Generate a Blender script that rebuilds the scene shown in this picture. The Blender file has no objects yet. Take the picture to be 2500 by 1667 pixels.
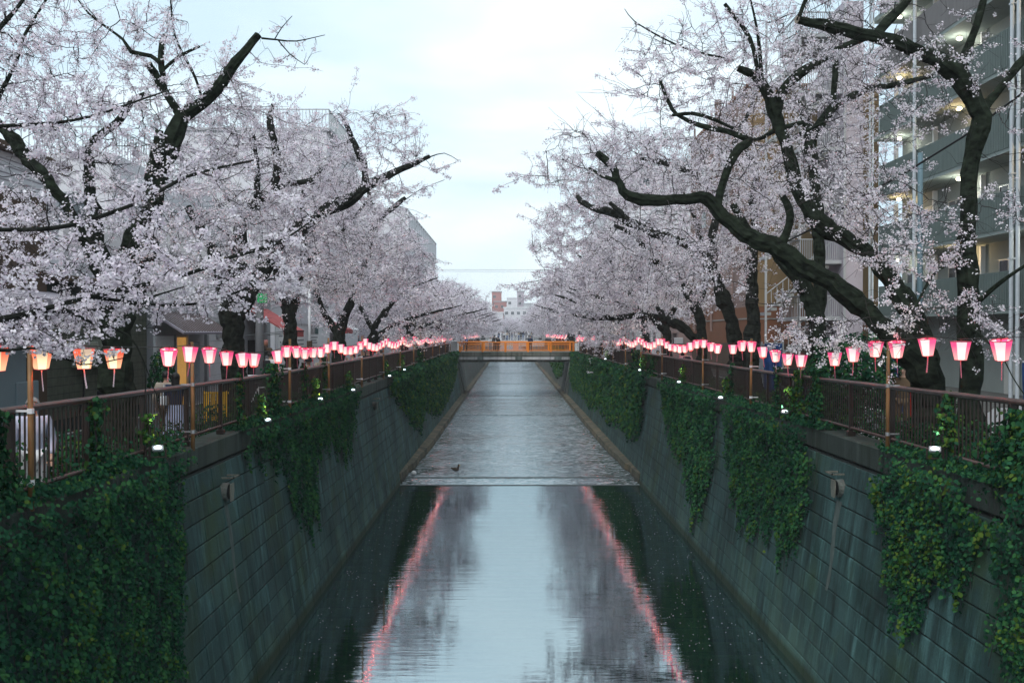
import bpy, math, random
import numpy as np
from mathutils import Vector, Matrix

random.seed(7)
rng = np.random.default_rng(7)
sc = bpy.context.scene
C = sc.collection
PI = math.pi

# ------------------------------------------------------------ camera, sky, sun, exposure
FPX, VX, VY, EYE = 2431.0, 1245.0, 812.0, 2.0     # focal length and vanishing point in photograph pixels, eye height above the coping
cam_d = bpy.data.cameras.new('camera')
cam_d.lens = 35.0
cam_d.sensor_width = 36.0
cam_d.clip_start = 0.1
cam_d.clip_end = 3000
cam = bpy.data.objects.new('camera', cam_d)
C.objects.link(cam)
cam.location = (0, 0, EYE)
cam.rotation_euler = (math.radians(90) - math.atan(21.5 / FPX), 0, -math.atan(5 / FPX))
sc.camera = cam

world = bpy.data.worlds.new('World')
sc.world = world
world.use_nodes = True
wt = world.node_tree
wt.nodes.clear()
SUN_EL, SUN_ROT = math.radians(48), math.radians(200)
wo = wt.nodes.new('ShaderNodeOutputWorld')
wb = wt.nodes.new('ShaderNodeBackground')
wb.inputs['Strength'].default_value = 0.10
sky = wt.nodes.new('ShaderNodeTexSky')
sky.sky_type = 'NISHITA'
sky.sun_disc = False
sky.sun_elevation = SUN_EL
sky.sun_rotation = SUN_ROT
tc = wt.nodes.new('ShaderNodeTexCoord')
mp = wt.nodes.new('ShaderNodeMapping')
mp.inputs['Scale'].default_value = (1.0, 1.0, 3.4)
mp.inputs['Location'].default_value = (0.35, 0.1, 0.4)
ns = wt.nodes.new('ShaderNodeTexNoise')
ns.inputs['Scale'].default_value = 1.7
ns.inputs['Detail'].default_value = 5
ns.inputs['Roughness'].default_value = 0.5
ns.inputs['Distortion'].default_value = 0.3
cr = wt.nodes.new('ShaderNodeValToRGB')
cr.color_ramp.elements[0].position = 0.40
cr.color_ramp.elements[0].color = (5.6, 7.2, 8.3, 1)      # thin grey-blue veil of cloud
cr.color_ramp.elements[1].position = 0.56
cr.color_ramp.elements[1].color = (8.2, 9.3, 9.75, 1)      # bright cloud
mx = wt.nodes.new('ShaderNodeMix')
mx.data_type = 'RGBA'
mx.inputs['Factor'].default_value = 0.93
wt.links.new(tc.outputs['Generated'], mp.inputs['Vector'])
wt.links.new(mp.outputs['Vector'], ns.inputs['Vector'])
wt.links.new(ns.outputs['Fac'], cr.inputs['Fac'])
wt.links.new(sky.outputs['Color'], mx.inputs['A'])
wt.links.new(cr.outputs['Color'], mx.inputs['B'])
wt.links.new(mx.outputs['Result'], wb.inputs['Color'])
wt.links.new(wb.outputs['Background'], wo.inputs['Surface'])

sun_d = bpy.data.lights.new('sun', 'SUN')
sun_d.energy = 1.5
sun_d.angle = math.radians(35)
sun_d.color = (1.0, 0.97, 0.93)
sun = bpy.data.objects.new('sun', sun_d)
C.objects.link(sun)
sun.rotation_euler = (PI / 2 - SUN_EL, 0, PI - SUN_ROT)
sun.location = (0, -10, 40)

sc.view_settings.view_transform = 'Standard'
sc.view_settings.look = 'None'
sc.view_settings.exposure = 0.45
sc.view_settings.gamma = 1.0
sc.view_settings.use_curve_mapping = False
try:
    cy = sc.cycles
    cy.max_bounces = 6
    cy.diffuse_bounces = 4
    cy.glossy_bounces = 3
    cy.transmission_bounces = 3
    cy.transparent_max_bounces = 8
    cy.use_denoising = True
    cy.caustics_reflective = False
    cy.caustics_refractive = False
    cy.sample_clamp_indirect = 4.0
except Exception:
    pass


def P(x, y, Y):
    """point of the place that stands Y metres ahead and shows at photograph pixel (x, y)"""
    return Vector(((x - VX) * Y / FPX, Y, EYE + (VY - y) * Y / FPX))


# ------------------------------------------------------------ materials
def new_mat(name):
    m = bpy.data.materials.new(name)
    m.use_nodes = True
    nt = m.node_tree
    return m, nt, nt.nodes['Principled BSDF'], nt.nodes['Material Output']


def mat(name, col, rough=0.8, var=0.12, scale=6.0, bump=0.0, metal=0.0, stretch=(1, 1, 1), emit=None, es=0, spec=0.3):
    """plain surface: colour broken up by noise in object space, fine bump"""
    m, nt, b, o = new_mat(name)
    b.inputs['Roughness'].default_value = rough
    b.inputs['Metallic'].default_value = metal
    b.inputs['Specular IOR Level'].default_value = spec
    g = nt.nodes.new('ShaderNodeNewGeometry')
    mpn = nt.nodes.new('ShaderNodeMapping')
    mpn.inputs['Scale'].default_value = stretch
    n = nt.nodes.new('ShaderNodeTexNoise')
    n.inputs['Scale'].default_value = scale
    n.inputs['Detail'].default_value = 5
    r = nt.nodes.new('ShaderNodeValToRGB')
    r.color_ramp.elements[0].position = 0.3
    r.color_ramp.elements[1].position = 0.7
    r.color_ramp.elements[0].color = tuple(c * (1 - var) for c in col) + (1,)
    r.color_ramp.elements[1].color = tuple(min(1, c * (1 + var)) for c in col) + (1,)
    nt.links.new(g.outputs['Position'], mpn.inputs['Vector'])
    nt.links.new(mpn.outputs['Vector'], n.inputs['Vector'])
    nt.links.new(n.outputs['Fac'], r.inputs['Fac'])
    nt.links.new(r.outputs['Color'], b.inputs['Base Color'])
    if bump:
        bp = nt.nodes.new('ShaderNodeBump')
        bp.inputs['Strength'].default_value = bump
        bp.inputs['Distance'].default_value = 0.02
        nt.links.new(n.outputs['Fac'], bp.inputs['Height'])
        nt.links.new(bp.outputs['Normal'], b.inputs['Normal'])
    if emit:
        b.inputs['Emission Color'].default_value = emit + (1,)
        b.inputs['Emission Strength'].default_value = es
    return m


def leaf_mat(name, cols, scale=1.5, trans=0.25, rough=0.7):
    """petals or leaves: two-sided, partly translucent, colour by noise and by face island"""
    m, nt, b, o = new_mat(name)
    nt.nodes.remove(b)
    g = nt.nodes.new('ShaderNodeNewGeometry')
    n = nt.nodes.new('ShaderNodeTexNoise')
    n.inputs['Scale'].default_value = scale
    n.inputs['Detail'].default_value = 2
    r = nt.nodes.new('ShaderNodeValToRGB')
    el = r.color_ramp.elements
    k = len(cols)
    el[0].position = 0.25
    el[0].color = cols[0] + (1,)
    el[1].position = 0.75
    el[1].color = cols[-1] + (1,)
    for i in range(1, k - 1):
        e = el.new(0.25 + 0.5 * i / (k - 1))
        e.color = cols[i] + (1,)
    ad = nt.nodes.new('ShaderNodeMath')
    ad.operation = 'MULTIPLY_ADD'
    ad.inputs[1].default_value = 0.45
    nt.links.new(g.outputs['Random Per Island'], ad.inputs[0])
    sb = nt.nodes.new('ShaderNodeMath')
    sb.operation = 'SUBTRACT'
    sb.inputs[1].default_value = 0.22
    nt.links.new(g.outputs['Position'], n.inputs['Vector'])
    nt.links.new(n.outputs['Fac'], sb.inputs[0])
    nt.links.new(sb.outputs[0], ad.inputs[2])
    nt.links.new(ad.outputs[0], r.inputs['Fac'])
    d = nt.nodes.new('ShaderNodeBsdfDiffuse')
    t = nt.nodes.new('ShaderNodeBsdfTranslucent')
    mxs = nt.nodes.new('ShaderNodeMixShader')
    mxs.inputs[0].default_value = trans
    nt.links.new(r.outputs['Color'], d.inputs['Color'])
    nt.links.new(r.outputs['Color'], t.inputs['Color'])
    nt.links.new(d.outputs[0], mxs.inputs[1])
    nt.links.new(t.outputs[0], mxs.inputs[2])
    nt.links.new(mxs.outputs[0], o.inputs['Surface'])
    return m


def stained_concrete(name, dark, light, moss, streak=1.0, bump=0.35):
    """old canal concrete: large tonal patches, vertical run-off streaks, moss tint, fine grain"""
    m, nt, b, o = new_mat(name)
    b.inputs['Roughness'].default_value = 0.85
    b.inputs['Specular IOR Level'].default_value = 0.25
    L = nt.links.new
    g = nt.nodes.new('ShaderNodeNewGeometry')
    oi = nt.nodes.new('ShaderNodeObjectInfo')

    def noise(sc_, stretch, det=4, rough=0.55):
        mpn = nt.nodes.new('ShaderNodeMapping')
        mpn.inputs['Scale'].default_value = stretch
        n = nt.nodes.new('ShaderNodeTexNoise')
        n.inputs['Scale'].default_value = sc_
        n.inputs['Detail'].default_value = det
        n.inputs['Roughness'].default_value = rough
        L(g.outputs['Position'], mpn.inputs['Vector'])
        L(mpn.outputs['Vector'], n.inputs['Vector'])
        return n

    def ramp(src, p0, p1, c0, c1):
        r = nt.nodes.new('ShaderNodeValToRGB')
        r.color_ramp.elements[0].position = p0
        r.color_ramp.elements[1].position = p1
        r.color_ramp.elements[0].color = c0 + (1,)
        r.color_ramp.elements[1].color = c1 + (1,)
        L(src, r.inputs['Fac'])
        return r

    def mixc(fac, a_, b_):
        mm = nt.nodes.new('ShaderNodeMix')
        mm.data_type = 'RGBA'
        if isinstance(fac, float):
            mm.inputs['Factor'].default_value = fac
        else:
            L(fac, mm.inputs['Factor'])
        for k, v in (('A', a_), ('B', b_)):
            if isinstance(v, tuple):
                mm.inputs[k].default_value = v + (1,)
            else:
                L(v, mm.inputs[k])
        return mm.outputs['Result']
    patch = noise(0.35, (1, 1, 1.3), 5)
    base = ramp(patch.outputs['Fac'], 0.35, 0.65, dark, light)
    st = noise(2.2, (1.5, 1.5, 0.12), 6, 0.65)
    sr = ramp(st.outputs['Fac'], 0.52, 0.72, (0, 0, 0), (streak, streak, streak))
    c1 = mixc(sr.outputs['Color'], base.outputs['Color'], tuple(min(1, v * 1.9) for v in light))
    sd = noise(3.1, (1.2, 1.2, 0.09), 6, 0.6)
    sdr = ramp(sd.outputs['Fac'], 0.5, 0.68, (0, 0, 0), (0.75, 0.75, 0.75))
    c2 = mixc(sdr.outputs['Color'], c1, tuple(v * 0.42 for v in dark))
    ms = noise(0.6, (1, 1, 1), 6, 0.6)
    mr = ramp(ms.outputs['Fac'], 0.5, 0.7, (0, 0, 0), (0.6, 0.6, 0.6))
    c3 = mixc(mr.outputs['Color'], c2, moss)
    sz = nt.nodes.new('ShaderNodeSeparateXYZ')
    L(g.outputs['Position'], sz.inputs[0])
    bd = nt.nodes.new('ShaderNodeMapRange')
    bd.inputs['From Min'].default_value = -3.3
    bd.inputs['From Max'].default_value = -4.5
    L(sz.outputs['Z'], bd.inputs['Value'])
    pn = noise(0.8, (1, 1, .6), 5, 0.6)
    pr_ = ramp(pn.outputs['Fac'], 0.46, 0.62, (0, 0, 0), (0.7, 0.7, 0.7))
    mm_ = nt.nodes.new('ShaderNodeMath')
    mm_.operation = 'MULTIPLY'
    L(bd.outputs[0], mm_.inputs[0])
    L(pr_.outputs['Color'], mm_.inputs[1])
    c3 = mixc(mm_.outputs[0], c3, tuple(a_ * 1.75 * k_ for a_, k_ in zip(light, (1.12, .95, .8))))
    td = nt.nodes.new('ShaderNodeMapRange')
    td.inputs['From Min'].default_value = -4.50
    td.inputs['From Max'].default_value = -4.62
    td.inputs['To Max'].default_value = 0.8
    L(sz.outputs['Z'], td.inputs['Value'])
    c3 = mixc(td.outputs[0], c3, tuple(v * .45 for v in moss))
    gr = noise(38, (1, 1, 1), 3)
    hs = nt.nodes.new('ShaderNodeHueSaturation')
    mr2 = nt.nodes.new('ShaderNodeMapRange')
    mr2.inputs['To Min'].default_value = 0.78
    mr2.inputs['To Max'].default_value = 1.22
    L(oi.outputs['Random'], mr2.inputs['Value'])
    mu = nt.nodes.new('ShaderNodeMath')
    mu.operation = 'MULTIPLY'
    gg = nt.nodes.new('ShaderNodeMapRange')
    gg.inputs['From Min'].default_value = 0.3
    gg.inputs['From Max'].default_value = 0.7
    gg.inputs['To Min'].default_value = 0.8
    gg.inputs['To Max'].default_value = 1.2
    L(gr.outputs['Fac'], gg.inputs['Value'])
    L(mr2.outputs[0], mu.inputs[0])
    L(gg.outputs[0], mu.inputs[1])
    L(mu.outputs[0], hs.inputs['Value'])
    L(c3, hs.inputs['Color'])
    L(hs.outputs['Color'], b.inputs['Base Color'])
    bp = nt.nodes.new('ShaderNodeBump')
    bp.inputs['Strength'].default_value = bump
    bp.inputs['Distance'].default_value = 0.01
    L(gr.outputs['Fac'], bp.inputs['Height'])
    L(bp.outputs['Normal'], b.inputs['Normal'])
    return m


def paper_mat(name, top, bottom, s_top, s_bottom):
    """lit lantern paper: the bulb sits low, so the paper glows strongest near the bottom"""
    m, nt, b, o = new_mat(name)
    L = nt.links.new
    t = nt.nodes.new('ShaderNodeTexCoord')
    sp = nt.nodes.new('ShaderNodeSeparateXYZ')
    L(t.outputs['Object'], sp.inputs[0])
    mr = nt.nodes.new('ShaderNodeMapRange')
    mr.inputs['From Min'].default_value = -0.30
    mr.inputs['From Max'].default_value = -0.02
    L(sp.outputs['Z'], mr.inputs['Value'])
    r = nt.nodes.new('ShaderNodeValToRGB')
    r.color_ramp.elements[0].position = 0.25
    r.color_ramp.elements[1].position = 0.85
    r.color_ramp.elements[0].color = tuple(c * s_bottom for c in bottom) + (1,)
    r.color_ramp.elements[1].color = tuple(c * s_top for c in top) + (1,)
    L(mr.outputs[0], r.inputs['Fac'])
    b.inputs['Base Color'].default_value = tuple(c * 0.6 for c in top) + (1,)
    b.inputs['Roughness'].default_value = 0.7
    L(r.outputs['Color'], b.inputs['Emission Color'])
    b.inputs['Emission Strength'].default_value = 1.0
    return m


M = {}
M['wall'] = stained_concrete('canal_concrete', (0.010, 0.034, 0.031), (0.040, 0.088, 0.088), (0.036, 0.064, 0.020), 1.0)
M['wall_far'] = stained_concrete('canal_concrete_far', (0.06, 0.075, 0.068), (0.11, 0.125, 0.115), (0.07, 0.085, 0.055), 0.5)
M['coping'] = stained_concrete('coping_concrete', (0.018, 0.030, 0.025), (0.052, 0.068, 0.060), (0.022, 0.038, 0.018), 0.7)
M['joint'] = mat('joint_shadow_mortar', (0.022, 0.030, 0.028), 0.95)
M['ledge'] = stained_concrete('ledge_concrete', (0.055, 0.055, 0.040), (0.115, 0.108, 0.080), (0.045, 0.05, 0.028), 0.5)
M['girder'] = stained_concrete('bridge_concrete', (0.10, 0.105, 0.085), (0.20, 0.205, 0.175), (0.03, 0.04, 0.022), 0.35)
M['abut'] = stained_concrete('abutment_concrete', (0.10, 0.125, 0.12), (0.16, 0.19, 0.18), (0.09, 0.12, 0.10), 0.6)
M['pale_conc'] = stained_concrete('pale_concrete', (0.36, 0.36, 0.37), (0.50, 0.50, 0.51), (0.28, 0.29, 0.27), 0.3, 0.15)
M['asphalt'] = mat('asphalt', (0.055, 0.06, 0.065), 0.85, 0.2, 30, 0.2)
M['ground'] = mat('city_ground', (0.09, 0.09, 0.085), 0.9, 0.25, 2)
M['soil'] = mat('planting_soil', (0.035, 0.04, 0.022), 0.95, 0.4, 5, 0.4)
M['line'] = mat('road_paint', (0.62, 0.62, 0.62), 0.6, 0.12, 14)
M['kerb'] = mat('kerb_stone', (0.26, 0.26, 0.25), 0.85, 0.15, 9)
M['fence'] = mat('brown_painted_steel', (0.024, 0.015, 0.012), 0.45, 0.25, 7, 0.05, 0.1, spec=0.5)
M['rail'] = mat('worn_brown_handrail', (0.065, 0.042, 0.038), 0.30, 0.3, 9, 0.05, 0.2, spec=0.5)
M['bamboo'] = mat('bamboo_pole', (0.215, 0.115, 0.045), 0.5, 0.3, 12, 0.05, stretch=(1, 1, 0.3))
M['bark'] = mat('cherry_bark', (0.014, 0.016, 0.013), 0.92, 0.85, 9, 1.0, stretch=(1, 1, 1.8), spec=0.15)
M['bark_moss'] = mat('mossy_bark', (0.013, 0.018, 0.012), 0.95, 0.85, 7, 1.0, stretch=(1, 1, 1.7), spec=0.1)
M['twig'] = mat('twig_bark', (0.036, 0.031, 0.032), 0.85, 0.25, 18, spec=0.2)
M['cut'] = mat('sawn_wood', (0.24, 0.20, 0.17), 0.9, 0.2, 20)
M['petal'] = leaf_mat('cherry_petals', [(0.85, 0.77, 0.85), (0.93, 0.87, 0.93), (0.97, 0.94, 0.98)], 1.3, 0.45)
M['petal2'] = leaf_mat('cherry_petals_dusky', [(0.64, 0.55, 0.64), (0.80, 0.73, 0.80), (0.90, 0.84, 0.91)], 0.9, 0.45)
M['calyx'] = leaf_mat('calyx_and_leaf_buds', [(0.10, 0.085, 0.030), (0.16, 0.13, 0.05), (0.14, 0.07, 0.06)], 3, 0.2)
M['ivy_dark'] = leaf_mat('ivy_leaves_dark', [(0.008, 0.034, 0.021), (0.014, 0.060, 0.034), (0.023, 0.086, 0.045)], 2.0, 0.12)
M['ivy_mid'] = leaf_mat('ivy_leaves_mid', [(0.016, 0.064, 0.032), (0.028, 0.102, 0.042), (0.044, 0.135, 0.046)], 2.0, 0.15)
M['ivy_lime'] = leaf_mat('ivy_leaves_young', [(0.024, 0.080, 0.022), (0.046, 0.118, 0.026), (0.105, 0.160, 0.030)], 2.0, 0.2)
M['white_paint'] = mat('white_paint', (0.72, 0.73, 0.75), 0.5, 0.05, 4)
M['white_wall'] = mat('white_render', (0.58, 0.57, 0.60), 0.85, 0.07, 1.2)
M['grey_wall'] = mat('grey_render', (0.36, 0.36, 0.38), 0.85, 0.08, 1.5)
M['lilac_wall'] = mat('lilac_grey_render', (0.40, 0.36, 0.41), 0.85, 0.08, 1.5)
M['glass'] = mat('window_glass', (0.035, 0.045, 0.055), 0.08, 0.3, 2, spec=0.8)
M['dark'] = mat('dark_opening', (0.012, 0.014, 0.014), 0.8)
M['steel'] = mat('galvanised_steel', (0.36, 0.37, 0.38), 0.4, 0.12, 8, 0, 0.6)
M['black'] = mat('black_rubber', (0.012, 0.012, 0.013), 0.6)
M['orange'] = mat('orange_painted_rail', (0.80, 0.235, 0.020), 0.45, 0.1, 6)
M['tarp'] = mat('blue_tarpaulin', (0.010, 0.055, 0.19), 0.45, 0.35, 4, 0.5)
M['tarp_grey'] = mat('grey_tarpaulin', (0.22, 0.25, 0.28), 0.6, 0.2, 4, 0.4)
M['red'] = mat('red_paint', (0.36, 0.022, 0.016), 0.45, 0.15)
M['yellow'] = mat('yellow_paint', (0.60, 0.33, 0.02), 0.5, 0.15)
M['bulb'] = mat('lamp_globe', (0.9, 0.88, 0.8), 0.4, 0.02, emit=(1.0, 0.88, 0.66), es=2.2)
M['flood'] = mat('floodlight_lens', (0.9, 0.95, 1.0), 0.3, 0.02, emit=(0.72, 0.93, 1.0), es=3)


# ------------------------------------------------------------ mesh helpers
class MB:
    """collects boxes, tubes and sheets; build() links them as one mesh object"""
    def __init__(self):
        self.v, self.f, self.mi = [], [], []

    def add(self, vs, fs, mi=0):
        n = len(self.v)
        self.v.extend([tuple(p) for p in vs])
        self.f.extend([tuple(i + n for i in f) for f in fs])
        self.mi.extend([mi] * len(fs))
        return self

    def box(self, x0, y0, z0, x1, y1, z1, mi=0, bev=0.0):
        if bev <= 0:
            vs = [(x, y, z) for z in (z0, z1) for y in (y0, y1) for x in (x0, x1)]
            fs = [(0, 2, 3, 1), (4, 5, 7, 6), (0, 1, 5, 4), (2, 6, 7, 3), (0, 4, 6, 2), (1, 3, 7, 5)]
            return self.add(vs, fs, mi)
        b = min(bev, abs(x1 - x0) * .4, abs(y1 - y0) * .4, abs(z1 - z0) * .4)
        vs, idx = [], {}
        for ix, (X, sx) in enumerate(((x0, 1), (x1, -1))):
            for iy, (Y, sy) in enumerate(((y0, 1), (y1, -1))):
                for iz, (Z, sz) in enumerate(((z0, 1), (z1, -1))):
                    for a in range(3):
                        idx[ix, iy, iz, a] = len(vs)
                        vs.append((X + (sx * b if a != 0 else 0), Y + (sy * b if a != 1 else 0), Z + (sz * b if a != 2 else 0)))
        fs = []
        q = [(0, 0), (1, 0), (1, 1), (0, 1)]
        for s in (0, 1):
            fs.append([idx[s, i, j, 0] for i, j in q])
            fs.append([idx[i, s, j, 1] for i, j in q])
            fs.append([idx[i, j, s, 2] for i, j in q])
        for i in (0, 1):
            for j in (0, 1):
                fs.append([idx[0, i, j, 1], idx[1, i, j, 1], idx[1, i, j, 2], idx[0, i, j, 2]])
                fs.append([idx[i, 0, j, 0], idx[i, 1, j, 0], idx[i, 1, j, 2], idx[i, 0, j, 2]])
                fs.append([idx[i, j, 0, 0], idx[i, j, 1, 0], idx[i, j, 1, 1], idx[i, j, 0, 1]])
                for k in (0, 1):
                    fs.append([idx[i, j, k, 0], idx[i, j, k, 1], idx[i, j, k, 2]])
        return self.add(vs, fs, mi)

    def tube(self, pts, rs, n=8, mi=0, caps=True):
        pts = [Vector(p) for p in pts]
        if not hasattr(rs, '__len__'):
            rs = [rs] * len(pts)
        vs, fs = [], []
        ref = None
        for i, p in enumerate(pts):
            t = (pts[min(i + 1, len(pts) - 1)] - pts[max(i - 1, 0)])
            if t.length < 1e-9:
                t = Vector((0, 0, 1))
            t.normalize()
            if ref is None:
                ref = Vector((1, 0, 0)) if abs(t.x) < 0.9 else Vector((0, 1, 0))
            u = (ref - t * ref.dot(t))
            if u.length < 1e-6:
                u = t.orthogonal()
            u.normalize()
            ref = u
            w = t.cross(u)
            for k in range(n):
                a = 2 * PI * k / n
                vs.append(p + (u * math.cos(a) + w * math.sin(a)) * rs[i])
        for i in range(len(pts) - 1):
            for k in range(n):
                k2 = (k + 1) % n
                fs.append((i * n + k, i * n + k2, (i + 1) * n + k2, (i + 1) * n + k))
        if caps:
            fs.append(tuple(reversed(range(n))))
            fs.append(tuple((len(pts) - 1) * n + k for k in range(n)))
        return self.add(vs, fs, mi)

    def quad(self, a, b, c, d, mi=0):
        return self.add([a, b, c, d], [(0, 1, 2, 3)], mi)

    def prism(self, outline, axis, a, b, mi=0):
        """outline: 2D points; extruded along axis from a to b"""
        def mk(p, t):
            if axis == 'x':
                return (t, p[0], p[1])
            if axis == 'y':
                return (p[0], t, p[1])
            return (p[0], p[1], t)
        n = len(outline)
        vs = [mk(p, a) for p in outline] + [mk(p, b) for p in outline]
        fs = [tuple(range(n)), tuple(reversed(range(n, 2 * n)))]
        fs += [(i, i + n, (i + 1) % n + n, (i + 1) % n) for i in range(n)]
        return self.add(vs, fs, mi)

    def ball(self, c, r, nu=12, nv=8, mi=0, sc_=(1, 1, 1)):
        vs, fs = [], []
        for j in range(nv + 1):
            th = PI * j / nv
            for i in range(nu):
                ph = 2 * PI * i / nu
                vs.append((c[0] + r * sc_[0] * math.sin(th) * math.cos(ph), c[1] + r * sc_[1] * math.sin(th) * math.sin(ph), c[2] + r * sc_[2] * math.cos(th)))
        for j in range(nv):
            for i in range(nu):
                i2 = (i + 1) % nu
                fs.append((j * nu + i, (j + 1) * nu + i, (j + 1) * nu + i2, j * nu + i2))
        return self.add(vs, fs, mi)

    def build(self, name, mats, parent=None, smooth=False, loc=None, kind=None):
        me = bpy.data.meshes.new(name)
        me.from_pydata(self.v, [], self.f)
        if not isinstance(mats, (list, tuple)):
            mats = [mats]
        for m_ in mats:
            me.materials.append(m_)
        if len(mats) > 1:
            me.polygons.foreach_set('material_index', self.mi)
        if smooth:
            me.polygons.foreach_set('use_smooth', [True] * len(me.polygons))
        me.update()
        return link(name, me, parent, loc, kind)


def link(name, me, parent=None, loc=None, kind=None):
    o = bpy.data.objects.new(name, me)
    C.objects.link(o)
    if parent is not None:
        o.parent = parent
    if loc is not None:
        o.location = loc
    if kind:
        o['kind'] = kind
    return o


def np_mesh(name, V, F, mats, mi=None, smooth=False):
    """V (n,3) floats, F (m,k) ints all the same size"""
    me = bpy.data.meshes.new(name)
    V = np.ascontiguousarray(V, dtype=np.float32)
    F = np.ascontiguousarray(F, dtype=np.int32)
    k = F.shape[1]
    me.vertices.add(len(V))
    me.vertices.foreach_set('co', V.ravel())
    me.loops.add(F.size)
    me.loops.foreach_set('vertex_index', F.ravel())
    me.polygons.add(len(F))
    me.polygons.foreach_set('loop_start', np.arange(0, F.size, k, dtype=np.int32))
    for m_ in mats:
        me.materials.append(m_)
    if mi is not None:
        me.polygons.foreach_set('material_index', np.ascontiguousarray(mi, dtype=np.int32))
    if smooth:
        me.polygons.foreach_set('use_smooth', np.ones(len(F), dtype=bool))
    me.update(calc_edges=True)
    me.validate()
    return me


def thing(name, label, cat, loc=(0, 0, 0), rz=0.0, group=None):
    o = bpy.data.objects.new(name, None)
    C.objects.link(o)
    o.location = loc
    o.rotation_euler = (0, 0, rz)
    o['label'] = label
    o['category'] = cat
    if group:
        o['group'] = group
    return o


def tag(o, label, cat, group=None):
    o['label'] = label
    o['category'] = cat
    if group:
        o['group'] = group
    return o


def struct(mb, name, m, **k):
    return mb.build(name, m, kind='structure', **k)


def copy_tree(o, parent=None):
    c = o.copy()
    C.objects.link(c)
    c.parent = parent
    for ch in o.children:
        copy_tree(ch, c)
    return c


# ------------------------------------------------------------ key dimensions (metres; coping top is z = 0)
XL, XR = -5.56, 6.45          # canal edge at coping level
WZ, WZ2 = -4.75, -4.60        # water downstream / upstream of the weir
BAT = 0.145                   # wall batter
YW = 44.0                     # weir
GZ = -0.40                    # promenade level, a step below the coping


def wallx(side, z):
    return (XL + BAT * (-z)) if side < 0 else (XR - BAT * (-z))
# ============================================================ THE SETTING
mb = MB().box(-900, -60, -7.0, 900, 1500, -6.0)
struct(mb, 'ground', M['ground'])
for s, nm in ((-1, 'promenade_left'), (1, 'promenade_right')):
    mb = MB()
    a, b = (XL - 0.45, -60) if s < 0 else (XR + 0.45, 60)
    mb.box(min(a, b * 15), -60, -0.5, max(a, b * 15), 1200, GZ)
    struct(mb, nm, M['ground'])
# planting strip along each fence, then kerb, road with white lines
for s in (-1, 1):
    e = XL - 0.46 if s < 0 else XR + 0.46
    k = e + s * .95
    struct(MB().box(min(e, k), -8, GZ - 0.02, max(e, k), 320, GZ + 0.05), 'planting_strip', M['soil'])
    mb = MB()
    for i in range(90):
        mb.box(min(k, k + s * .15), -8 + i * 1.5, GZ - .02, max(k, k + s * .15), -8 + i * 1.5 + 1.49, GZ + 0.10, bev=.015)
    struct(mb, 'kerb', M['kerb'])
    r0, r1 = k + s * .151, k + s * 4.0
    struct(MB().box(min(r0, r1), -8, GZ - .02, max(r0, r1), 320, GZ + 0.012), 'road', M['asphalt'])
    mb = MB()
    for xx in (r0 + s * 0.35, r0 + s * 3.35):
        mb.box(xx - .07, -8, GZ + 0.013, xx + .07, 320, GZ + 0.017)
    struct(mb, 'road_marking', M['line'])

# riverbed with rows of algae-covered slabs
m, nt, b_, o_ = new_mat('riverbed_algae')
b_.inputs['Roughness'].default_value = 0.9
M['bed'] = mat('riverbed_concrete', (0.020, 0.045, 0.024), 0.9, 0.5, 3, 0.3)
M['bedrib'] = mat('algae_ribs', (0.055, 0.115, 0.035), 0.9, 0.5, 4, 0.3)
struct(MB().box(-5.6, -40, -5.6, 6.5, YW + 1, WZ - 0.38), 'riverbed', M['bed'])
mb = MB()
for i in range(62):
    y = -10 + i * 0.92
    if y < YW - .5:
        for x0, x1 in ((-4.9, -1.75), (-1.55, 2.4), (2.6, 5.9)):
            mb.box(x0, y, WZ - 0.39, x1, y + 0.16, WZ - 0.20 + random.uniform(-.02, .02), bev=.03)
ob = struct(mb, 'riverbed_ribs', M['bedrib'])
struct(MB().box(-5.6, YW + 1.0, -5.6, 6.5, 520, WZ2 - 0.22), 'riverbed_upper', M['bed'])


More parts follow.
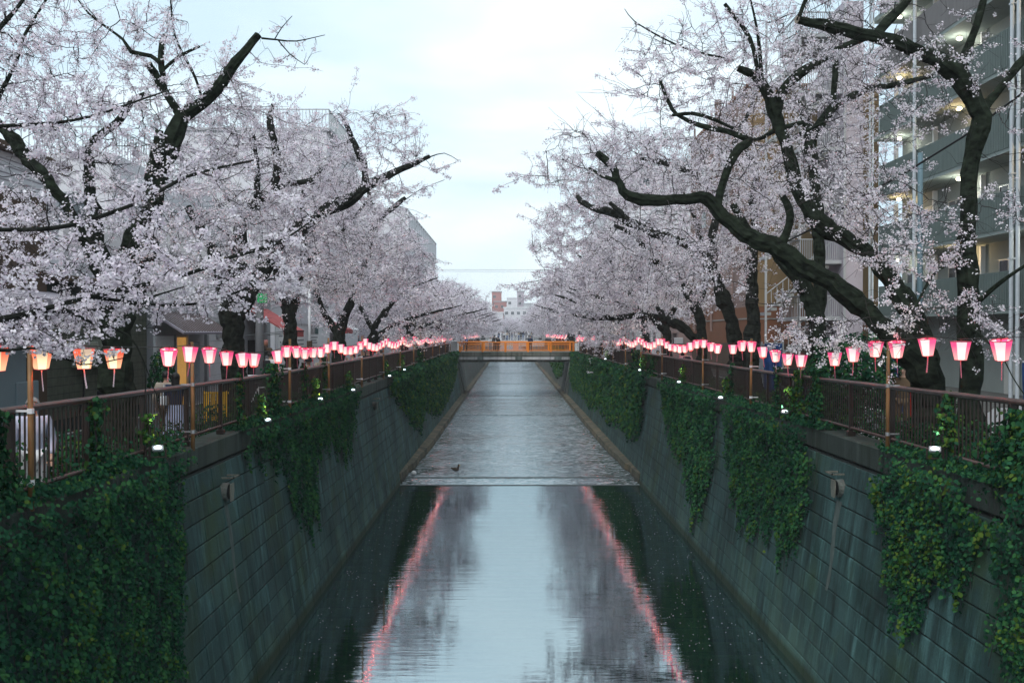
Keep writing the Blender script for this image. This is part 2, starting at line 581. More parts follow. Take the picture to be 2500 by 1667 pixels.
def water_mat(name, s1, s2, strength, fine, tint, foam_sheen=0.0, xs=0.25):
    m, nt, b, o = new_mat(name)
    nt.nodes.remove(b)
    L = nt.links.new
    g = nt.nodes.new('ShaderNodeNewGeometry')

    def noise(stretch, sc_, det, dist=0.0):
        mpn = nt.nodes.new('ShaderNodeMapping')
        mpn.inputs['Scale'].default_value = stretch
        n = nt.nodes.new('ShaderNodeTexNoise')
        n.inputs['Scale'].default_value = sc_
        n.inputs['Detail'].default_value = det
        n.inputs['Distortion'].default_value = dist
        L(g.outputs['Position'], mpn.inputs['Vector'])
        L(mpn.outputs['Vector'], n.inputs['Vector'])
        return n
    n1 = noise((0.8, 4.6, 1), s1, 1.5, 0.1)
    n2 = noise((xs, 2.4, 1), s2, 2, 0.0)
    n3 = noise((0.12, 0.30, 1), 1.0, 2, 0.5)
    mr = nt.nodes.new('ShaderNodeMapRange')
    mr.inputs['From Min'].default_value = 0.35
    mr.inputs['From Max'].default_value = 0.65
    mr.inputs['To Min'].default_value = 0.25
    mr.inputs['To Max'].default_value = 1.3
    L(n3.outputs['Fac'], mr.inputs['Value'])
    b1 = nt.nodes.new('ShaderNodeBump')
    b1.inputs['Distance'].default_value = 0.05
    mul = nt.nodes.new('ShaderNodeMath')
    mul.operation = 'MULTIPLY'
    mul.inputs[1].default_value = strength
    L(mr.outputs[0], mul.inputs[0])
    L(mul.outputs[0], b1.inputs['Strength'])
    L(n1.outputs['Fac'], b1.inputs['Height'])
    b2 = nt.nodes.new('ShaderNodeBump')
    b2.inputs['Distance'].default_value = 0.03
    mul2 = nt.nodes.new('ShaderNodeMath')
    mul2.operation = 'MULTIPLY'
    mul2.inputs[1].default_value = fine
    L(mr.outputs[0], mul2.inputs[0])
    L(mul2.outputs[0], b2.inputs['Strength'])
    L(n2.outputs['Fac'], b2.inputs['Height'])
    L(b1.outputs['Normal'], b2.inputs['Normal'])
    fr = nt.nodes.new('ShaderNodeFresnel')
    fr.inputs['IOR'].default_value = 8.0
    L(b2.outputs['Normal'], fr.inputs['Normal'])
    gl = nt.nodes.new('ShaderNodeBsdfGlossy')
    gl.inputs['Roughness'].default_value = 0.02
    gl.inputs['Color'].default_value = (0.78, 0.93, 1.0, 1)
    L(b2.outputs['Normal'], gl.inputs['Normal'])
    tr = nt.nodes.new('ShaderNodeBsdfTransparent')
    tr.inputs['Color'].default_value = tint + (1,)
    df = nt.nodes.new('ShaderNodeBsdfDiffuse')
    df.inputs['Color'].default_value = (0.02, 0.05, 0.04, 1)
    m1 = nt.nodes.new('ShaderNodeMixShader')
    m1.inputs[0].default_value = 0.35
    nf = noise((0.9, 2.2, 1), 3.4, 6, 1.2)
    rf = nt.nodes.new('ShaderNodeMapRange')
    rf.inputs['From Min'].default_value = 0.44
    rf.inputs['From Max'].default_value = 0.72
    rf.inputs['To Max'].default_value = foam_sheen
    L(nf.outputs['Fac'], rf.inputs['Value'])
    L(tr.outputs[0], m1.inputs[1])
    L(df.outputs[0], m1.inputs[2])
    ms = nt.nodes.new('ShaderNodeMixShader')
    L(fr.outputs[0], ms.inputs[0])
    L(m1.outputs[0], ms.inputs[1])
    L(gl.outputs[0], ms.inputs[2])
    wf = nt.nodes.new('ShaderNodeBsdfDiffuse')
    wf.inputs['Color'].default_value = (0.80, 0.90, 0.96, 1)  # white of the foam, also painting in the bright sky reflection
    m3 = nt.nodes.new('ShaderNodeMixShader')
    L(rf.outputs[0], m3.inputs[0])
    L(ms.outputs[0], m3.inputs[1])
    L(wf.outputs[0], m3.inputs[2])
    L((m3 if foam_sheen > 0 else ms).outputs[0], o.inputs['Surface'])
    return m


M['water'] = water_mat('canal_water', 1.0, 6.0, 0.07, 0.06, (0.45, 0.75, 0.60))
M['water_up'] = water_mat('canal_water_rapid', 1.3, 5, 0.05, 1.1, (0.45, 0.65, 0.55), 0.50, 0.07)
wl0, wr0 = wallx(-1, WZ), wallx(1, WZ)
mb = MB()
mb.quad((wl0 - .05, -60, WZ), (wr0 + .05, -60, WZ), (wr0 + .05, YW, WZ), (wl0 - .05, YW, WZ))
struct(mb, 'water', M['water'])
# the weir: a low two-step apron, then the upper water in shallow steps
mb = MB()
mb.quad((wl0 - .05, YW, WZ + .012), (wr0 + .05, YW, WZ + .012), (wr0 + .05, YW + 1.5, WZ + .10), (wl0 - .05, YW + 1.5, WZ + .10))
steps = [YW + 1.6, 80, 104, 128, 160, 210, 300, 520]
z = WZ + .13
for i in range(len(steps) - 1):
    a, b = steps[i], steps[i + 1]
    mb.quad((wl0, a, z), (wr0, a, z), (wr0, b, z + .01), (wl0, b, z + .01))
    if i < len(steps) - 2:
        mb.quad((wl0, b, z + .01), (wr0, b, z + .01), (wr0, b + .12, z + .02), (wl0, b + .12, z + .02))
        z += .03
struct(mb, 'water_upper', M['water_up'])
M['rib'] = mat('weir_rib', (0.06, 0.08, 0.08), 0.6, 0.2)
mb = MB()
mb.box(wl0, YW - .06, WZ - .3, wr0, YW + .10, WZ + .018)
mb.box(wl0, YW + 1.55, WZ - .3, wr0, YW + 1.64, WZ + .135)
for i in range(11):
    for x0, x1 in ((-1.75, -.35), (-.2, 1.2), (1.35, 2.7)):
        mb.box(x0, 50 + i * .95, WZ2 - .3, x1, 50.12 + i * .95, WZ2 - .05)
struct(mb, 'weir', M['rib'])


# ------------------------------------------------------------ canal walls
def canal_wall(side, label, blen, rows=11):
    t = thing('canal_wall', label, 'canal wall')
    rh = 0.40
    z_top = -0.46
    # core behind the blocks
    mb = MB()
    z1 = -5.6
    xo0, xo1 = wallx(side, z_top), wallx(side, z1)
    bk = side * 6.0
    off = side * 0.035
    for y0, y1 in ((-40, 520),):
        pr = [(xo0 + off, z_top), (xo1 + off, z1), (xo1 + bk, z1), (xo0 + bk, z_top)]
        mb.prism(pr, 'y', y0, y1)
    mb.build('wall_core', M['joint'], t)
    # blocks
    ang = math.atan(BAT) * (1 if side > 0 else -1)
    shapes = []
    for k in range(4):
        q = MB()
        q.box(-.075, .006, .006, 0, 1 - .005, rh - .018, bev=.012)
        me = bpy.data.meshes.new('block')
        me.from_pydata(q.v, [], q.f)
        me.materials.append(M['wall'])
        shapes.append(me)
    blocks = []
    for r in range(rows):
        s_ = 0.0
        zc = z_top - (r + 1) * rh * math.cos(math.atan(BAT)) - 0.006
        y = 8.0 + (0.5 * blen if r % 2 else 0) - random.uniform(0, .3)
        while y < 100:
            L_ = blen * random.choice((1, 1, 1, 1, .7, 1.3)) * (1.0 if y < 60 else 2.2)
            blocks.append((y, r, zc, L_))
            y += L_
    blocks.sort(key=lambda q: q[0])
    n = 0
    rest = MB()
    for (y, r, zc, L_) in blocks:
        x = wallx(side, zc) + side * 0.035 - side * random.uniform(.0, .008)
        if n < 290 and y > 9.5:
            o = link('block', shapes[n % 4], t)
            o.location = (x - side * .035, y, zc)
            o.rotation_euler = (0, side * math.atan(BAT), 0)
            if side > 0:
                o.scale = (-1, L_, 1)
            else:
                o.scale = (1, L_, 1)
            n += 1
        else:
            b = MB()
            b.box(-.075, .006, .006, 0, L_ - .005, rh - .018, bev=.012)
            c_, s2 = math.cos(side * math.atan(BAT)), math.sin(side * math.atan(BAT))
            vs = []
            for (px, py, pz) in b.v:
                if side > 0:
                    px = -px
                vs.append((px * c_ + pz * s2 + x - side * .035, py + y, -px * s2 + pz * c_ + zc))
            rest.add(vs, b.f)
    rest.build('block_courses', M['wall'], t, kind='stuff')
    # far plain panels, joined
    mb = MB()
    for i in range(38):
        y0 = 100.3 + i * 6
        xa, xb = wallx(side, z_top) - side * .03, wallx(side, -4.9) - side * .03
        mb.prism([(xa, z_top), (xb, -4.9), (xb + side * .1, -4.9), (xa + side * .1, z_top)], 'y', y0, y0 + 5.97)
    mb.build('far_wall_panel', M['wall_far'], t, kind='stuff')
    # coping in lengths
    for i in range(50):
        y0 = 5 + i * 4.0
        if 101 < y0 + 4 and y0 < 109.5:
            pass
        x0, x1 = (XL + .06, XL - .46) if side < 0 else (XR - .06, XR + .46)
        m_ = MB()
        m_.box(min(x0, x1), y0, -0.42, max(x0, x1), y0 + 3.985, 0.0, bev=.03)
        m_.build('coping', M['coping'], t)
    m_ = MB()
    m_.box(min(x0, x1), 205, -0.42, max(x0, x1), 500, 0.0)
    m_.build('coping', M['coping'], t)
    # low ledge at the foot upstream of the weir
    xa = wallx(side, WZ2 + .32)
    m_ = MB()
    rows = []
    for Y_, w_ in ((YW + .4, .06), (YW + 2, .16), (YW + 3.1, .12), (YW + 4, .27), (YW + 6, .30), (YW + 7, .26), (YW + 9, .36), (YW + 14, .44), (YW + 26, .46), (520, .46)):
        rows.append([(xa + side * .02, Y_, WZ2 + .36), (xa - side * w_, Y_, WZ2 + .30), (xa - side * (w_ + .10), Y_, -5.2), (xa + side * .2, Y_, -5.2)])
    vs_ = [p_ for r_w in rows for p_ in r_w]
    m_.add(vs_, [(i * 4 + k, i * 4 + (k + 1) % 4, i * 4 + 4 + (k + 1) % 4, i * 4 + 4 + k) for i in range(len(rows) - 1) for k in range(4)] + [(0, 1, 2, 3)])
    m_.build('ledge', M['ledge'], t)
    return t


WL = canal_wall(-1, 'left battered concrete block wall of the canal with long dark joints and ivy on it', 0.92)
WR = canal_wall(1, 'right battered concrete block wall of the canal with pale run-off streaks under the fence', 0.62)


# drain outlets in both walls
def drain(side, Y, z, label):
    x = wallx(side, z)
    t = thing('drain_outlet', label, 'drain', (x, Y, z))
    s = side
    mb = MB()
    mb.tube([(s * .05, 0, 0), (-s * .10, 0, -.01)], .17, 14)
    mb.build('pipe', M['wall_far'], t, smooth=False)
    mb = MB()
    mb.tube([(-s * .104, 0, 0), (-s * .112, 0, 0)], .14, 14)
    mb.build('opening', M['dark'], t)
    mb = MB()
    mb.prism([(-.13, .19), (.13, .19), (.15, 0), (.09, -.22), (-.09, -.22), (-.15, 0)], 'x', -s * .15, -s * .175)
    mb.v = [(a_, b_ * .8, c_ * .8) for a_, b_, c_ in mb.v]
    mb.build('flap', M['girder'], t)
    mb = MB()
    mb.box(min(-s * .02, -s * .32), -.20, .27, max(-s * .02, -s * .32), -.17, .30)
    mb.box(min(-s * .02, -s * .32), .17, .27, max(-s * .02, -s * .32), .20, .30)
    mb.box(min(-s * .32, -s * .29), -.20, .27, max(-s * .32, -s * .29), .20, .30)
    mb.v = [(a_ * .8, b_, c_) for a_, b_, c_ in mb.v]
    mb.build('bracket', M['girder'], t)
    return t


drain(-1, 18.8, -1.0, 'small drain outlet with hinged flap in the bare part of the left canal wall')
drain(1, 18.9, -0.95, 'round drain outlet with flap in the right wall between two ivy curtains')
drain(-1, 39.5, -.9, 'small drain outlet in the left wall close to the long far ivy curtain')
M['lime'] = mat('lime_streak', (0.075, 0.10, 0.095), 0.9, 0.35, 9, stretch=(2, 2, .3))
for side, Y, z0, z1, w in ((-1, 18.8, -1.25, -3.1, .11), (1, 18.9, -1.2, -2.9, .14)):
    mb = MB()
    n = 9
    row = []
    for i in range(n + 1):
        z = z0 + (z1 - z0) * i / n
        ww = w * (1 - .55 * i / n) * random.uniform(.8, 1.2)
        yy = Y + .05 * math.sin(i * .7)
        x = wallx(side, z) - side * .009
        row.append(((x, yy - ww, z), (x, yy + ww, z)))
    for i in range(n):
        mb.quad(row[i][0], row[i][1], row[i + 1][1], row[i + 1][0])
    tag(mb.build('lime_stain', M['lime']), 'pale lime streak running down the %s canal wall below its drain outlet' % ('left' if side < 0 else 'right'), 'stain')


# ------------------------------------------------------------ fences on the copings
FX = {-1: -5.72, 1: 6.62}
_bal = MB()
_bal.box(-.008, -.011, .17, .008, .011, 1.10)
BAL = bpy.data.meshes.new('baluster')
BAL.from_pydata(_bal.v, [], _bal.f)
BAL.materials.append(M['fence'])
_pp = MB()
_pp.box(-.04, -.028, 0, .04, .028, 1.10, bev=.006)
_pp.box(-.075, -.06, 0, .075, .06, .10, bev=.01)
POST = bpy.data.meshes.new('post')
POST.from_pydata(_pp.v, [], _pp.f)
POST.materials.append(M['fence'])


def fence(side, y0, y1, label, detail=True):
    t = thing('fence', label, 'fence', (FX[side], y0, 0))
    L_ = y1 - y0
    mb = MB()
    hr = lambda yy: float(np.interp(yy, [10.5, 24], [1.10, .965]))
    ysn = [0] + [v - y0 for v in (11, 14, 17, 20, 24) if y0 < v < y1] + [L_]
    mb.tube([(0, v, hr(y0 + v) + .02) for v in ysn], .044, 12)
    mb.build('handrail', M['rail'], t, smooth=True)
    mb = MB()
    mb.tube([(0, 0, .155), (0, L_, .155)], .03, 8)
    mb.build('bottom_rail', M['rail'], t, smooth=True)
    nb = 0
    rest = MB()
    y = 0.0
    i = 0
    while y < L_:
        if i % 17 == 0:
            o = link('post', POST, t)
            o.location = (0, y, 0)
            o.scale = (1, 1, hr(y0 + y) / 1.1)
        elif nb < 295 and detail:
            o = link('baluster', BAL, t)
            o.location = (0, y, 0)
            o.scale = (1, 1, hr(y0 + y) / 1.1)
            nb += 1
        else:
            rest.box(-.008, y - .011, .17, .008, y + .011, hr(y0 + y))
        y += .122
        i += 1
    if rest.v:
        rest.build('balusters_far', M['fence'], t, kind='stuff')
    return t


fence(-1, 9.3, 93, 'long brown steel railing with round handrail along the left canal edge')
fence(1, 11.0, 95, 'long brown steel railing with round handrail along the right canal edge')
fence(-1, 111, 230, 'far railing on the left bank beyond the orange bridge', False)
fence(1, 111, 230, 'far railing on the right bank beyond the orange bridge', False)

# ------------------------------------------------------------ the orange-railed bridge
YB0, YB1 = 103.0, 109.5
DZ = 0.0
br = thing('footbridge', 'concrete bridge with orange steel railings crossing the canal', 'bridge', (0, YB0, 0))
D = YB1 - YB0
mb = MB()
mb.box(-6.9, 0, -.45, 7.8, D, DZ, bev=.03)
mb.build('deck', M['girder'], br)
mb = MB()
mb.box(-6.2, .5, -1.05, 7.1, D - .5, -.46)
mb.build('girder', M['girder'], br)
for x0, x1 in ((-5.35, -3.4), (-2.75, .55), (1.25, 4.6), (5.35, 7.05)):
    MB().box(x0, -.02, -.80, x1, .12, -.51, bev=.01).build('pale_panel', M['pale_conc'], br)
for x0, x1 in ((-3.38, -2.77), (.57, 1.23), (4.62, 5.33)):
    MB().box(x0, -.05, -.84, x1, .3, -.455, bev=.01).build('bearing_block', M['abut'], br)
for s, x0, x1 in ((-1, -6.9, -5.45), (1, 7.15, 8.3)):
    MB().box(x0, -.25, DZ, x1, .35, DZ + 1.12, bev=.03).build('parapet', M['pale_conc'], br)
    MB().box(x0, D - .35, DZ, x1, D + .2, DZ + 1.12, bev=.03).build('parapet', M['pale_conc'], br)
    a = (-6.9, -5.28) if s < 0 else (6.2, 7.9)
    q = MB()
    pr = [(a[0], DZ - .02), (a[1], DZ - .02), (a[1], -.95), (a[0], -.95)]
    q.prism(pr, 'y', -.3, D + .3)
    e0, e1 = (a[1] - .1, a[1] + .55) if s < 0 else (a[0] + .1, a[0] - .55)
    pr = [(e0, -.95), (e0 - .35 * s * -1 * -1, -.95), (e1, -5.2), (e0 + s * 1.2, -5.2), (e0 + s * 1.2, -.95)]
    q.prism([(e0 + s * 1.2, -.95), (e0, -.95), (e1, -5.2), (e0 + s * 1.2, -5.2)], 'y', -.25, D + .25)
    q.build('abutment', M['abut'], br)
    # drain pipe on the abutment
    MB().tube([(e0 - s * .12, -.4, -1.0), (e1 - s * .12, -.4, -4.9)], .07, 8).build('drain_pipe', M['wall_far'], br, smooth=True)
for y_, x_off in ((.25, 0), (D - .25, .0)):
    n = 6
    xs = [-5.2 + i * 2.36 for i in range(n)]
    for x in xs:
        MB().box(x - .10, y_ - .10, DZ, x + .10, y_ + .10, DZ + 1.0, bev=.015).build('rail_post', M['orange'], br)
    MB().box(-5.6, y_ - .09, DZ + .93, 7.0, y_ + .09, DZ + 1.06, bev=.02).build('top_rail', M['orange'], br)
    MB().box(-5.3, y_ - .03, DZ + .74, 6.7, y_ + .03, DZ + .79).build('mid_rail', M['orange'], br)
    MB().box(-5.3, y_ - .03, DZ + .10, 6.7, y_ + .03, DZ + .15).build('low_rail', M['orange'], br)
    bm = MB()
    for i in range(n - 1):
        for k in range(1, 15):
            xx = xs[i] + k * 2.36 / 15
            bm.box(xx - .012, y_ - .012, DZ + .15, xx + .012, y_ + .012, DZ + .74)
    bm.build('bars', M['orange'], br, kind='stuff')
M['salmon'] = mat('salmon_board', (0.62, 0.26, 0.17), 0.6, 0.08)
MB().box(.35, D - .42, DZ + .05, .95, D - .36, DZ + .95).build('salmon_board', M['salmon'], br)

# second bridge, grey, crowded
b2 = thing('road_bridge', 'grey concrete bridge beyond the orange one crowded with people', 'bridge', (0, 186, 0))
MB().box(-7, 0, -.6, 8, 6, .55, bev=.05).build('deck', M['pale_conc'], b2)
for x in (-6.4, 6.9):
    MB().box(x - .9, -.2, .55, x + .9, .6, 1.9, bev=.06).build('parapet', M['pale_conc'], b2)
mb = MB()
for k in range(2):
    mb.box(-5.5, .1, 1.0 + .55 * k, 6.0, .18, 1.08 + .55 * k)
mb.build('rail', M['steel'], b2)
for i in range(12):
    MB().box(-5.5 + i * 1.04, .08, .55, -5.42 + i * 1.04, .2, 1.6).build('rail_post', M['steel'], b2)
# ============================================================ CHERRY TREES
def frames(T):
    """unit perpendiculars for unit tangents T (...,3)"""
    ref = np.zeros_like(T)
    ref[..., 2] = 1
    steep = np.abs(T[..., 2]) > 0.93
    ref[steep] = (1, 0, 0)
    U = np.cross(T, ref)
    U /= np.linalg.norm(U, axis=-1, keepdims=True) + 1e-9
    W = np.cross(T, U)
    return U, W


def tubes_np(Pt, R, n):
    """Pt (N,K,3), R (N,K) -> verts, quads"""
    N, K, _ = Pt.shape
    T = np.empty_like(Pt)
    T[:, 1:-1] = Pt[:, 2:] - Pt[:, :-2]
    T[:, 0] = Pt[:, 1] - Pt[:, 0]
    T[:, -1] = Pt[:, -1] - Pt[:, -2]
    T /= np.linalg.norm(T, axis=-1, keepdims=True) + 1e-9
    U, W = frames(T)
    a = 2 * np.pi * np.arange(n) / n
    V = Pt[:, :, None, :] + R[:, :, None, None] * (U[:, :, None, :] * np.cos(a)[None, None, :, None] + W[:, :, None, :] * np.sin(a)[None, None, :, None])
    V = V.reshape(-1, 3)
    base = (np.arange(N) * K * n)[:, None, None] + (np.arange(K - 1) * n)[None, :, None]
    k = np.arange(n)[None, None, :]
    k2 = (np.arange(n) + 1) % n
    k2 = k2[None, None, :]
    F = np.stack([base + k, base + k2, base + n + k2, base + n + k], -1).reshape(-1, 4)
    return V, F


def smooth_path(pts, step):
    """Catmull-Rom through rows (x,y,z,r), resampled about every `step` metres"""
    p = np.array(pts, float)
    q = np.vstack([2 * p[0] - p[1], p, 2 * p[-1] - p[-2]])
    out = []
    for i in range(1, len(q) - 2):
        L_ = np.linalg.norm(q[i + 1, :3] - q[i, :3])
        n = max(2, int(L_ / step))
        for k in range(n):
            t = k / n
            a, b, c, d = q[i - 1], q[i], q[i + 1], q[i + 2]
            out.append(.5 * (2 * b + (c - a) * t + (2 * a - 5 * b + 4 * c - d) * t * t + (3 * b - a - 3 * c + d) * t ** 3))
    out.append(p[-1])
    out = np.array(out)
    out[:, 3] = np.maximum(out[:, 3], .004)
    return out


def wob(p, f, s):
    return np.sin(p[..., 0] * f + s) * np.sin(p[..., 1] * f * 1.13 + s * 2.1) * np.sin(p[..., 2] * f * .93 + s * .7)


def limb_mesh(paths, r_):
    """gnarled limbs with knots and a flat sawn cap on the thick ends"""
    mb = MB()
    for path in paths:
        big = path[:, 3].max()
        n = 18 if big > .12 else (9 if big > .05 else 6)
        k = len(path)
        pts = path[:, :3].copy()
        if big > .05:
            ph = r_.uniform(0, 6)
            for a in range(3):
                pts[1:-1, a] += (np.sin(np.arange(1, k - 1) * .9 + ph + a * 2) + np.sin(np.arange(1, k - 1) * 2.3 + ph)) * path[1:-1, 3] * .10
        rad = path[:, 3] * (1 + .05 * np.sin(np.arange(k) * .9 + r_.uniform(0, 6)) + r_.normal(0, .02, k))
        for kn in range(int(k / 9)):
            c0 = r_.integers(1, k)
            rad *= 1 + .16 * np.exp(-((np.arange(k) - c0) / 2.2) ** 2)
        v0 = len(mb.v)
        mb.tube([tuple(p) for p in pts], list(rad), n, 0, caps=True)
        # uneven girth: ridges round the bark
        if big > .05:
            for i in range(v0, len(mb.v)):
                ring, kk = divmod(i - v0, n)
                c_ = pts[ring]
                v = np.array(mb.v[i])
                g = 1 + .08 * math.sin(kk * 2.4 + ring * .35) + .05 * math.sin(kk * 5 - ring * .8) + r_.normal(0, .035)
                mb.v[i] = tuple(c_ + (v - c_) * g)
        mb.mi[-2:] = [0, 1 if path[-1, 3] > .055 else 0]
    return mb


def sample_blobs(blobs, n, r_):
    w = np.array([b[6] for b in blobs], float)
    c = r_.choice(len(blobs), n, p=w / w.sum())
    d = r_.normal(size=(n, 3))
    d /= np.linalg.norm(d, axis=1, keepdims=True)
    d *= (r_.uniform(0.0, 1, (n, 1)) ** (1 / 2.4))
    cc = np.array([b[:3] for b in blobs])[c]
    rr = np.array([b[3:6] for b in blobs])[c]
    return cc + d * rr


def flowers(cent, per, spread, size, r_, sides=4):
    """a small umbel of petal discs round every centre"""
    n = len(cent)
    c = np.repeat(cent, r_.integers(max(1, per // 2), per + per // 2 + 1, n) if per > 1 else 1, 0)
    c = c + r_.normal(0, spread, c.shape) * np.array([1, 1, .75])
    N = len(c)
    nrm = r_.normal(size=(N, 3))
    nrm[:, 2] += .35
    nrm /= np.linalg.norm(nrm, axis=1, keepdims=True)
    U, W = frames(nrm)
    s = size * r_.uniform(.65, 1.25, N)
    a = 2 * np.pi * np.arange(sides) / sides
    ph = r_.uniform(0, 6.3, N)
    cs, sn = np.cos(a[None] + ph[:, None]), np.sin(a[None] + ph[:, None])
    V = c[:, None] + s[:, None, None] * (U[:, None] * cs[..., None] + W[:, None] * sn[..., None])
    if sides == 4:      # fold the disc a little so that it is not flat
        V[:, 0] += nrm * (s * .35)[:, None]
        V[:, 2] += nrm * (s * .35)[:, None]
    V = V.reshape(-1, 3)
    F = np.arange(N * sides).reshape(N, sides)
    return V, F


def grow(limbs, blobs, n1, n2, seed, per=5, fsize=.020, spread=.035, sides=4, gap=.0, tw=.006, cl_step=.11, density=1.0, low=2.3, reach=1.3, bare=0.0, tw2=None, whisk=.9, wlen=.85, clear=.16):
    """limbs: list of rows (x,y,z,r). Branches reach from the limbs to points of the crown, twigs reach from the branches, blossoms sit on the twigs."""
    r_ = np.random.default_rng(seed)
    paths = [smooth_path(l, .14) for l in limbs]
    nodes = np.vstack(paths)
    nodes = nodes[nodes[:, 2] > low]
    lim = nodes.copy()
    t1 = sample_blobs(blobs, n1, r_)
    d0 = np.array([np.min(np.linalg.norm(lim[:, :3] - t, axis=1)) for t in t1])
    t1 = t1[np.argsort(d0)]
    K = 8
    B, BR = [], []
    nn = nodes
    for t in t1:
        d = np.linalg.norm(nn[:, :3] - t, axis=1)
        j = int(np.argmin(d))
        L_ = d[j]
        if L_ < .25:
            continue
        if L_ > 4.2:
            t = nn[j, :3] + (t - nn[j, :3]) * (4.2 / L_)
            L_ = 4.2
        p = nn[j, :3]
        m = p + (t - p) * r_.uniform(.35, .6) + r_.normal(0, .10 * L_, 3) + np.array([0, 0, .10 * L_ * r_.uniform(-.5, 1.5)])
        s = np.linspace(0, 1, K)[:, None]
        c = (1 - s) ** 2 * p + 2 * s * (1 - s) * m + s ** 2 * t
        c[1:-1] += r_.normal(0, .018 * L_, (K - 2, 3))
        ra = min(nn[j, 3] * .65, .006 + .011 * L_)
        ra = max(ra, tw * 1.2)
        rad = ra + (tw * .8 - ra) * np.linspace(0, 1, K) ** .8
        B.append(c)
        BR.append(rad)
        nn = np.vstack([nn, np.column_stack([c[2:], rad[2:]])])
    B, BR = np.array(B), np.array(BR)
    V1, F1 = tubes_np(B, BR, 4 if tw < .008 else 3)
    # twigs
    t2 = sample_blobs(blobs, n2, r_)
    if gap > 0:
        keep = (wob(t2, 2.3, seed) + .5 * wob(t2, 5.1, seed + 3)) > (gap - 1) * .5
        t2 = t2[keep]
    J = np.empty(len(t2), int)
    Dm = np.empty(len(t2))
    npos = nn[:, :3].astype(np.float32)
    n2sq = (npos ** 2).sum(1)
    for a in range(0, len(t2), 600):
        q = t2[a:a + 600].astype(np.float32)
        dd = n2sq[None] - 2 * q @ npos.T + (q ** 2).sum(1)[:, None]
        J[a:a + 600] = dd.argmin(1)
        Dm[a:a + 600] = np.sqrt(np.maximum(dd.min(1), 0))
    ok = Dm > .06
    t2, J, Dm = t2[ok], J[ok], Dm[ok]
    f = np.minimum(1, reach / Dm)
    p = nn[J, :3]
    t2 = p + (t2 - p) * f[:, None]
    L2 = Dm * f
    k2 = 5
    m = p + (t2 - p) * .5 + r_.normal(0, .13, p.shape) * L2[:, None]
    m[:, 2] += .10 * L2
    s = np.linspace(0, 1, k2)[None, :, None]
    T = (1 - s) ** 2 * p[:, None] + 2 * s * (1 - s) * m[:, None] + s ** 2 * t2[:, None]
    T[:, 1:-1] += r_.normal(0, .02, (len(T), k2 - 2, 3)) * L2[:, None, None]
    w2 = tw2 or tw * .62
    R = np.linspace(w2, w2 * .5, k2)[None, :] * np.ones((len(T), 1))
    V2, F2 = tubes_np(T, R, 3)
    twV = np.vstack([V1, V2])
    twF = np.vstack([F1, F2 + len(V1)])
    # blossoms: along twigs and along the outer part of the branches
    cs = []
    cnt = np.maximum(1, (L2 / cl_step * density * .47)).astype(int)
    for kk in range(1, int(cnt.max()) + 1):
        sel = cnt >= kk
        u = r_.uniform(.12, 1.0, sel.sum())
        x = u * (k2 - 1)
        i0 = np.minimum(x.astype(int), k2 - 2)
        fr = (x - i0)[:, None]
        Ts = T[sel]
        ar = np.arange(len(Ts))
        cs.append(Ts[ar, i0] * (1 - fr) + Ts[ar, i0 + 1] * fr)
    for kk in range(int(5 * density)):
        x = r_.uniform(2.0, K - 1.01, len(B))
        i0 = x.astype(int)
        fr = (x - i0)[:, None]
        ar = np.arange(len(B))
        cs.append(B[ar, i0] * (1 - fr) + B[ar, i0 + 1] * fr)
    # long bare-ended shoots that leave the crown
    nw = int(len(B) * whisk)
    if nw:
        ii = r_.choice(len(B), nw)
        tip = B[ii, -1]
        dr = B[ii, -1] - B[ii, -4]
        dr /= np.linalg.norm(dr, axis=1, keepdims=True) + 1e-9
        ctr = np.average(np.array([b[:3] for b in blobs]), axis=0, weights=[b[6] for b in blobs])
        ow = tip - ctr
        ow /= np.linalg.norm(ow, axis=1, keepdims=True) + 1e-9
        dr = dr + ow * .9 + r_.normal(0, .28, dr.shape)
        dr[:, 2] += .12
        dr /= np.linalg.norm(dr, axis=1, keepdims=True)
        ln = r_.uniform(.5, 1.35, nw)[:, None] * wlen
        s = np.linspace(0, 1, 6)[None, :, None]
        Wp = tip[:, None] + dr[:, None] * ln[:, None] * s
        Wp[..., 2] += (s[..., 0] ** 2) * ln * r_.uniform(-.25, .3, (nw, 1))
        Wp[:, 1:] += r_.normal(0, .02, (nw, 5, 3)) * ln[:, None]
        V3, F3 = tubes_np(Wp, np.linspace(tw * .7, tw * .35, 6)[None] * np.ones((nw, 1)), 3)
        twF = np.vstack([twF, F3 + len(twV)])
        twV = np.vstack([twV, V3])
        for kk in range(int(5 * wlen / cl_step * .16) + 2):
            x = r_.uniform(.3, 4.99, nw)
            i0 = x.astype(int)
            fr = (x - i0)[:, None]
            ar = np.arange(nw)
            cs.append(Wp[ar, i0] * (1 - fr) + Wp[ar, i0 + 1] * fr)
    cen = np.vstack(cs)
    # thick wood carries no blossom spurs
    thick = lim[lim[:, 3] > .055]
    if len(thick):
        tp = thick[:, :3].astype(np.float32)
        keep = np.ones(len(cen), bool)
        for a in range(0, len(cen), 4000):
            q = cen[a:a + 4000].astype(np.float32)
            dd = (tp ** 2).sum(1)[None] - 2 * q @ tp.T + (q ** 2).sum(1)[:, None]
            jm = dd.argmin(1)
            keep[a:a + 4000] = np.sqrt(np.maximum(dd.min(1), 0)) > thick[jm, 3] + clear
        cen = cen[keep]
    if bare > 0:
        cen = cen[(wob(cen, 1.9, seed + 5) + .6 * wob(cen, 4.3, seed + 9) + r_.normal(0, .12, len(cen))) > bare - .5]
    cen[:, 2] -= spread * .4
    FV, FF = flowers(cen, per, spread, fsize, r_, sides)
    mi = (r_.uniform(size=len(FF)) < .30).astype(int)
    # leaf buds and calyces: smaller, brownish green
    sub = cen[r_.uniform(size=len(cen)) < .55]
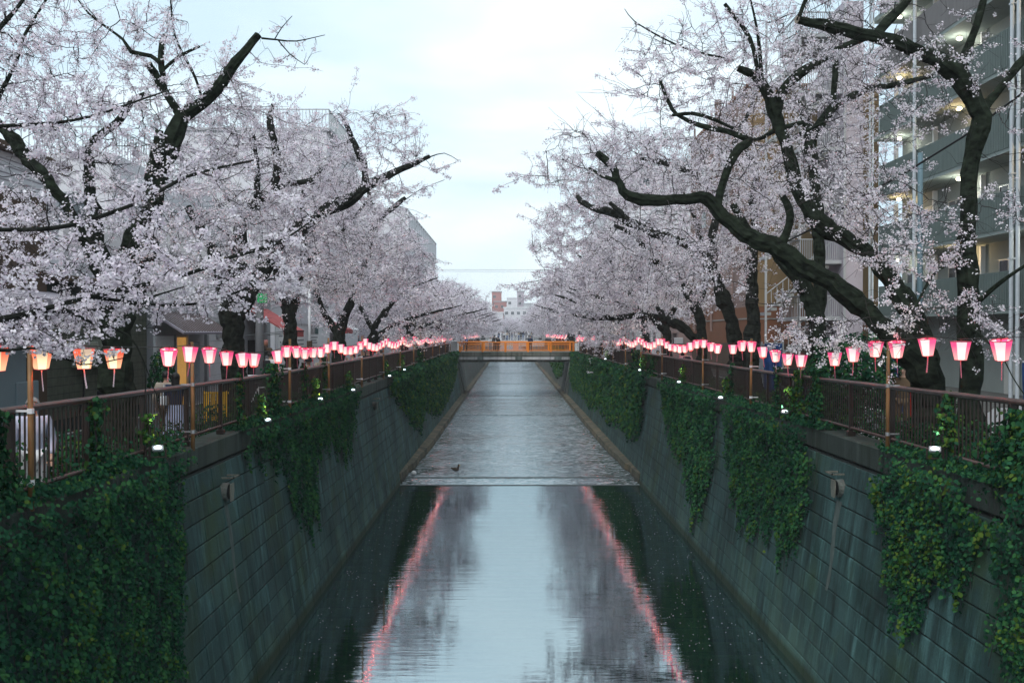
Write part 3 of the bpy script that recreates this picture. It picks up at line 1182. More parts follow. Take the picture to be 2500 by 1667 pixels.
    CV, CF = flowers(sub, 1, spread * .8, fsize * .55, r_, sides)
    V = np.vstack([FV, CV])
    F = np.vstack([FF, CF + len(FV)])
    mi = np.concatenate([mi, np.full(len(CF), 2)])
    return paths, (twV, twF), (V, F, mi), r_


TRI = [0]


def make_tree(label, origin, limbs, blobs, n1, n2, seed, group=None, moss=False, **kw):
    """one cherry tree: trunk (with limbs), branches, blossom crown, all relative to its foot"""
    o = np.array(origin, float)
    f0 = limbs[0][0]
    limbs = [[(f0[0], f0[1], GZ - .06 if o[2] or o[1] else -.46, f0[3] * 1.2)] + list(limbs[0])] + limbs[1:] if f0[2] > GZ else limbs
    limbs = [[(p[0] - o[0], p[1] - o[1], p[2] - o[2], p[3]) for p in l] for l in limbs]
    blobs = [(b[0] - o[0], b[1] - o[1], b[2] - o[2]) + tuple(b[3:]) for b in blobs]
    paths, tw, bl, r_ = grow(limbs, blobs, n1, n2, seed, **kw)
    t = thing('cherry_tree', label, 'cherry tree', tuple(o), 0, group)
    mb = limb_mesh(paths, r_)
    mb.build('trunk', [M['bark_moss'] if moss else M['bark'], M['cut']], t, smooth=False)
    me = np_mesh('branches', tw[0], tw[1], [M['twig']])
    link('branches', me, t, kind='stuff')
    me = np_mesh('blossom_crown', bl[0], bl[1], [M['petal'], M['petal2'], M['calyx']], bl[2])
    link('blossom_crown', me, t, kind='stuff')
    TRI[0] += len(tw[1]) * 2 + len(bl[1]) * (bl[1].shape[1] - 2)
    return t


def LM(rows):
    """limb rows (pixel x, pixel y, distance, radius in pixels) -> world"""
    out = []
    Y = 17
    for r in rows:
        if len(r) == 4:
            x, y, Y, rr = r
        else:
            x, y, rr = r
        p = P(x, y, Y)
        out.append((p.x, p.y, p.z, rr * .80 * Y / FPX))
    return out


def BL(rows):
    out = []
    for (x, y, Y, ax, ay, az, w) in rows:
        p = P(x, y, Y)
        out.append((p.x, p.y, p.z, ax, ay, az, w))
    return out


ALLT = []
# ---- left bank, big tree by the second lantern pole
L1 = [
    [(290, 1110, 17, 62), (287, 1050, 17, 53), (285, 960, 17, 48), (282, 850, 17, 46), (290, 760, 17, 42), (305, 690, 17, 34), (318, 630, 17, 30), (345, 560, 17, 27), (372, 510, 17, 28), (384, 450, 17.2, 28), (401, 391, 17.3, 27), (430, 330, 17.5, 25), (449, 285, 17.5, 21), (493, 252, 17.5, 18), (544, 204, 17.6, 15), (578, 153, 17.6, 14), (633, 88, 17.7, 11)],
    [(290, 770, 17, 32), (268, 700, 17.3, 27), (240, 612, 17.6, 22), (232, 529, 17.8, 19), (222, 475, 17.9, 17), (220, 400, 18, 15), (220, 359, 18, 13), (258, 325, 18, 12), (289, 300, 18, 11), (323, 252, 18, 9), (357, 231, 18, 7)],
    [(280, 730, 16.8, 26), (235, 640, 16.5, 18), (190, 550, 16.3, 15), (158, 490, 16.2, 15), (125, 455, 16.2, 16), (110, 430, 16.3, 16), (74, 395, 16.5, 17), (30, 335, 16.8, 17), (-30, 275, 17, 14)],
    [(439, 280, 17.5, 14), (408, 231, 17.4, 12), (378, 180, 17.3, 11), (364, 158, 17.2, 11)],
    [(408, 235, 17.4, 9), (398, 170, 17.5, 9), (395, 129, 17.6, 8), (405, 88, 17.7, 8)],
    [(398, 175, 17.5, 6), (440, 140, 17.5, 5), (490, 116, 17.5, 4)],
    [(396, 160, 17.5, 7), (371, 139, 17.5, 6), (323, 129, 17.5, 6), (303, 99, 17.5, 4), (221, 37, 17.5, 3), (180, -20, 17.5, 2)],
    [(365, 440, 17, 15), (378, 385, 17, 14), (391, 320, 17, 12)],
    [(303, 700, 17.2, 25), (350, 650, 17.3, 18), (378, 588, 17.4, 17), (381, 517, 17.3, 18)],
    [(497, 250, 17.5, 4), (478, 190, 17.3, 4), (430, 90, 17.2, 3), (418, -20, 17, 2)],
    [(0, 240, 16.9, 8), (44, 153, 17, 6), (61, 95, 17, 5), (119, 0, 17, 4)],
    [(640, 96, 17.7, 3.5), (680, 100, 17.8, 2.5), (725, 103, 17.9, 2), (795, 88, 18, 1)],
    [(672, 99, 17.8, 2), (690, 70, 17.8, 1.5), (715, 42, 17.8, 1)],
    [(680, 100, 17.8, 2), (710, 135, 17.8, 1.5), (745, 160, 17.8, 1)],
]
L1b = BL([(80, 60, 17, .9, 1.6, .9, 1.3), (200, 90, 17.5, 1.0, 1.6, .8, 1.1), (340, 60, 17.5, 1.0, 1.3, .7, .8), (70, 250, 17, 1.3, 2.0, 1.2, 2.2), (230, 300, 17.5, 1.5, 2.2, 1.2, 2.4),
          (420, 220, 17.5, 1.3, 1.8, .9, 1.4), (520, 300, 18, 1.3, 1.8, .9, 1.5), (540, 200, 17.6, .8, 1, .7, .5), (700, 105, 17.8, .7, .5, .55, .24), (400, 420, 17.5, 1.7, 2.2, 1.1, 2.2), (150, 480, 17, 1.8, 2.2, 1.2, 2.4),
          (560, 440, 18.5, 1.4, 2, 1.0, 1.4), (330, 600, 17, 1.8, 2.2, 1.0, 1.6), (90, 640, 17, 1.6, 2, 1.0, 1.5), (480, 590, 17.5, 1.3, 2, .9, 1.2)])
ALLT.append(make_tree('large dark cherry tree at the left with sawn-off limbs above the second lantern pole', P(290, 1104, 17),
                      [LM(l) for l in L1], L1b, 400, 3500, 11, per=11, fsize=0.0176, spread=0.0360, tw=.0075, cl_step=.082, gap=.85, bare=.27, moss=True))
# ---- left foreground branches of a tree standing just outside the picture
L0 = [
    [(-640, 1290, 8.6, 110), (-620, 1000, 8.6, 96), (-600, 700, 8.6, 80), (-560, 480, 8.6, 60), (-540, 250, 8.8, 40)],
    [(-570, 600, 8.6, 40), (-300, 400, 9, 22), (-100, 330, 9.3, 8), (0, 310, 9.5, 5), (129, 303, 9.8, 4.5), (238, 282, 10, 4), (340, 248, 10.2, 3), (418, 221, 10.4, 2)],
    [(-590, 700, 8.6, 44), (-300, 610, 8.8, 24), (-100, 565, 9, 9), (0, 561, 9.1, 7), (119, 559, 9.3, 6.5), (208, 541, 9.5, 6), (256, 526, 9.6, 5.5), (357, 487, 9.9, 5), (432, 445, 10.1, 4.5), (483, 424, 10.3, 4.5), (551, 407, 10.5, 4), (625, 392, 10.7, 2.5)],
    [(-600, 860, 8.6, 44), (-300, 840, 8.5, 26), (-100, 808, 8.6, 14), (0, 782, 8.8, 11), (75, 767, 8.9, 9), (119, 752, 9, 8), (223, 725, 9.2, 6.5), (298, 707, 9.4, 6.5), (417, 681, 9.7, 6), (500, 655, 9.9, 5), (566, 627, 10.1, 5), (655, 603, 10.3, 4.5), (700, 582, 10.5, 3), (760, 540, 10.6, 2)],
    [(223, 725, 9.2, 5), (300, 735, 9.4, 4.5), (390, 745, 9.6, 4), (494, 740, 9.8, 4), (596, 707, 10, 3.5), (700, 666, 10.3, 2.5)],
    [(75, 767, 8.9, 6), (170, 760, 9.2, 5), (280, 752, 9.5, 4), (370, 725, 9.7, 3.5), (450, 700, 9.8, 2)],
    [(140, 745, 9, 5), (230, 790, 9.2, 4), (310, 815, 9.3, 3), (350, 880, 9.3, 2), (355, 950, 9.3, 1.5), (350, 1010, 9.3, 1.2)],
    [(-300, 840, 8.5, 12), (-100, 850, 8.5, 8), (20, 855, 8.6, 5), (100, 850, 8.8, 3.5), (200, 890, 9, 2.5), (320, 870, 9.1, 1.5)],
    [(350, 880, 9.3, 1.6), (380, 960, 9.4, 1.3), (395, 1022, 9.4, 1)],
    [(-560, 480, 8.6, 30), (-250, 250, 9, 18), (-60, 130, 9.4, 9), (40, 30, 9.7, 5), (100, -60, 10, 3)],
]
L0b = BL([(40, 600, 9.2, .8, .8, .55, 1.3), (120, 680, 9.2, .9, .8, .42, 2.0), (280, 650, 9.5, .9, .8, .42, 1.8), (300, 760, 9.4, .9, .7, .28, 1.5), (90, 790, 9, .8, .7, .30, 1.4), (430, 690, 9.8, .9, .7, .36, 1.5), (560, 700, 10, .8, .7, .36, 1.5),
          (560, 600, 10.2, .7, .7, .36, 1.0), (640, 640, 10.3, .6, .7, .40, 1.0), (700, 540, 10.6, .35, .5, .30, .4), (350, 520, 9.8, .8, .7, .36, .8), (180, 540, 9.4, .9, .8, .4, 1.1), (60, 830, 8.8, .55, .5, .13, .7), (160, 850, 8.9, .3, .4, .10, .3),
          (300, 830, 9.2, .25, .35, .12, .25), (352, 960, 9.3, .06, .08, .28, .10), (390, 1010, 9.4, .10, .08, .05, .06), (60, 300, 9.7, .9, .8, .4, .6), (250, 290, 10, .8, .8, .3, .45), (30, 60, 9.7, .5, .7, .5, .6), (480, 430, 10.2, .7, .7, .3, .5)])
ALLT.append(make_tree('cherry tree at the left edge, its thin foreground branches in bloom over the first lanterns', P(-640, 1290, 8.6),
                      [LM(l) for l in L0], L0b, 330, 2300, 12, per=12, fsize=0.0139, spread=0.0256, sides=5, tw=.0046, cl_step=.075, gap=.8, low=-.6, reach=.7, whisk=.25, wlen=.5))
# ---- left bank, second tree
L2 = [
    [(572, 1000, 24.2, 44), (571, 900, 24.2, 34), (568, 820, 24.2, 33), (568, 768, 24.2, 32), (572, 680, 24.4, 26), (588, 600, 24.6, 20), (590, 545, 24.8, 17), (626, 500, 25, 16), (664, 462, 25, 14), (680, 400, 25, 12), (672, 355, 25, 10), (660, 300, 25, 8), (668, 255, 25, 5)],
    [(575, 770, 24.2, 28), (612, 712, 24.5, 22), (659, 622, 25, 20), (689, 584, 25.2, 20), (733, 554, 25.5, 18), (804, 510, 26, 17), (855, 487, 26.2, 17), (893, 459, 26.4, 15), (927, 439, 26.6, 13), (983, 413, 27, 9), (1049, 383, 27.3, 6)],
    [(891, 460, 26.4, 12), (891, 413, 26.4, 10), (875, 372, 26.3, 9), (855, 326, 26.2, 7), (840, 294, 26, 6)],
    [(560, 765, 24.2, 24), (524, 624, 24, 15), (492, 560, 24, 13), (459, 505, 24, 11)],
    [(664, 465, 25, 8), (715, 449, 25.2, 7), (763, 439, 25.4, 7), (786, 414, 25.5, 5)],
    [(1050, 384, 27.3, 2), (1085, 375, 27.4, 1.3), (1118, 392, 27.4, 1)],
    [(626, 500, 25, 9), (630, 420, 24.6, 7), (620, 330, 24.3, 5)],
]
L2b = BL([(620, 330, 25, 1.5, 2.2, .9, 1.6), (780, 340, 26, 1.5, 2.2, .7, 1.4), (900, 300, 26.4, 1.5, 1.8, .6, .8), (950, 360, 27, 1.3, 1.8, .6, .8), (1040, 400, 27.3, .7, .8, .30, .18), (680, 440, 25, 2.0, 2.4, 1.0, 2.3), (830, 440, 26, 1.6, 2.2, .9, 1.8),
          (600, 560, 24.5, 2.0, 2.4, 1.1, 2.3), (750, 580, 25.5, 1.9, 2.4, .9, 2.0), (650, 690, 25, 1.8, 2.2, .8, 1.5), (520, 680, 24, 1.5, 2, .9, 1.2), (800, 680, 26, 1.5, 2.2, .6, 1.2), (960, 470, 27, .7, 1.4, .45, .4)])
ALLT.append(make_tree('left-bank cherry tree with a thick limb sweeping right over the canal', P(572, 1000, 24.2),
                      [LM(l) for l in L2], L2b, 340, 3500, 13, per=10, fsize=0.0218, spread=0.0440, tw=.0085, cl_step=.11, gap=.9, bare=.25))
# ---- left bank, third tree
L3 = [
    [(712, 960, 30.7, 26), (710, 850, 30.7, 19), (708, 790, 30.7, 17), (695, 735, 30.8, 14), (680, 690, 31, 11), (672, 640, 31, 9), (655, 585, 31, 7)],
    [(706, 790, 30.7, 14), (722, 730, 31, 12), (735, 660, 31, 10), (745, 580, 31.2, 9), (735, 500, 31.5, 7), (760, 420, 31.5, 5)],
    [(735, 660, 31, 8), (790, 600, 31.5, 7), (840, 560, 32, 5), (890, 500, 32.5, 4)],
]
L3b = BL([(700, 400, 31.5, 2, 2.4, 1.0, 1.4), (800, 480, 32, 2, 2.4, 1.1, 1.7), (700, 560, 31, 2.2, 2.4, 1.2, 2), (860, 590, 32, 1.8, 2.4, .9, 1.5), (760, 680, 31, 2.2, 2.4, .8, 1.6), (640, 660, 31, 1.6, 2.2, 1.0, 1.2)])
ALLT.append(make_tree('left-bank cherry tree with a slim fork in front of the white site hoarding', P(712, 945, 30.7),
                      [LM(l) for l in L3], L3b, 280, 3400, 14, per=10, fsize=0.0252, spread=0.0520, tw=.010, cl_step=.14, gap=.9))
L4 = [
    [(827, 930, 39, 24), (827, 850, 39, 16), (829, 815, 39, 17), (840, 775, 39, 13), (856, 745, 39, 11), (872, 690, 39.5, 9), (888, 650, 39.7, 8), (903, 617, 40, 10), (909, 570, 40, 9), (924, 538, 40, 8), (957, 510, 40.2, 7), (990, 484, 40.4, 6)],
    [(826, 820, 39, 12), (805, 785, 39, 9), (790, 760, 38.8, 8), (775, 715, 38.6, 7), (770, 650, 38.5, 6), (790, 580, 38.5, 5)],
    [(922, 536, 40, 6), (906, 500, 40, 6), (900, 462, 40, 5), (897, 420, 40, 3)],
    [(993, 486, 40.4, 1.6), (1030, 462, 40.6, 1.2), (1085, 440, 40.8, .8)],
]
L4b = BL([(800, 470, 39, 2.2, 2.6, 1.0, 1.2), (880, 560, 39.5, 2.4, 2.8, 1.2, 2), (960, 600, 40.3, 1.4, 2.4, .7, .8), (1035, 465, 40.6, .7, .8, .35, .12), (800, 620, 39, 2.2, 2.8, 1.2, 1.8), (900, 680, 39.6, 2.2, 2.8, .9, 1.7), (1000, 650, 40.4, 1.3, 2.4, .8, .9)])
ALLT.append(make_tree('left-bank cherry tree with a V-shaped fork at the right end of the hoarding', P(827, 915, 39),
                      [LM(l) for l in L4], L4b, 260, 3200, 15, per=9, fsize=0.0302, spread=0.0640, tw=.012, cl_step=.17, gap=.9))
# ---- right bank, nearest tree with arching upper limb
R0 = [
    [(2374, 1110, 16.5, 40), (2371, 1000, 16.5, 31), (2371, 900, 16.5, 28), (2368, 800, 16.5, 27), (2362, 700, 16.5, 26), (2360, 640, 16.5, 31), (2362, 560, 16.5, 24), (2364, 480, 16.5, 23), (2372, 400, 16.5, 24), (2380, 340, 16.5, 26), (2395, 290, 16.5, 27), (2370, 230, 16.5, 28), (2340, 190, 16.5, 25), (2290, 150, 16.5, 22), (2254, 133, 16.5, 21), (2200, 110, 16.4, 19), (2126, 90, 16.3, 18), (2040, 70, 16.2, 16), (1980, 58, 16.1, 13), (1944, 50, 16, 12)],
    [(1947, 52, 16, 7), (1958, 20, 16, 6), (1966, 0, 16, 6), (1978, -40, 16, 5)],
    [(2340, 185, 16.5, 15), (2365, 110, 16.5, 13), (2385, 50, 16.5, 11), (2410, -30, 16.5, 9)],
    [(2400, 265, 16.5, 17), (2440, 215, 16.6, 12), (2500, 145, 16.7, 10), (2560, 90, 16.8, 8)],
    [(2130, 92, 16.3, 14), (2180, 40, 16.6, 13), (2215, 0, 16.8, 11), (2240, -50, 17, 9)],
    [(2365, 760, 16.4, 9), (2430, 700, 16, 6), (2500, 650, 15.6, 5), (2580, 600, 15.4, 4)],
    [(2364, 630, 16.4, 7), (2290, 660, 15.8, 5), (2240, 740, 15.2, 4), (2220, 790, 15, 3)],
    [(2372, 800, 16.4, 5), (2440, 860, 15.2, 3), (2480, 930, 14.4, 2), (2530, 1000, 14, 1.5)],
]
R0b = BL([(2050, 120, 16.2, 1.0, 1.4, .9, 1.2), (2180, 200, 16.2, 1.2, 1.4, .9, .9), (2100, 20, 16.5, 1.2, 1.4, .6, .9), (2350, 130, 16.5, 1.0, 1.3, .9, .5), (2440, 300, 16.3, .9, 1.2, .9, .4), (2220, 560, 15.8, 1.3, 1.2, .5, .9), (2200, 620, 15.5, 1.0, 1, .3, .7),
          (2120, 470, 15.8, 1.3, 1.3, .6, 1.0), (2440, 520, 16, .9, 1.1, .5, .35), (2250, 770, 15.2, 1.2, 1.1, .5, .6), (2400, 800, 15.2, 1, 1, .5, .4), (2060, 850, 15.4, 1.0, .9, .14, .3), (2330, 230, 16.2, 1.2, 1.2, .5, .5), (2000, 800, 16, .9, 1, .22, .45)])
ALLT.append(make_tree('upright right-bank cherry tree with a long sawn limb arching left across the top', P(2374, 1105, 16.5),
                      [LM(l) for l in R0], R0b, 300, 1700, 21, per=11, fsize=0.0168, spread=0.0336, tw=.0062, cl_step=.11, gap=.75, whisk=.4, bare=.52, moss=True, low=1.0))
R1 = [
    [(2278, 1080, 18, 56), (2275, 1000, 18, 46), (2262, 930, 18, 44), (2232, 872, 18, 42), (2190, 825, 18, 34), (2154, 800, 18, 30), (2099, 745, 18.1, 28), (2030, 690, 18.2, 27), (1960, 649, 18.3, 26), (1905, 610, 18.4, 26), (1850, 588, 18.5, 24), (1801, 560, 18.6, 22), (1756, 520, 18.7, 22), (1727, 482, 18.8, 19), (1682, 485, 18.9, 16), (1607, 490, 19, 15), (1533, 479, 19.1, 14), (1515, 452, 19.1, 12), (1503, 430, 19.2, 11), (1495, 408, 19.2, 10), (1458, 374, 19.3, 9)],
    [(2262, 930, 18.1, 36), (2237, 787, 18.3, 30), (2168, 676, 18.6, 27), (2112, 613, 18.8, 25), (2016, 555, 19, 24), (1960, 490, 19.2, 21), (1940, 430, 19.3, 18), (1915, 350, 19.4, 18), (1890, 275, 19.5, 18), (1870, 225, 19.5, 17), (1840, 185, 19.5, 13), (1800, 168, 19.5, 9)],
    [(1893, 275, 19.5, 15), (1903, 235, 19.5, 14), (1918, 212, 19.5, 14), (1956, 179, 19.5, 13), (2001, 149, 19.5, 12), (2061, 116, 19.5, 11), (2122, 90, 19.4, 9)],
    [(1860, 205, 19.5, 6), (1853, 119, 19.4, 5), (1843, 54, 19.3, 4), (1826, -20, 19.2, 3)],
    [(1853, 200, 19.5, 6), (1838, 120, 19.5, 6), (1819, 77, 19.5, 7), (1790, 40, 19.5, 7), (1768, 12, 19.5, 6)],
    [(1899, 612, 18.4, 18), (1918, 575, 18.4, 13), (1927, 545, 18.4, 12), (1925, 510, 18.4, 11), (1911, 480, 18.4, 9)],
    [(1745, 520, 18.7, 14), (1762, 458, 18.9, 12), (1780, 400, 19, 11), (1805, 362, 19.1, 11), (1831, 345, 19.2, 10), (1771, 321, 19.3, 8), (1712, 309, 19.4, 7), (1652, 280, 19.5, 6), (1634, 255, 19.5, 6), (1622, 228, 19.5, 5), (1610, 195, 19.6, 4)],
    [(1790, 149, 19.5, 4), (1688, 125, 19.5, 3.2), (1617, 95, 19.5, 2.4), (1548, 54, 19.5, 1.8), (1524, 24, 19.5, 1)],
    [(1515, 445, 19.1, 8), (1470, 430, 19.2, 6), (1437, 412, 19.3, 5)],
    [(1640, 283, 19.5, 5), (1690, 278, 19.4, 6), (1740, 292, 19.3, 6), (1790, 315, 19.2, 5)],
    [(1910, 350, 19.4, 10), (1950, 330, 19.3, 6), (2010, 300, 19.2, 4)],
]
R1b = BL([(1850, 100, 19.5, 1.3, 1.7, .9, 1.6), (1720, 110, 19.5, 1.1, 1.5, .7, 1.0), (1600, 120, 19.5, .9, 1.1, .6, .5), (1960, 60, 19.5, 1.2, 1.5, .8, 1.2), (1990, 230, 19.4, 1.3, 1.7, .9, 1.4), (1800, 230, 19.5, 1.5, 1.8, .8, 1.6), (1640, 250, 19.5, 1.0, 1.4, .7, .9),
          (1700, 350, 19.3, 1.5, 1.8, .8, 1.8), (1560, 400, 19.2, 1.3, 1.7, .6, 1.4), (1420, 400, 19.4, .9, 1.2, .55, .8), (1340, 440, 19.4, .45, .7, .35, .18), (1850, 430, 19, 1.6, 1.8, .9, 1.8), (2000, 420, 19, 1.4, 1.7, .9, 1.3), (1560, 560, 19, 1.0, 1.5, .5, .7), (1700, 640, 18.7, 1.1, 1.5, .5, .6), (1900, 720, 18.3, .9, 1.2, .4, .35), (2060, 540, 18.7, 1.2, 1.4, .5, .7), (1450, 330, 19.3, .8, 1.1, .4, .4)])
ALLT.append(make_tree('massive right-bank cherry tree leaning left with two thick limbs crossing over the right canal wall', P(2278, 1078, 18),
                      [LM(l) for l in R1], R1b, 380, 2300, 22, per=11, fsize=0.0185, spread=0.0376, tw=.0078, cl_step=.09, gap=.9, bare=.38, moss=True))
R2 = [
    [(2000, 1020, 24.5, 36), (1998, 900, 24.5, 26), (1997, 815, 24.5, 24), (1976, 731, 24.5, 22), (1947, 676, 24.5, 19), (1913, 640, 24.6, 17), (1880, 600, 24.7, 15), (1830, 570, 24.8, 12), (1790, 500, 25, 9)],
    [(1997, 820, 24.5, 20), (2002, 700, 24.8, 16), (1999, 600, 25, 15), (1994, 500, 25, 14), (1985, 410, 25, 15), (1978, 350, 25, 16), (1990, 318, 25, 15), (2012, 290, 25, 14), (2035, 262, 25, 13), (2061, 244, 25, 11), (2120, 219, 25, 10), (2200, 205, 25, 8), (2275, 186, 25, 6)],
    [(2033, 266, 25, 11), (2036, 200, 25, 9), (2040, 130, 25, 7)],
    [(1978, 350, 25, 14), (1965, 290, 25, 13), (1940, 250, 25, 12), (1930, 244, 25, 10)],
    [(1960, 300, 25, 7), (1900, 315, 25, 7), (1850, 340, 25, 6), (1790, 330, 25, 4)],
]
R2b = BL([(2000, 180, 25, 1.8, 2, .9, 1.4), (2150, 180, 25, 1.6, 2, .8, 1.2), (2100, 300, 25, 1.8, 2, .9, 1.3), (1900, 280, 25, 1.8, 2.2, 1.0, 1.6), (2000, 420, 25, 2.0, 2.3, 1.1, 2), (1850, 470, 25, 2.0, 2.3, 1.1, 2), (2130, 520, 25, 1.6, 2.1, .7, 1.0), (1800, 610, 25, 1.8, 2.2, .6, 1.0), (2070, 790, 24, 1.2, 1.5, .3, .5), (1930, 800, 24, 1.0, 1.4, .4, .3)])
ALLT.append(make_tree('right-bank cherry tree with a thick dark trunk standing in front of the white outside staircase', P(2000, 1010, 24.5),
                      [LM(l) for l in R2], R2b, 240, 1250, 23, per=10, fsize=0.0227, spread=0.0464, tw=.009, cl_step=.125, gap=.85, bare=.40, moss=True))
R3 = [
    [(1802, 960, 32.5, 30), (1800, 880, 32.5, 22), (1797, 830, 32.5, 20), (1778, 762, 32.5, 18), (1754, 695, 32.6, 16), (1738, 630, 32.7, 14), (1741, 560, 32.8, 12), (1765, 480, 33, 11), (1780, 400, 33, 9), (1800, 330, 33, 7), (1830, 270, 33, 6), (1850, 200, 33, 5)],
    [(1742, 650, 32.7, 14), (1727, 616, 32.8, 13), (1667, 592, 33, 13), (1607, 572, 33.3, 12), (1548, 548, 33.6, 11), (1488, 518, 34, 10), (1441, 506, 34.3, 9), (1418, 490, 34.5, 8), (1404, 472, 34.6, 6)],
    [(1548, 548, 33.6, 8), (1515, 520, 33.6, 8), (1488, 495, 33.6, 6)],
    [(1760, 480, 33, 8), (1700, 430, 33.3, 8), (1640, 405, 33.6, 8), (1600, 392, 33.8, 7), (1555, 388, 34, 4)],
]
R3b = BL([(1800, 260, 33, 2.0, 2.4, 1.0, 1.0), (1700, 380, 33.4, 2.2, 2.6, 1.2, 1.9), (1560, 380, 34, 1.8, 2.4, 1.0, 1.5), (1420, 380, 34.5, 1.5, 1.8, .9, .9), (1350, 430, 34.8, .9, 1.2, .6, .35), (1480, 480, 34.2, 1.8, 2.3, .9, 1.6), (1620, 520, 33.4, 2.0, 2.4, 1.0, 1.8), (1780, 540, 33, 2.2, 2.4, 1.2, 1.6), (1560, 640, 33.6, 1.8, 2.4, .9, 1.3), (1440, 600, 34.3, 1.3, 2, .8, .9), (1660, 700, 33, 1.8, 2.2, .8, 1.1), (1370, 520, 34.7, .8, 1.3, .5, .4)])
ALLT.append(make_tree('leaning right-bank cherry tree with a long low bough, left of the upright trunk', P(1802, 945, 32.5),
                      [LM(l) for l in R3], R3b, 300, 2800, 24, per=10, fsize=0.0260, spread=0.0544, tw=.010, cl_step=.13, gap=.95, bare=.28))
R3v = [
    [(1838, 960, 31, 27), (1838, 880, 31, 19), (1838, 780, 31, 18), (1836, 700, 31, 16), (1836, 630, 31, 15), (1842, 560, 31, 13), (1838, 480, 31.2, 11), (1845, 420, 31.3, 10), (1822, 370, 31.4, 8)],
    [(1838, 480, 31.2, 8), (1880, 420, 31.2, 7), (1930, 380, 31.2, 5)],
]
R3vb = BL([(1850, 420, 31, 2.0, 2.3, 1.1, 1.2), (1900, 540, 31, 2.0, 2.3, 1.1, 1.2), (1800, 620, 31, 1.8, 2.3, .9, .9)])
ALLT.append(make_tree('upright dark cherry trunk in front of the brown wall beside its leaning neighbour', P(1838, 950, 31),
                      [LM(l) for l in R3v], R3vb, 90, 450, 25, per=10, fsize=0.0244, spread=0.0496, tw=.010, cl_step=.14, gap=.8))
R4 = [
    [(1716, 910, 39.5, 22), (1714, 850, 39.5, 15), (1713, 800, 39.5, 15), (1700, 755, 39.5, 13), (1682, 720, 39.6, 11), (1660, 690, 39.8, 9), (1640, 650, 40, 8), (1601, 638, 40, 9), (1570, 600, 40.2, 9), (1538, 570, 40.4, 7), (1500, 550, 40.6, 5)],
    [(1712, 835, 39.5, 14), (1690, 820, 39.6, 12), (1667, 800, 39.8, 12), (1640, 786, 40, 12), (1616, 779, 40.2, 11), (1565, 770, 40.8, 9), (1500, 776, 41.5, 8), (1440, 775, 42, 6), (1400, 768, 42.5, 4)],
    [(1700, 755, 39.5, 10), (1722, 690, 39.6, 9), (1720, 620, 39.7, 7), (1700, 540, 40, 6), (1660, 460, 40.2, 4)],
    [(1492, 640, 40.6, 2.5), (1488, 600, 40.6, 3), (1490, 555, 40.6, 2)],
]
R4b = BL([(1640, 440, 40, 2.4, 2.8, 1.2, 1.2), (1500, 470, 40.6, 2.2, 2.8, 1.1, 1.3), (1400, 540, 41, 1.8, 2.4, 1.1, 1.2), (1330, 590, 41.5, 1.0, 1.6, .7, .5), (1560, 600, 40.4, 2.4, 2.8, 1.2, 2), (1680, 640, 39.8, 2.0, 2.6, 1.1, 1.2), (1440, 680, 41, 2.0, 2.6, 1.0, 1.6), (1560, 730, 40.4, 2.0, 2.4, .6, 1.2), (1440, 770, 42, 2.0, 2.2, .6, 1.2), (1330, 690, 42, 1.2, 2, .6, .7), (1470, 828, 41.5, 1.2, 1.6, .40, .5)])
ALLT.append(make_tree('right-bank cherry tree sending a thick level limb left just above the lanterns', P(1716, 898, 39.5),
                      [LM(l) for l in R4], R4b, 320, 3900, 26, per=9, fsize=0.0319, spread=0.0656, tw=.012, cl_step=.16, gap=1.0))

# ---- trees farther along: a few individually grown shapes, copied
def far_tree(side, seed, hgt=1.0, **kw):
    r2 = random.Random(seed)
    s = -side                     # +1: canal lies towards +x
    lim = [
        [(0, 0, 0, .27), (.05 * s, 0, 1.0, .21), (.1 * s, .1, 2.2, .19), (.4 * s, r2.uniform(-.3, .3), 3.3, .15), (1.2 * s, r2.uniform(-.5, .5), 4.6 * hgt, .12), (2.3 * s, r2.uniform(-.8, .8), 5.8 * hgt, .09), (3.6 * s, r2.uniform(-1, 1), 6.6 * hgt, .022)],
        [(.1 * s, .1, 2.1, .15), (.9 * s, -.4, 2.9, .12), (2.2 * s, -.8, 3.6, .10), (3.7 * s, -.9, 4.1, .08), (5.2 * s, -.7, 4.6, .022)],
        [(.2 * s, 0, 2.7, .13), (-.6 * s, .6, 4.0, .11), (-1.3 * s, .9, 5.4 * hgt, .09), (-1.6 * s, 1.2, 7.0 * hgt, .022)],
        [(.8 * s, 0, 3.9, .10), (.7 * s, 1.2, 5.2, .09), (1.2 * s, 2.0, 6.8 * hgt, .022)],
    ]
    bl = [(1.0 * s, 0, 7.0 * hgt, 2.6, 2.9, 1.2, 1.7), (2.7 * s, -.2, 6.0 * hgt, 2.1, 2.8, 1.2, 1.5), (4.2 * s, 0, 4.9 * hgt, 1.5, 2.2, .8, .7), (-1.4 * s, .4, 6.2 * hgt, 2.6, 2.9, 1.5, 1.6),
          (1.0 * s, 0, 5.0, 3.0, 3.0, 1.2, 1.8), (3.4 * s, -.4, 3.7, 1.9, 2.5, .8, .9), (2.4 * s, 0, 2.6, 1.8, 2.8, .6, .6), (-1.5 * s, 0, 3.6, 2.0, 2.8, 1.0, 1.1)]
    if side < 0:
        bl = [(b[0] * (.80 if b[0] > 0 else 1),) + b[1:] for b in bl]
    else:
        bl = [(b[0] * (.86 if b[0] < 0 else 1),) + b[1:6] + (b[6] * (.55 if b[0] > 0 else 1),) for b in bl]
    return make_tree('', (0, 0, 0), lim, bl, 230, 2300, seed, per=5, fsize=.055, spread=.11, tw=.016, cl_step=.24, gap=1.0, clear=.03, low=2.2, tw2=.008, **kw)


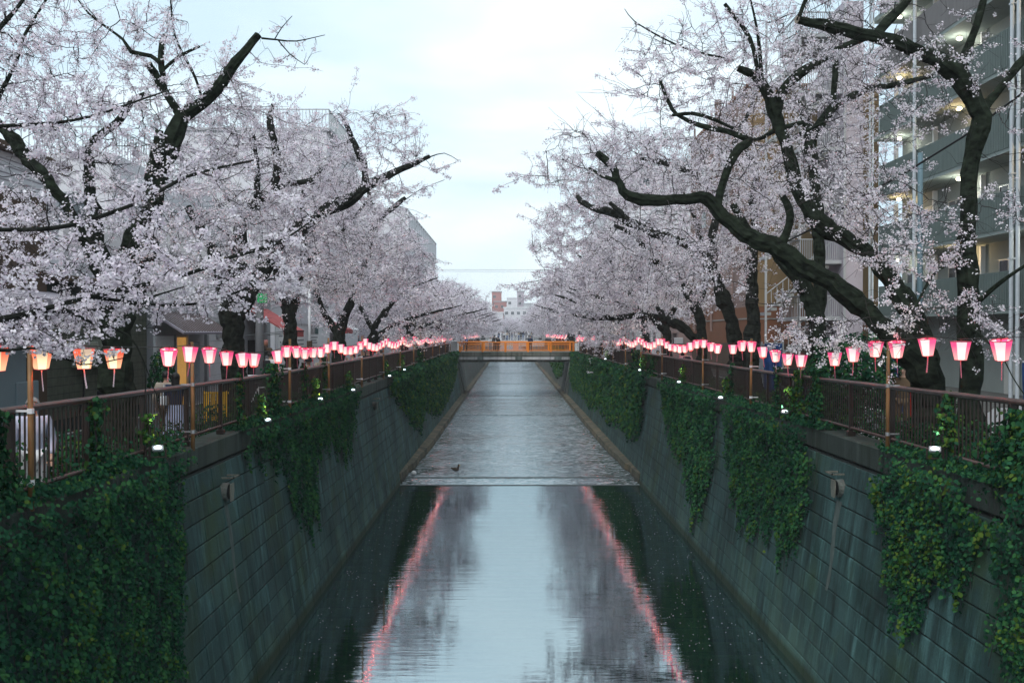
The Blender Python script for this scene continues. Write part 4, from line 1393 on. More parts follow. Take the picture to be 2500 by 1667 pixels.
farA = [far_tree(-1, 31), far_tree(-1, 32, .9), far_tree(-1, 37, 1.06)]
farB = [far_tree(1, 33, 1.05), far_tree(1, 34, .98), far_tree(1, 38, 1.12)]
posL = [50.9, 62.6, 72, 82, 91, 99.5, 116, 126, 137, 148, 160, 173, 196, 210, 226, 244]
posR = [49, 58, 67, 77, 87, 97, 114, 124, 135, 146, 158, 171, 196, 210, 226, 244]
ordn = ['first', 'second', 'third', 'fourth', 'fifth', 'sixth', 'seventh', 'eighth', 'ninth', 'tenth', 'eleventh', 'twelfth', 'thirteenth', 'fourteenth', 'fifteenth', 'sixteenth', 'seventeenth', 'eighteenth', 'nineteenth', 'twentieth']
for side, protos, pos, xx in ((-1, farA, posL, -6.9), (1, farB, posR, 7.9)):
    bank = 'left' if side < 0 else 'right'
    for i, Y in enumerate(pos):
        o = protos[i] if i < 3 else copy_tree(protos[(i * 2 + 1) % 3])
        o.location = (xx + random.uniform(-.25, .25), Y, 0)
        o.rotation_euler = (0, 0, random.uniform(-.35, .35))
        k = random.uniform(.92, 1.08)
        o.scale = (k, k, k * ((.74 if i < 4 else .84) if side < 0 else .97))
        if i < 6:
            o['label'] = '%s of the smaller cherry trees before the orange bridge on the %s bank' % (ordn[i], bank)
            o['group'] = 'cherry trees on the %s bank before the orange bridge' % bank
        else:
            o['label'] = 'small hazy cherry tree far along the %s bank beyond the orange bridge' % bank
            o['group'] = 'cherry trees on the %s bank beyond the orange bridge' % bank
# second rank behind, on the streets
for side, protos, xx in ((-1, farA, -13.5), (1, farB, 14.5)):
    for i, Y in enumerate((112, 130, 150, 172, 200, 230)):
        o = copy_tree(protos[i % 3])
        o.location = (xx + random.uniform(-1, 1), Y, 0)
        o.rotation_euler = (0, 0, random.uniform(0, 6))
        o.scale = (1.15,) * 3
        o['label'] = 'cherry tree in the hazy back row beyond the orange bridge on the %s side' % ('left' if side < 0 else 'right')
        o['group'] = 'back row cherry trees on the %s side' % ('left' if side < 0 else 'right')
# closing view where the canal bends
for i in range(16):
    o = copy_tree((farA + farB)[i % 6])
    o.location = (-24 + i * 3.3, 262 + (i % 3) * 9, -.5)
    o.rotation_euler = (0, 0, i * 1.7)
    o.scale = (1.0, 1.0, .8 + .1 * (i % 2))
    o['label'] = 'pale cherry tree closing the view where the canal bends away'
    o['group'] = 'cherry trees closing the view at the far end'
print('tree tris', TRI[0])
# ============================================================ IVY
def leafs(pos, out, size, r_, lean=.6):
    """five-cornered ivy leaves facing `out` (unit vectors), tips hanging down"""
    N = len(pos)
    nrm = out + r_.normal(0, lean, pos.shape)
    nrm[:, 2] += .35
    nrm /= np.linalg.norm(nrm, axis=1, keepdims=True)
    dn = np.tile(np.array([0, 0, -1.0]), (N, 1)) + r_.normal(0, .55, pos.shape)
    dn -= nrm * (dn * nrm).sum(1, keepdims=True)
    dn /= np.linalg.norm(dn, axis=1, keepdims=True) + 1e-9
    sd = np.cross(nrm, dn)
    s = (size * r_.uniform(.55, 1.25, N))[:, None]
    pts = [(.95, 0, .10), (.15, .72, 0), (-.62, .42, .08), (-.62, -.42, .08), (.15, -.72, 0)]
    V = np.stack([pos + s * (dn * a + sd * b + nrm * c) for a, b, c in pts], 1).reshape(-1, 3)
    return V, np.arange(N * 5).reshape(N, 5)


def ivy(side, prof, label, seed, dens=420, size=.045, top=.0, thick=.26, lime=.12, crest=.17):
    """prof: (Y, lowest z) breakpoints of one curtain hanging from the coping"""
    r_ = np.random.default_rng(seed)
    ys = np.array([p[0] for p in prof], float)
    zs = np.array([p[1] for p in prof], float)
    area = np.trapezoid(top - zs, ys) if hasattr(np, 'trapezoid') else np.trapz(top - zs, ys)
    N = int(abs(area) * dens)
    Y = r_.uniform(ys[0] - .1, ys[-1] + .1, N * 3)
    zl = np.interp(Y, ys, zs)
    zl = zl + .28 * np.sin(Y * 5.1 + seed) + .18 * np.sin(Y * 11.7 + seed * 2) + r_.normal(0, .10, len(Y))
    Z = top + .05 + (zs.min() - .5 - top) * r_.uniform(0, 1, len(Y))
    edge = (Y - ys[0]) / .35
    edge2 = (ys[-1] - Y) / .35
    wv = 1.0 * np.sin(Z * 2.6 + seed) + .7 * np.sin(Z * 6.1) - .8
    ok = (Z > zl) & (np.minimum(edge, edge2) + wv + r_.normal(0, .35, len(Y)) > 0)
    Y, Z, zl = Y[ok][:N], Z[ok][:N], zl[ok][:N]
    n = len(Y)
    depth = (top - Z) / np.maximum(.2, top - zl)
    cl = .5 + .5 * np.sin(Y * 3.3 + 1.4 * np.sin(Z * 2.1 + seed)) * np.sin(Z * 2.7 + 1.2 * np.sin(Y * 1.9))
    cl = .6 * cl + .4 * (.5 + .5 * np.sin(Y * 9.1 + Z * 3) * np.sin(Z * 8.3 - Y * 2))
    bulge = thick * (.25 + .9 * cl) * np.clip(1.15 - depth * .75, .2, 1)
    coping = np.clip((Z + .55) / .4, 0, 1) * .12
    off = bulge * r_.uniform(0, 1, n) ** .55 + .015 + coping
    keep = r_.uniform(0, 1, n) < (.40 + .75 * cl)
    Y, Z, off, cl, depth = Y[keep], Z[keep], off[keep], cl[keep], depth[keep]
    n = len(Y)
    if side < 0:
        X = XL + BAT * (-Z) + off
    else:
        X = XR - BAT * (-Z) - off
    # leaves creeping over the top of the coping
    m = Z > -.04
    X[m] -= (-side) * r_.uniform(-.05, .45, m.sum())
    Z[m] = .03 + crest * r_.uniform(0, 1, m.sum()) ** 1.5 * (.5 + .5 * np.sin(Y[m] * 3.7))
    # a mat creeping over the top of the coping
    ne = int((ys[-1] - ys[0]) * .62 * dens * (1.5 if crest > .25 else .45))
    Ye = r_.uniform(ys[0], ys[-1], ne)
    Xe = (XL if side < 0 else XR) + side * r_.uniform(-.14, .55, ne)
    Ze = .02 + crest * .55 * r_.uniform(0, 1, ne) ** 1.4 * (.45 + .55 * np.sin(Ye * 2.3 + seed))
    X, Y, Z = np.concatenate([X, Xe]), np.concatenate([Y, Ye]), np.concatenate([Z, np.maximum(Ze, .02)])
    off, cl, depth = np.concatenate([off, np.full(ne, .2)]), np.concatenate([cl, r_.uniform(.2, .8, ne)]), np.concatenate([depth, np.zeros(ne)])
    n = len(Y)
    pos = np.column_stack([X, Y, Z])
    out = np.tile(np.array([-side * 1.0, -.25, .25]), (n, 1))
    V, F = leafs(pos, out, size, r_)
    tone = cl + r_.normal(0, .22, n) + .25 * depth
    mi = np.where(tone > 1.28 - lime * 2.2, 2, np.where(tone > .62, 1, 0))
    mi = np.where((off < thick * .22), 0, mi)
    t = thing('ivy_curtain', label, 'ivy', (0, 0, 0), 0, 'ivy curtains on the %s canal wall' % ('left' if side < 0 else 'right'))
    t.location = (XL if side < 0 else XR, float(ys[0]), 0)
    V = V - np.array(t.location)
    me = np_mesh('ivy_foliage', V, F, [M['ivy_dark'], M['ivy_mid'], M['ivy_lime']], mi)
    link('ivy_foliage', me, t, kind='stuff')
    TRI[0] += len(F) * 3
    # hanging stems
    ks = 26
    k = max(6, int((ys[-1] - ys[0]) * 3))
    Pt = np.empty((k, 7, 3))
    for i in range(k):
        y = r_.uniform(ys[0], ys[-1])
        zb = np.interp(y, ys, zs) - r_.uniform(0, .35)
        zz = np.linspace(top, zb, 7)
        o_ = .02 + .10 * np.linspace(1, .2, 7)
        Pt[i, :, 0] = (XL + BAT * (-zz) + o_) if side < 0 else (XR - BAT * (-zz) - o_)
        Pt[i, :, 1] = y + np.cumsum(r_.normal(0, .05, 7))
        Pt[i, :, 2] = zz
    Pt -= np.array(t.location)
    V, F = tubes_np(Pt, np.full((k, 7), .005), 3)
    link('ivy_stems', np_mesh('ivy_stems', V, F, [M['twig']]), t, kind='stuff')
    return t


ivy(-1, [(8.2, -4.7), (11, -4.8), (13, -4.75), (14.2, -4.7), (15.0, -3.9), (15.6, -2.4), (16.2, -1.6), (16.7, -.5)], 'huge dark ivy curtain covering the nearest left canal wall down to the bottom edge', 51, crest=.62, dens=900, size=.037, lime=.10)
ivy(-1, [(20.2, -.35), (21.5, -.7), (23, -1.0), (24, -2.3), (25, -3.0), (26.4, -2.9), (27.4, -1.3), (29.5, -1.2), (31, -1.9), (32.6, -1.9), (34, -1.1), (35.2, -.4)], 'left ivy curtain with one long pointed tail below the third lantern pole', 52, crest=.3, dens=620, size=.045, lime=.04)
ivy(-1, [(44.5, -.5), (48, -1.3), (52, -2.7), (56, -3.3), (60, -2.4), (64, -3.0), (70, -3.5), (78, -3.2), (88, -2.6), (97, -1.6), (101, -.6)], 'long green ivy curtain on the left wall running up to the orange bridge', 53, dens=170, size=.10, thick=.4, lime=.15)
ivy(1, [(9, -4.2), (10.5, -3.8), (11.6, -3.6), (12.5, -2.6), (12.9, -1.0)], 'ivy curtain cut off by the right edge of the picture', 54, dens=750, size=.038, lime=.14)
ivy(1, [(12.7, -.55), (13.3, -1.1), (14.0, -1.75), (14.6, -1.9), (15.0, -2.6), (15.6, -2.7), (16.1, -1.8), (16.7, -1.5), (17.2, -.5)], 'bushy ivy curtain with yellow-green tips below the white floodlight on the right wall', 55, crest=.35, dens=850, size=.040, thick=.34, lime=.19)
ivy(1, [(20.3, -.9), (20.8, -2.3), (21.4, -3.0), (22.5, -2.5), (24, -2.8), (25.5, -2.9), (27, -2.2), (28.4, -1.4), (29.2, -.5)], 'broad ivy curtain on the right wall in front of the shrub behind the railing', 56, crest=.35, dens=620, size=.045, thick=.36, lime=.10)
ivy(1, [(29.6, -2.0), (30.4, -3.4), (31.4, -4.0), (33, -3.2), (35, -2.3), (37, -2.2), (39, -1.5), (41.3, -.5)], 'right ivy curtain ending in a narrow tail near the water, fourth from the right edge', 57, dens=480, size=.053, thick=.36, lime=.07)
ivy(1, [(45.5, -2.4), (49, -3.1), (54, -2.7), (60, -3.2), (66, -2.7), (74, -3.2), (82, -2.8), (92, -3.0), (100, -2.3)], 'long flat green ivy curtain on the right wall running up to the orange bridge', 58, dens=170, size=.10, thick=.45, lime=.15)
ivy(1, [(112, -2.5), (125, -3.4), (140, -2.5), (155, -2.0)], 'ivy curtain on the right wall seen under the orange bridge', 59, dens=60, size=.18, thick=.5, lime=.15)


# ivy climbing over the fences: upright clumps
def clump(label, x, y, z0, z1, w, d, n, seed, size=.045, lime=.1, name='ivy_clump', cat='ivy', mats=None, group='ivy clumps on the railings'):
    r_ = np.random.default_rng(seed)
    u = r_.normal(0, .5, (n, 3))
    z = r_.uniform(0, 1, n)
    ww = (1 - .45 * z) * (1 + .35 * np.sin(z * 9 + seed))
    pos = np.column_stack([u[:, 0] * w * ww, u[:, 1] * d * ww, z0 + (z1 - z0) * z])
    out = u.copy()
    out /= np.linalg.norm(out, axis=1, keepdims=True) + 1e-6
    V, F = leafs(pos, out, size, r_)
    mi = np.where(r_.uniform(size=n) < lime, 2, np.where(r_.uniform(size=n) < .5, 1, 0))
    t = thing(name, label, cat, (x, y, 0), 0, group)
    link('foliage', np_mesh('foliage', V, F, mats or [M['ivy_dark'], M['ivy_mid'], M['ivy_lime']], mi), t, kind='stuff')
    q = MB()
    for i in range(5):
        a, b = random.uniform(-.25, .25) * w, random.uniform(-.3, .3) * d
        q.tube([(a, b, min(z0, 0)), (a * 1.4, b * .6, (z0 + z1) / 2), (a * .5, b * 1.5, z1)], .008, 4)
    q.build('stems', M['twig'], t)
    TRI[0] += n * 3
    return t


fx = FX
clump('ivy climbing the left railing at the left edge of the picture', fx[-1] + .05, 10.9, -.1, 1.12, .16, .45, 1300, 61)
clump('ivy climbing the left railing between the first and second lantern poles', fx[-1] + .05, 13.6, -.1, 1.1, .14, .28, 800, 62)
clump('ivy clump on top of the left railing beside the third lantern pole', fx[-1], 24.0, -.1, 1.25, .18, .9, 1500, 63)
clump('thin ivy strand over the left railing left of the third lantern pole', fx[-1], 21.0, -.1, 1.15, .10, .35, 420, 64, lime=.35)
clump('ivy strand on the left railing right of the third lantern pole', fx[-1], 27.6, -.1, 1.15, .12, .4, 480, 65)
clump('ivy strand on the left railing at the fourth lantern pole', fx[-1], 30.6, -.1, 1.25, .12, .35, 480, 66, lime=.3)
clump('dense ivy column over the right railing beside the spotlit strand', fx[1], 21.4, -.1, 1.25, .2, .5, 1500, 67)
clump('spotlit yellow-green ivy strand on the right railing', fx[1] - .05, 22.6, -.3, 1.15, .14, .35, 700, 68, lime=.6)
clump('ivy strand on the right railing below the wooden pole next to the spotlit strand', fx[1], 24.6, -.1, 1.15, .12, .35, 460, 69)
clump('small ivy strand on the right railing near the middle lanterns', fx[1], 29.6, -.1, 1.1, .10, .3, 300, 70)
clump('ivy column on the right railing in front of the red board', fx[1], 15.0, -.1, 1.1, .14, .28, 800, 71, lime=.25)
clump('ivy spilling over the right railing at the right edge', fx[1] - .1, 12.6, -.2, 1.0, .35, .9, 2600, 72, lime=.2)
clump('ivy strand on the left railing close to the orange bridge', fx[-1], 62, -.2, 1.2, .3, 1.6, 500, 73, size=.09)
clump('ivy strand on the right railing close to the orange bridge', fx[1], 52, -.2, 1.1, .3, 2.5, 700, 74, size=.08)
clump('small ivy strand on the right railing between two middle lantern poles', fx[1], 46, -.2, 1.0, .25, 1.6, 500, 75, size=.07)


# low planting behind the fences
def planting(side, y0, y1, h, seed, label, size=.045, dens=260, lime=.15, skip=None):
    r_ = np.random.default_rng(seed)
    n = int((y1 - y0) * 1.0 * dens)
    Y = r_.uniform(y0, y1, n)
    e = (XL - .5) if side < 0 else (XR + .5)
    X = e + side * r_.uniform(0, 1.1, n)
    hh = h * (.45 + .55 * (.5 + .5 * np.sin(Y * 1.7 + seed) * np.sin(Y * .63 + X)))
    Z = GZ + .05 + r_.uniform(0, 1, n) ** .8 * (hh + .25)
    pos = np.column_stack([X, Y, Z])
    out = r_.normal(0, .5, (n, 3))
    out[:, 2] = abs(out[:, 2]) + .4
    V, F = leafs(pos, out, size, r_)
    mi = np.where(r_.uniform(size=n) < lime, 2, np.where(r_.uniform(size=n) < .45, 1, 0))
    o = link('ground_cover', np_mesh('ground_cover', V, F, [M['ivy_dark'], M['ivy_mid'], M['ivy_lime']], mi), kind='stuff')
    tag(o, label, 'ground cover')
    TRI[0] += n * 3
    return o


planting(-1, 9.5, 15.8, .75, 81, 'leafy undergrowth behind the left railing round the big trunk', dens=900)
planting(-1, 17.8, 42, .45, 82, 'low green ground cover behind the left railing from the second to the fifth pole', dens=260, size=.055)
planting(-1, 42, 100, .4, 83, 'low ground cover behind the left railing up to the orange bridge', dens=70, size=.10)
planting(1, 11, 19, .7, 84, 'leafy undergrowth behind the right railing at the nearest trunks', dens=900)
planting(1, 19, 42, .55, 85, 'low green ground cover behind the right railing in the middle distance', dens=260, size=.055)
planting(1, 42, 100, .45, 86, 'low ground cover behind the right railing up to the orange bridge', dens=70, size=.10)


# clipped shrubs
def shrub(label, x, y, z, ax, ay, az, n, seed, mats=None, size=.05, lime=.1):
    r_ = np.random.default_rng(seed)
    d = r_.normal(size=(n, 3))
    d /= np.linalg.norm(d, axis=1, keepdims=True)
    rad = r_.uniform(.55, 1, (n, 1)) ** .5 * (1 + .13 * np.sin(d[:, :1] * 7 + seed) * np.sin(d[:, 2:] * 6))
    pos = d * rad * np.array([ax, ay, az])
    V, F = leafs(pos, d, size, r_, .5)
    mi = np.where(r_.uniform(size=n) < lime, 2, np.where(r_.uniform(size=n) < .5, 1, 0))
    t = thing('shrub', label, 'shrub', (x, y, z))
    link('foliage', np_mesh('foliage', V, F, mats or [M['ivy_dark'], M['ivy_mid'], M['ivy_lime']], mi), t, kind='stuff')
    q = MB()
    for i in range(7):
        a = i * .9
        q.tube([(0, 0, -z), (ax * .3 * math.cos(a), ay * .3 * math.sin(a), -z * .4), (ax * .7 * math.cos(a), ay * .7 * math.sin(a), az * .4)], .02, 5)
    q.build('stems', M['twig'], t)
    TRI[0] += n * 3
    return t


p = P(2085, 905, 22.5)
shrub('large feathery dark green shrub behind the right railing under the lanterns', p.x, p.y, 1.05, 1.05, 1.0, .95, 5200, 91, size=.05, lime=.06)
p = P(130, 990, 16)
shrub('grey-green bush between the tile wall and the second left trunk', -9.6, 27.5, .8, .35, .5, .8, 1300, 92)

# ============================================================ LANTERNS
M['pp_white'] = paper_mat('lantern_paper_white', (0.88, 0.66, 0.70), (1.0, 0.76, 0.62), .62, 1.0)
M['pp_pink'] = paper_mat('lantern_paper_pink', (1.0, 0.09, 0.27), (1.0, 0.40, 0.35), .62, .88)
M['pp_orange'] = paper_mat('lantern_paper_orange', (1.0, 0.14, 0.07), (1.0, 0.50, 0.28), .65, .95)
M['pp_cream'] = paper_mat('lantern_paper_cream', (0.70, 0.50, 0.36), (1.0, 0.82, 0.45), .55, 1.15)
M['ribbon_pink'] = mat('ribbon_pink', (0.55, 0.16, 0.22), 0.6, .2)
M['ribbon_white'] = mat('ribbon_white', (0.62, 0.50, 0.56), 0.6, .1)
M['frame_red'] = mat('lantern_frame_red', (0.45, 0.06, 0.10), 0.5, .1)
M['lantern_bulb'] = mat('lantern_bulb', (.9, .4, .3), .5, .02, emit=(1.0, .09, .035), es=55)
RT, RB, LH = .136, .079, .265


def lantern_proto(pa, pb, detail=True):
    t = thing('paper_lantern', '', 'lantern')
    ang = [-PI / 6 + k * PI / 3 for k in range(6)]
    if detail:
        for k in range(6):
            a, b = ang[k], ang[(k + 1) % 6]
            q = MB()
            for (r1, r2) in ((1, 1),):
                A = (RT * math.cos(a), RT * math.sin(a), -.012)
                B = (RT * math.cos(b), RT * math.sin(b), -.012)
                Cc = (RB * math.cos(b), RB * math.sin(b), -LH)
                Dd = (RB * math.cos(a), RB * math.sin(a), -LH)
                s = .965
                inn = [(p[0] * s, p[1] * s, p[2]) for p in (A, B, Cc, Dd)]
                q.add([A, B, Cc, Dd] + inn, [(3, 2, 1, 0), (4, 5, 6, 7), (0, 1, 5, 4), (2, 3, 7, 6)])
            q.build('panel', M[pa] if k % 2 == 0 else M[pb], t)
        q = MB()
        for z, r in ((-.006, RT * 1.015), (-LH, RB * 1.03)):
            pts = [(r * math.cos(a), r * math.sin(a), z) for a in ang]
            for k in range(6):
                q.tube([pts[k], pts[(k + 1) % 6]], .006, 4)
        q.build('frame', M['frame_red'], t)
    else:
        q = MB()
        for k in range(6):
            a, b = ang[k], ang[(k + 1) % 6]
            A = (RT * math.cos(a), RT * math.sin(a), 0)
            B = (RT * math.cos(b), RT * math.sin(b), 0)
            Cc = (RB * math.cos(b), RB * math.sin(b), -LH)
            Dd = (RB * math.cos(a), RB * math.sin(a), -LH)
            q.add([A, B, Cc, Dd], [(3, 2, 1, 0)], k % 2)
        q.build('shade', [M[pa], M[pb]], t)
    q = MB()
    n = 7
    for i in range(n):
        x0, x1 = .10 * (i / n) ** 1.6, .10 * ((i + 1) / n) ** 1.6
        z0, z1 = -LH - .035 * i, -LH - .035 * (i + 1)
        q.box(min(x0, x1) - .013, -.004, z1, max(x0, x1) + .013, .004, z0)
    q.build('ribbon', M['ribbon_pink'] if pa == 'pp_white' else M['ribbon_white'], t)
    MB().ball((0, 0, -.20), .042, 8, 6).build('bulb', M['lantern_bulb'], t, smooth=True)
    q = MB()
    q.tube([(0, 0, .05), (0, 0, -.02)], .006, 4)
    q.tube([(-RT * .95, 0, -.01), (RT * .95, 0, -.01)], .005, 4)
    q.build('hanger', M['fence'], t)
    return t


PR = {'pink': lantern_proto('pp_white', 'pp_pink'), 'orange': lantern_proto('pp_cream', 'pp_orange'), 'far': lantern_proto('pp_white', 'pp_pink', False)}
used = set()


def lantern(kind, loc, tilt, label, group):
    if kind in used:
        o = copy_tree(PR[kind])
    else:
        o = PR[kind]
        used.add(kind)
    o.location = loc
    o.rotation_euler = (tilt * .5 * random.uniform(-1, 1), tilt, math.atan2(-loc[1], -loc[0]) + random.uniform(-.28, .28) + PI / 3 * 0)
    o['label'] = label
    o['group'] = group
    return o


LX = {-1: -5.42, 1: 6.33}
nearL = [(-8, 845), (100, 845), (205, 850), (279, 852), (413, 852), (465, 846), (511, 850), (553, 858), (591, 863), (621, 864), (677, 857), (700, 845), (723, 847), (745, 851), (765, 849)]
nearR = [(2445, 830), (2347, 833), (2264, 826), (2190, 834), (2139, 834), (2084, 848), (2039, 860), (1957, 866), (1924, 863), (1893, 856), (1862, 847), (1835, 834), (1812, 833), (1790, 841), (1753, 841), (1736, 837), (1718, 829), (1701, 831), (1686, 837)]
poleL = [11.45, 17.3, 24.9, 30.3, 37, 43.4, 50, 57, 64, 71, 78, 85, 92]
poleR = [10.4, 16.9, 26.5, 33.1, 42, 48.7, 55.3, 62, 69, 76, 83, 90]
hooks = {-1: [], 1: []}
for side, near, poles in ((-1, nearL, poleL), (1, nearR, poleR)):
    bank = 'left' if side < 0 else 'right'
    g = 'paper lanterns strung along the %s railing' % bank
    last = 0
    for i, (px, py) in enumerate(near):
        Y = LX[side] * FPX / (px - VX)
        z = EYE + (VY - py) * Y / FPX
        kind = 'orange' if (side < 0 and i < 4) else 'pink'
        edge = ordn[i] if i < len(ordn) else str(i)
        what = 'lit orange and cream paper lantern' if kind == 'orange' else 'lit pink and white paper lantern'
        lantern(kind, (LX[side], Y, z), random.uniform(-.22, .22), '%s on the %s railing, %s from the %s edge' % (what, bank, edge, bank), g)
        hooks[side].append((LX[side], Y, z + .03))
        last = Y
    y = last + 1.08
    cnt, lastp = 0, -1
    while y < 94:
        a = max(p for p in poles if p <= y)
        nx = [p for p in poles if p > y]
        b = nx[0] if nx else a + 7
        u = (y - a) / (b - a)
        z = 1.80 - .95 * .30 * (4 * u * (1 - u)) + random.uniform(-.02, .02)
        z = max(z, 1.52)
        kind = 'pink' if y < 52 else 'far'
        cnt = cnt + 1 if a == lastp else 0
        lastp = a
        if y < 72:
            lab = 'small pink paper lantern on the %s railing, %s beyond the %s lantern pole' % (bank, ordn[cnt], ordn[poles.index(a)])
        else:
            lab = 'tiny pink paper lantern in the far dense row just before the bridge, %s railing' % bank
        lantern(kind, (LX[side], y, z), random.uniform(-.2, .2), lab, ('receding paper lanterns on the %s railing' if y < 72 else 'far dense paper lanterns on the %s railing') % bank)
        hooks[side].append((LX[side], y, z + .03))
        y += 1.08
    y = 112
    h2 = []
    while y < 175:
        u = ((y - 112) % 7) / 7
        z = 1.8 - .28 * 4 * u * (1 - u)
        lantern('far', (LX[side], y, z), random.uniform(-.2, .2), 'tiny glowing lantern beyond the orange bridge on the %s bank' % bank, 'far paper lanterns on the %s bank' % bank)
        h2.append((LX[side], y, z + .03))
        y += 1.2
    # cords
    for hs in (hooks[side], h2):
        hs.sort(key=lambda q: q[1])
        hs.insert(0, (LX[side], hs[0][1] - 1.2, hs[0][2] + .02))
        q = MB()
        q.tube(hs, .006, 4)
        tag(q.build('festoon_line', M['black']), 'thin dark cord carrying the %s lanterns on the %s bank' % ('near' if hs[0][1] < 100 else 'far', bank), 'festoon line')
    # poles
    for i, Y in enumerate(poles):
        if side > 0 and i == 0:
            lab = 'wooden lantern pole at the right edge'
        t = thing('lantern_pole', 'slender %s pole for lanterns tied to the %s railing, %s from the near end' % ('bamboo' if side < 0 else 'brown', bank, ordn[i]), 'pole', (LX[side] + side * .09, Y, 0), 0, 'lantern poles on the %s bank' % bank)
        q = MB()
        q.tube([(0, 0, -.05), (0, 0, .7), (random.uniform(-.015, .015), 0, 1.84)], [.036, .034, .030], 8)
        q.build('shaft', M['bamboo'], t, smooth=True)
        q = MB()
        for z in (.28, 1.10):
            q.tube([(0, 0, z - .03), (0, 0, z + .03)], .041, 8)
            q.box(min(0, side * .2), -.012, z - .012, max(0, side * .2), .012, z + .012)
        q.build('tie', M['white_paint'] if i % 2 == 0 else M['steel'], t)

# ============================================================ FLOODLIGHTS on the coping edge
FL = [(-1, 385, 1092), (-1, 653, 1024), (-1, 782, 973), (-1, 862, 951), (-1, 951, 917), (-1, 987, 902), (1, 2285, 1095), (1, 1917, 1004), (1, 1760, 970), (1, 1658, 932), (1, 1562, 903), (1, 1478, 876)]
FLX = {-1: 0, 1: 0}
for i, (side, px, py) in enumerate(FL):
    X0 = XL + .18 if side < 0 else XR - .18
    Y = X0 * FPX / (px - VX)
    z = EYE + (VY - py) * Y / FPX
    FLX[side] += 1
    bank = 'left' if side < 0 else 'right'
    t = thing('floodlight', 'small lit floodlight in the ivy of the %s coping, %s from the near end' % (bank, ordn[FLX[side] - 1]), 'floodlight', (X0, Y, z), 0, 'floodlights on the %s canal wall' % bank)
    q = MB()
    # housing tilted up towards the tree crowns, lens facing up and to the canal centre
    q.box(-.085, -.05, -.04, .085, .05, .0, bev=.01)
    q.box(-.07, -.04, -.07, .07, .04, -.04, bev=.01)
    h = q.build('housing', M['steel'], t)
    q = MB().tube([(0, 0, .001), (0, 0, .008)], .038, 14)
    q.v = [(a_ * 1.5, b_ * .85, c_) for a_, b_, c_ in q.v]
    l = q.build('lens', M['flood'], t)
    q = MB().box(-.13, -.012, -.14, -.112, .012, 0).box(.112, -.012, -.14, .13, .012, 0).box(-.13, -.012, -.155, .13, .012, -.14)
    br_ = q.build('bracket', M['fence'], t)
    for o in (h, l):
        o.rotation_euler = (math.radians(48), 0, side * math.radians(-25))
    ld = bpy.data.lights.new('floodlight_lamp', 'SPOT')
    ld.energy = 60
    ld.spot_size = math.radians(100)
    ld.spot_blend = .6
    ld.color = (1.0, .93, .62)
    ld.shadow_soft_size = .05
    lo = bpy.data.objects.new('floodlight_lamp', ld)
    C.objects.link(lo)
    lo.parent = t
    lo.location = (0, -.03, .07)
    lo.rotation_euler = (math.radians(180 - 8), side * math.radians(-22), 0)

    r5 = random.Random(i)
    yy = .12 + Y * .006
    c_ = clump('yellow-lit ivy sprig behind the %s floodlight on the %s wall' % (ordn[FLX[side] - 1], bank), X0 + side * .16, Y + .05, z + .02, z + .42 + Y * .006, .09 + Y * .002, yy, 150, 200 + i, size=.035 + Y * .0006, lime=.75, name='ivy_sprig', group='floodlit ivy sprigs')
# ============================================================ BUILDINGS
def win(parent, x, y, z, w, h, face, fr=.05, blind=False):
    """window set in a wall. face 'x+'/'x-': wall plane normal along x; 'y-': facing the camera"""
    d = .05
    mb, g = MB(), MB()
    gm = M['white_paint'] if blind else M['glass']
    if face[0] == 'x':
        s = 1 if face[1] == '+' else -1
        a, b = sorted((x, x + s * d))
        for (y0, y1, z0, z1) in ((y, y + w, z, z + fr), (y, y + w, z + h - fr, z + h), (y, y + fr, z + fr, z + h - fr), (y + w - fr, y + w, z + fr, z + h - fr), (y + w / 2 - fr / 2, y + w / 2 + fr / 2, z + fr, z + h - fr)):
            mb.box(a, y0, z0, b, y1, z1)
        a, b = sorted((x, x + s * .02))
        g.box(a, y + fr, z + fr, b, y + w - fr, z + h - fr)
    else:
        for (x0, x1, z0, z1) in ((x, x + w, z, z + fr), (x, x + w, z + h - fr, z + h), (x, x + fr, z + fr, z + h - fr), (x + w - fr, x + w, z + fr, z + h - fr), (x + w / 2 - fr / 2, x + w / 2 + fr / 2, z + fr, z + h - fr)):
            mb.box(x0, y - d, z0, x1, y, z1)
        g.box(x + fr, y - .02, z + fr, x + w - fr, y, z + h - fr)
    f = mb.build('window', M['steel'], parent)
    g.build('pane', gm, f)
    return f


# ---- right: grey gallery-access apartment block
M['panel_green'] = mat('grey_green_ribbed_panel', (0.105, 0.140, 0.135), 0.6, 0.06, 2.0)
M['panel_mauve'] = mat('grey_mauve_ribbed_panel', (0.165, 0.160, 0.165), 0.6, 0.06, 2.0)
M['pipe'] = mat('pale_pipe', (0.42, 0.46, 0.50), .5, .06)
M['soffit'] = mat('painted_soffit', (0.24, 0.28, 0.27), 0.8, 0.06, 2)
M['corr_wall'] = mat('corridor_wall', (0.25, 0.275, 0.26), 0.8, 0.05, 1.5)
M['door'] = mat('flat_door', (0.50, 0.50, 0.47), 0.5, 0.05, 2)
ap = thing('apartment_block', 'tall grey-green apartment block with ribbed gallery parapets and globe lamps at the right edge', 'apartment building', (18, 22, GZ))
AY0, AY1, FH = -14.0, 27.5, 2.92      # local y range, storey height
mb = MB()
mb.box(1.5, AY0, 0, 12, AY1, 25)
mb.build('wall', M['corr_wall'], ap)
rib = MB()
nr = 12
vs, fs = [], []
Wd, Hh = 1.5, 1.36
for k in range(nr):
    y0 = k * Wd / nr
    rib.box(-.05, y0 + .012, 0, 0, y0 + .075, Hh)
rib.box(0.001, 0, 0, .03, Wd - .006, Hh, mi=1)
rib.box(-.04, 0, Hh, .05, Wd - .006, Hh + .035)
RIB = []
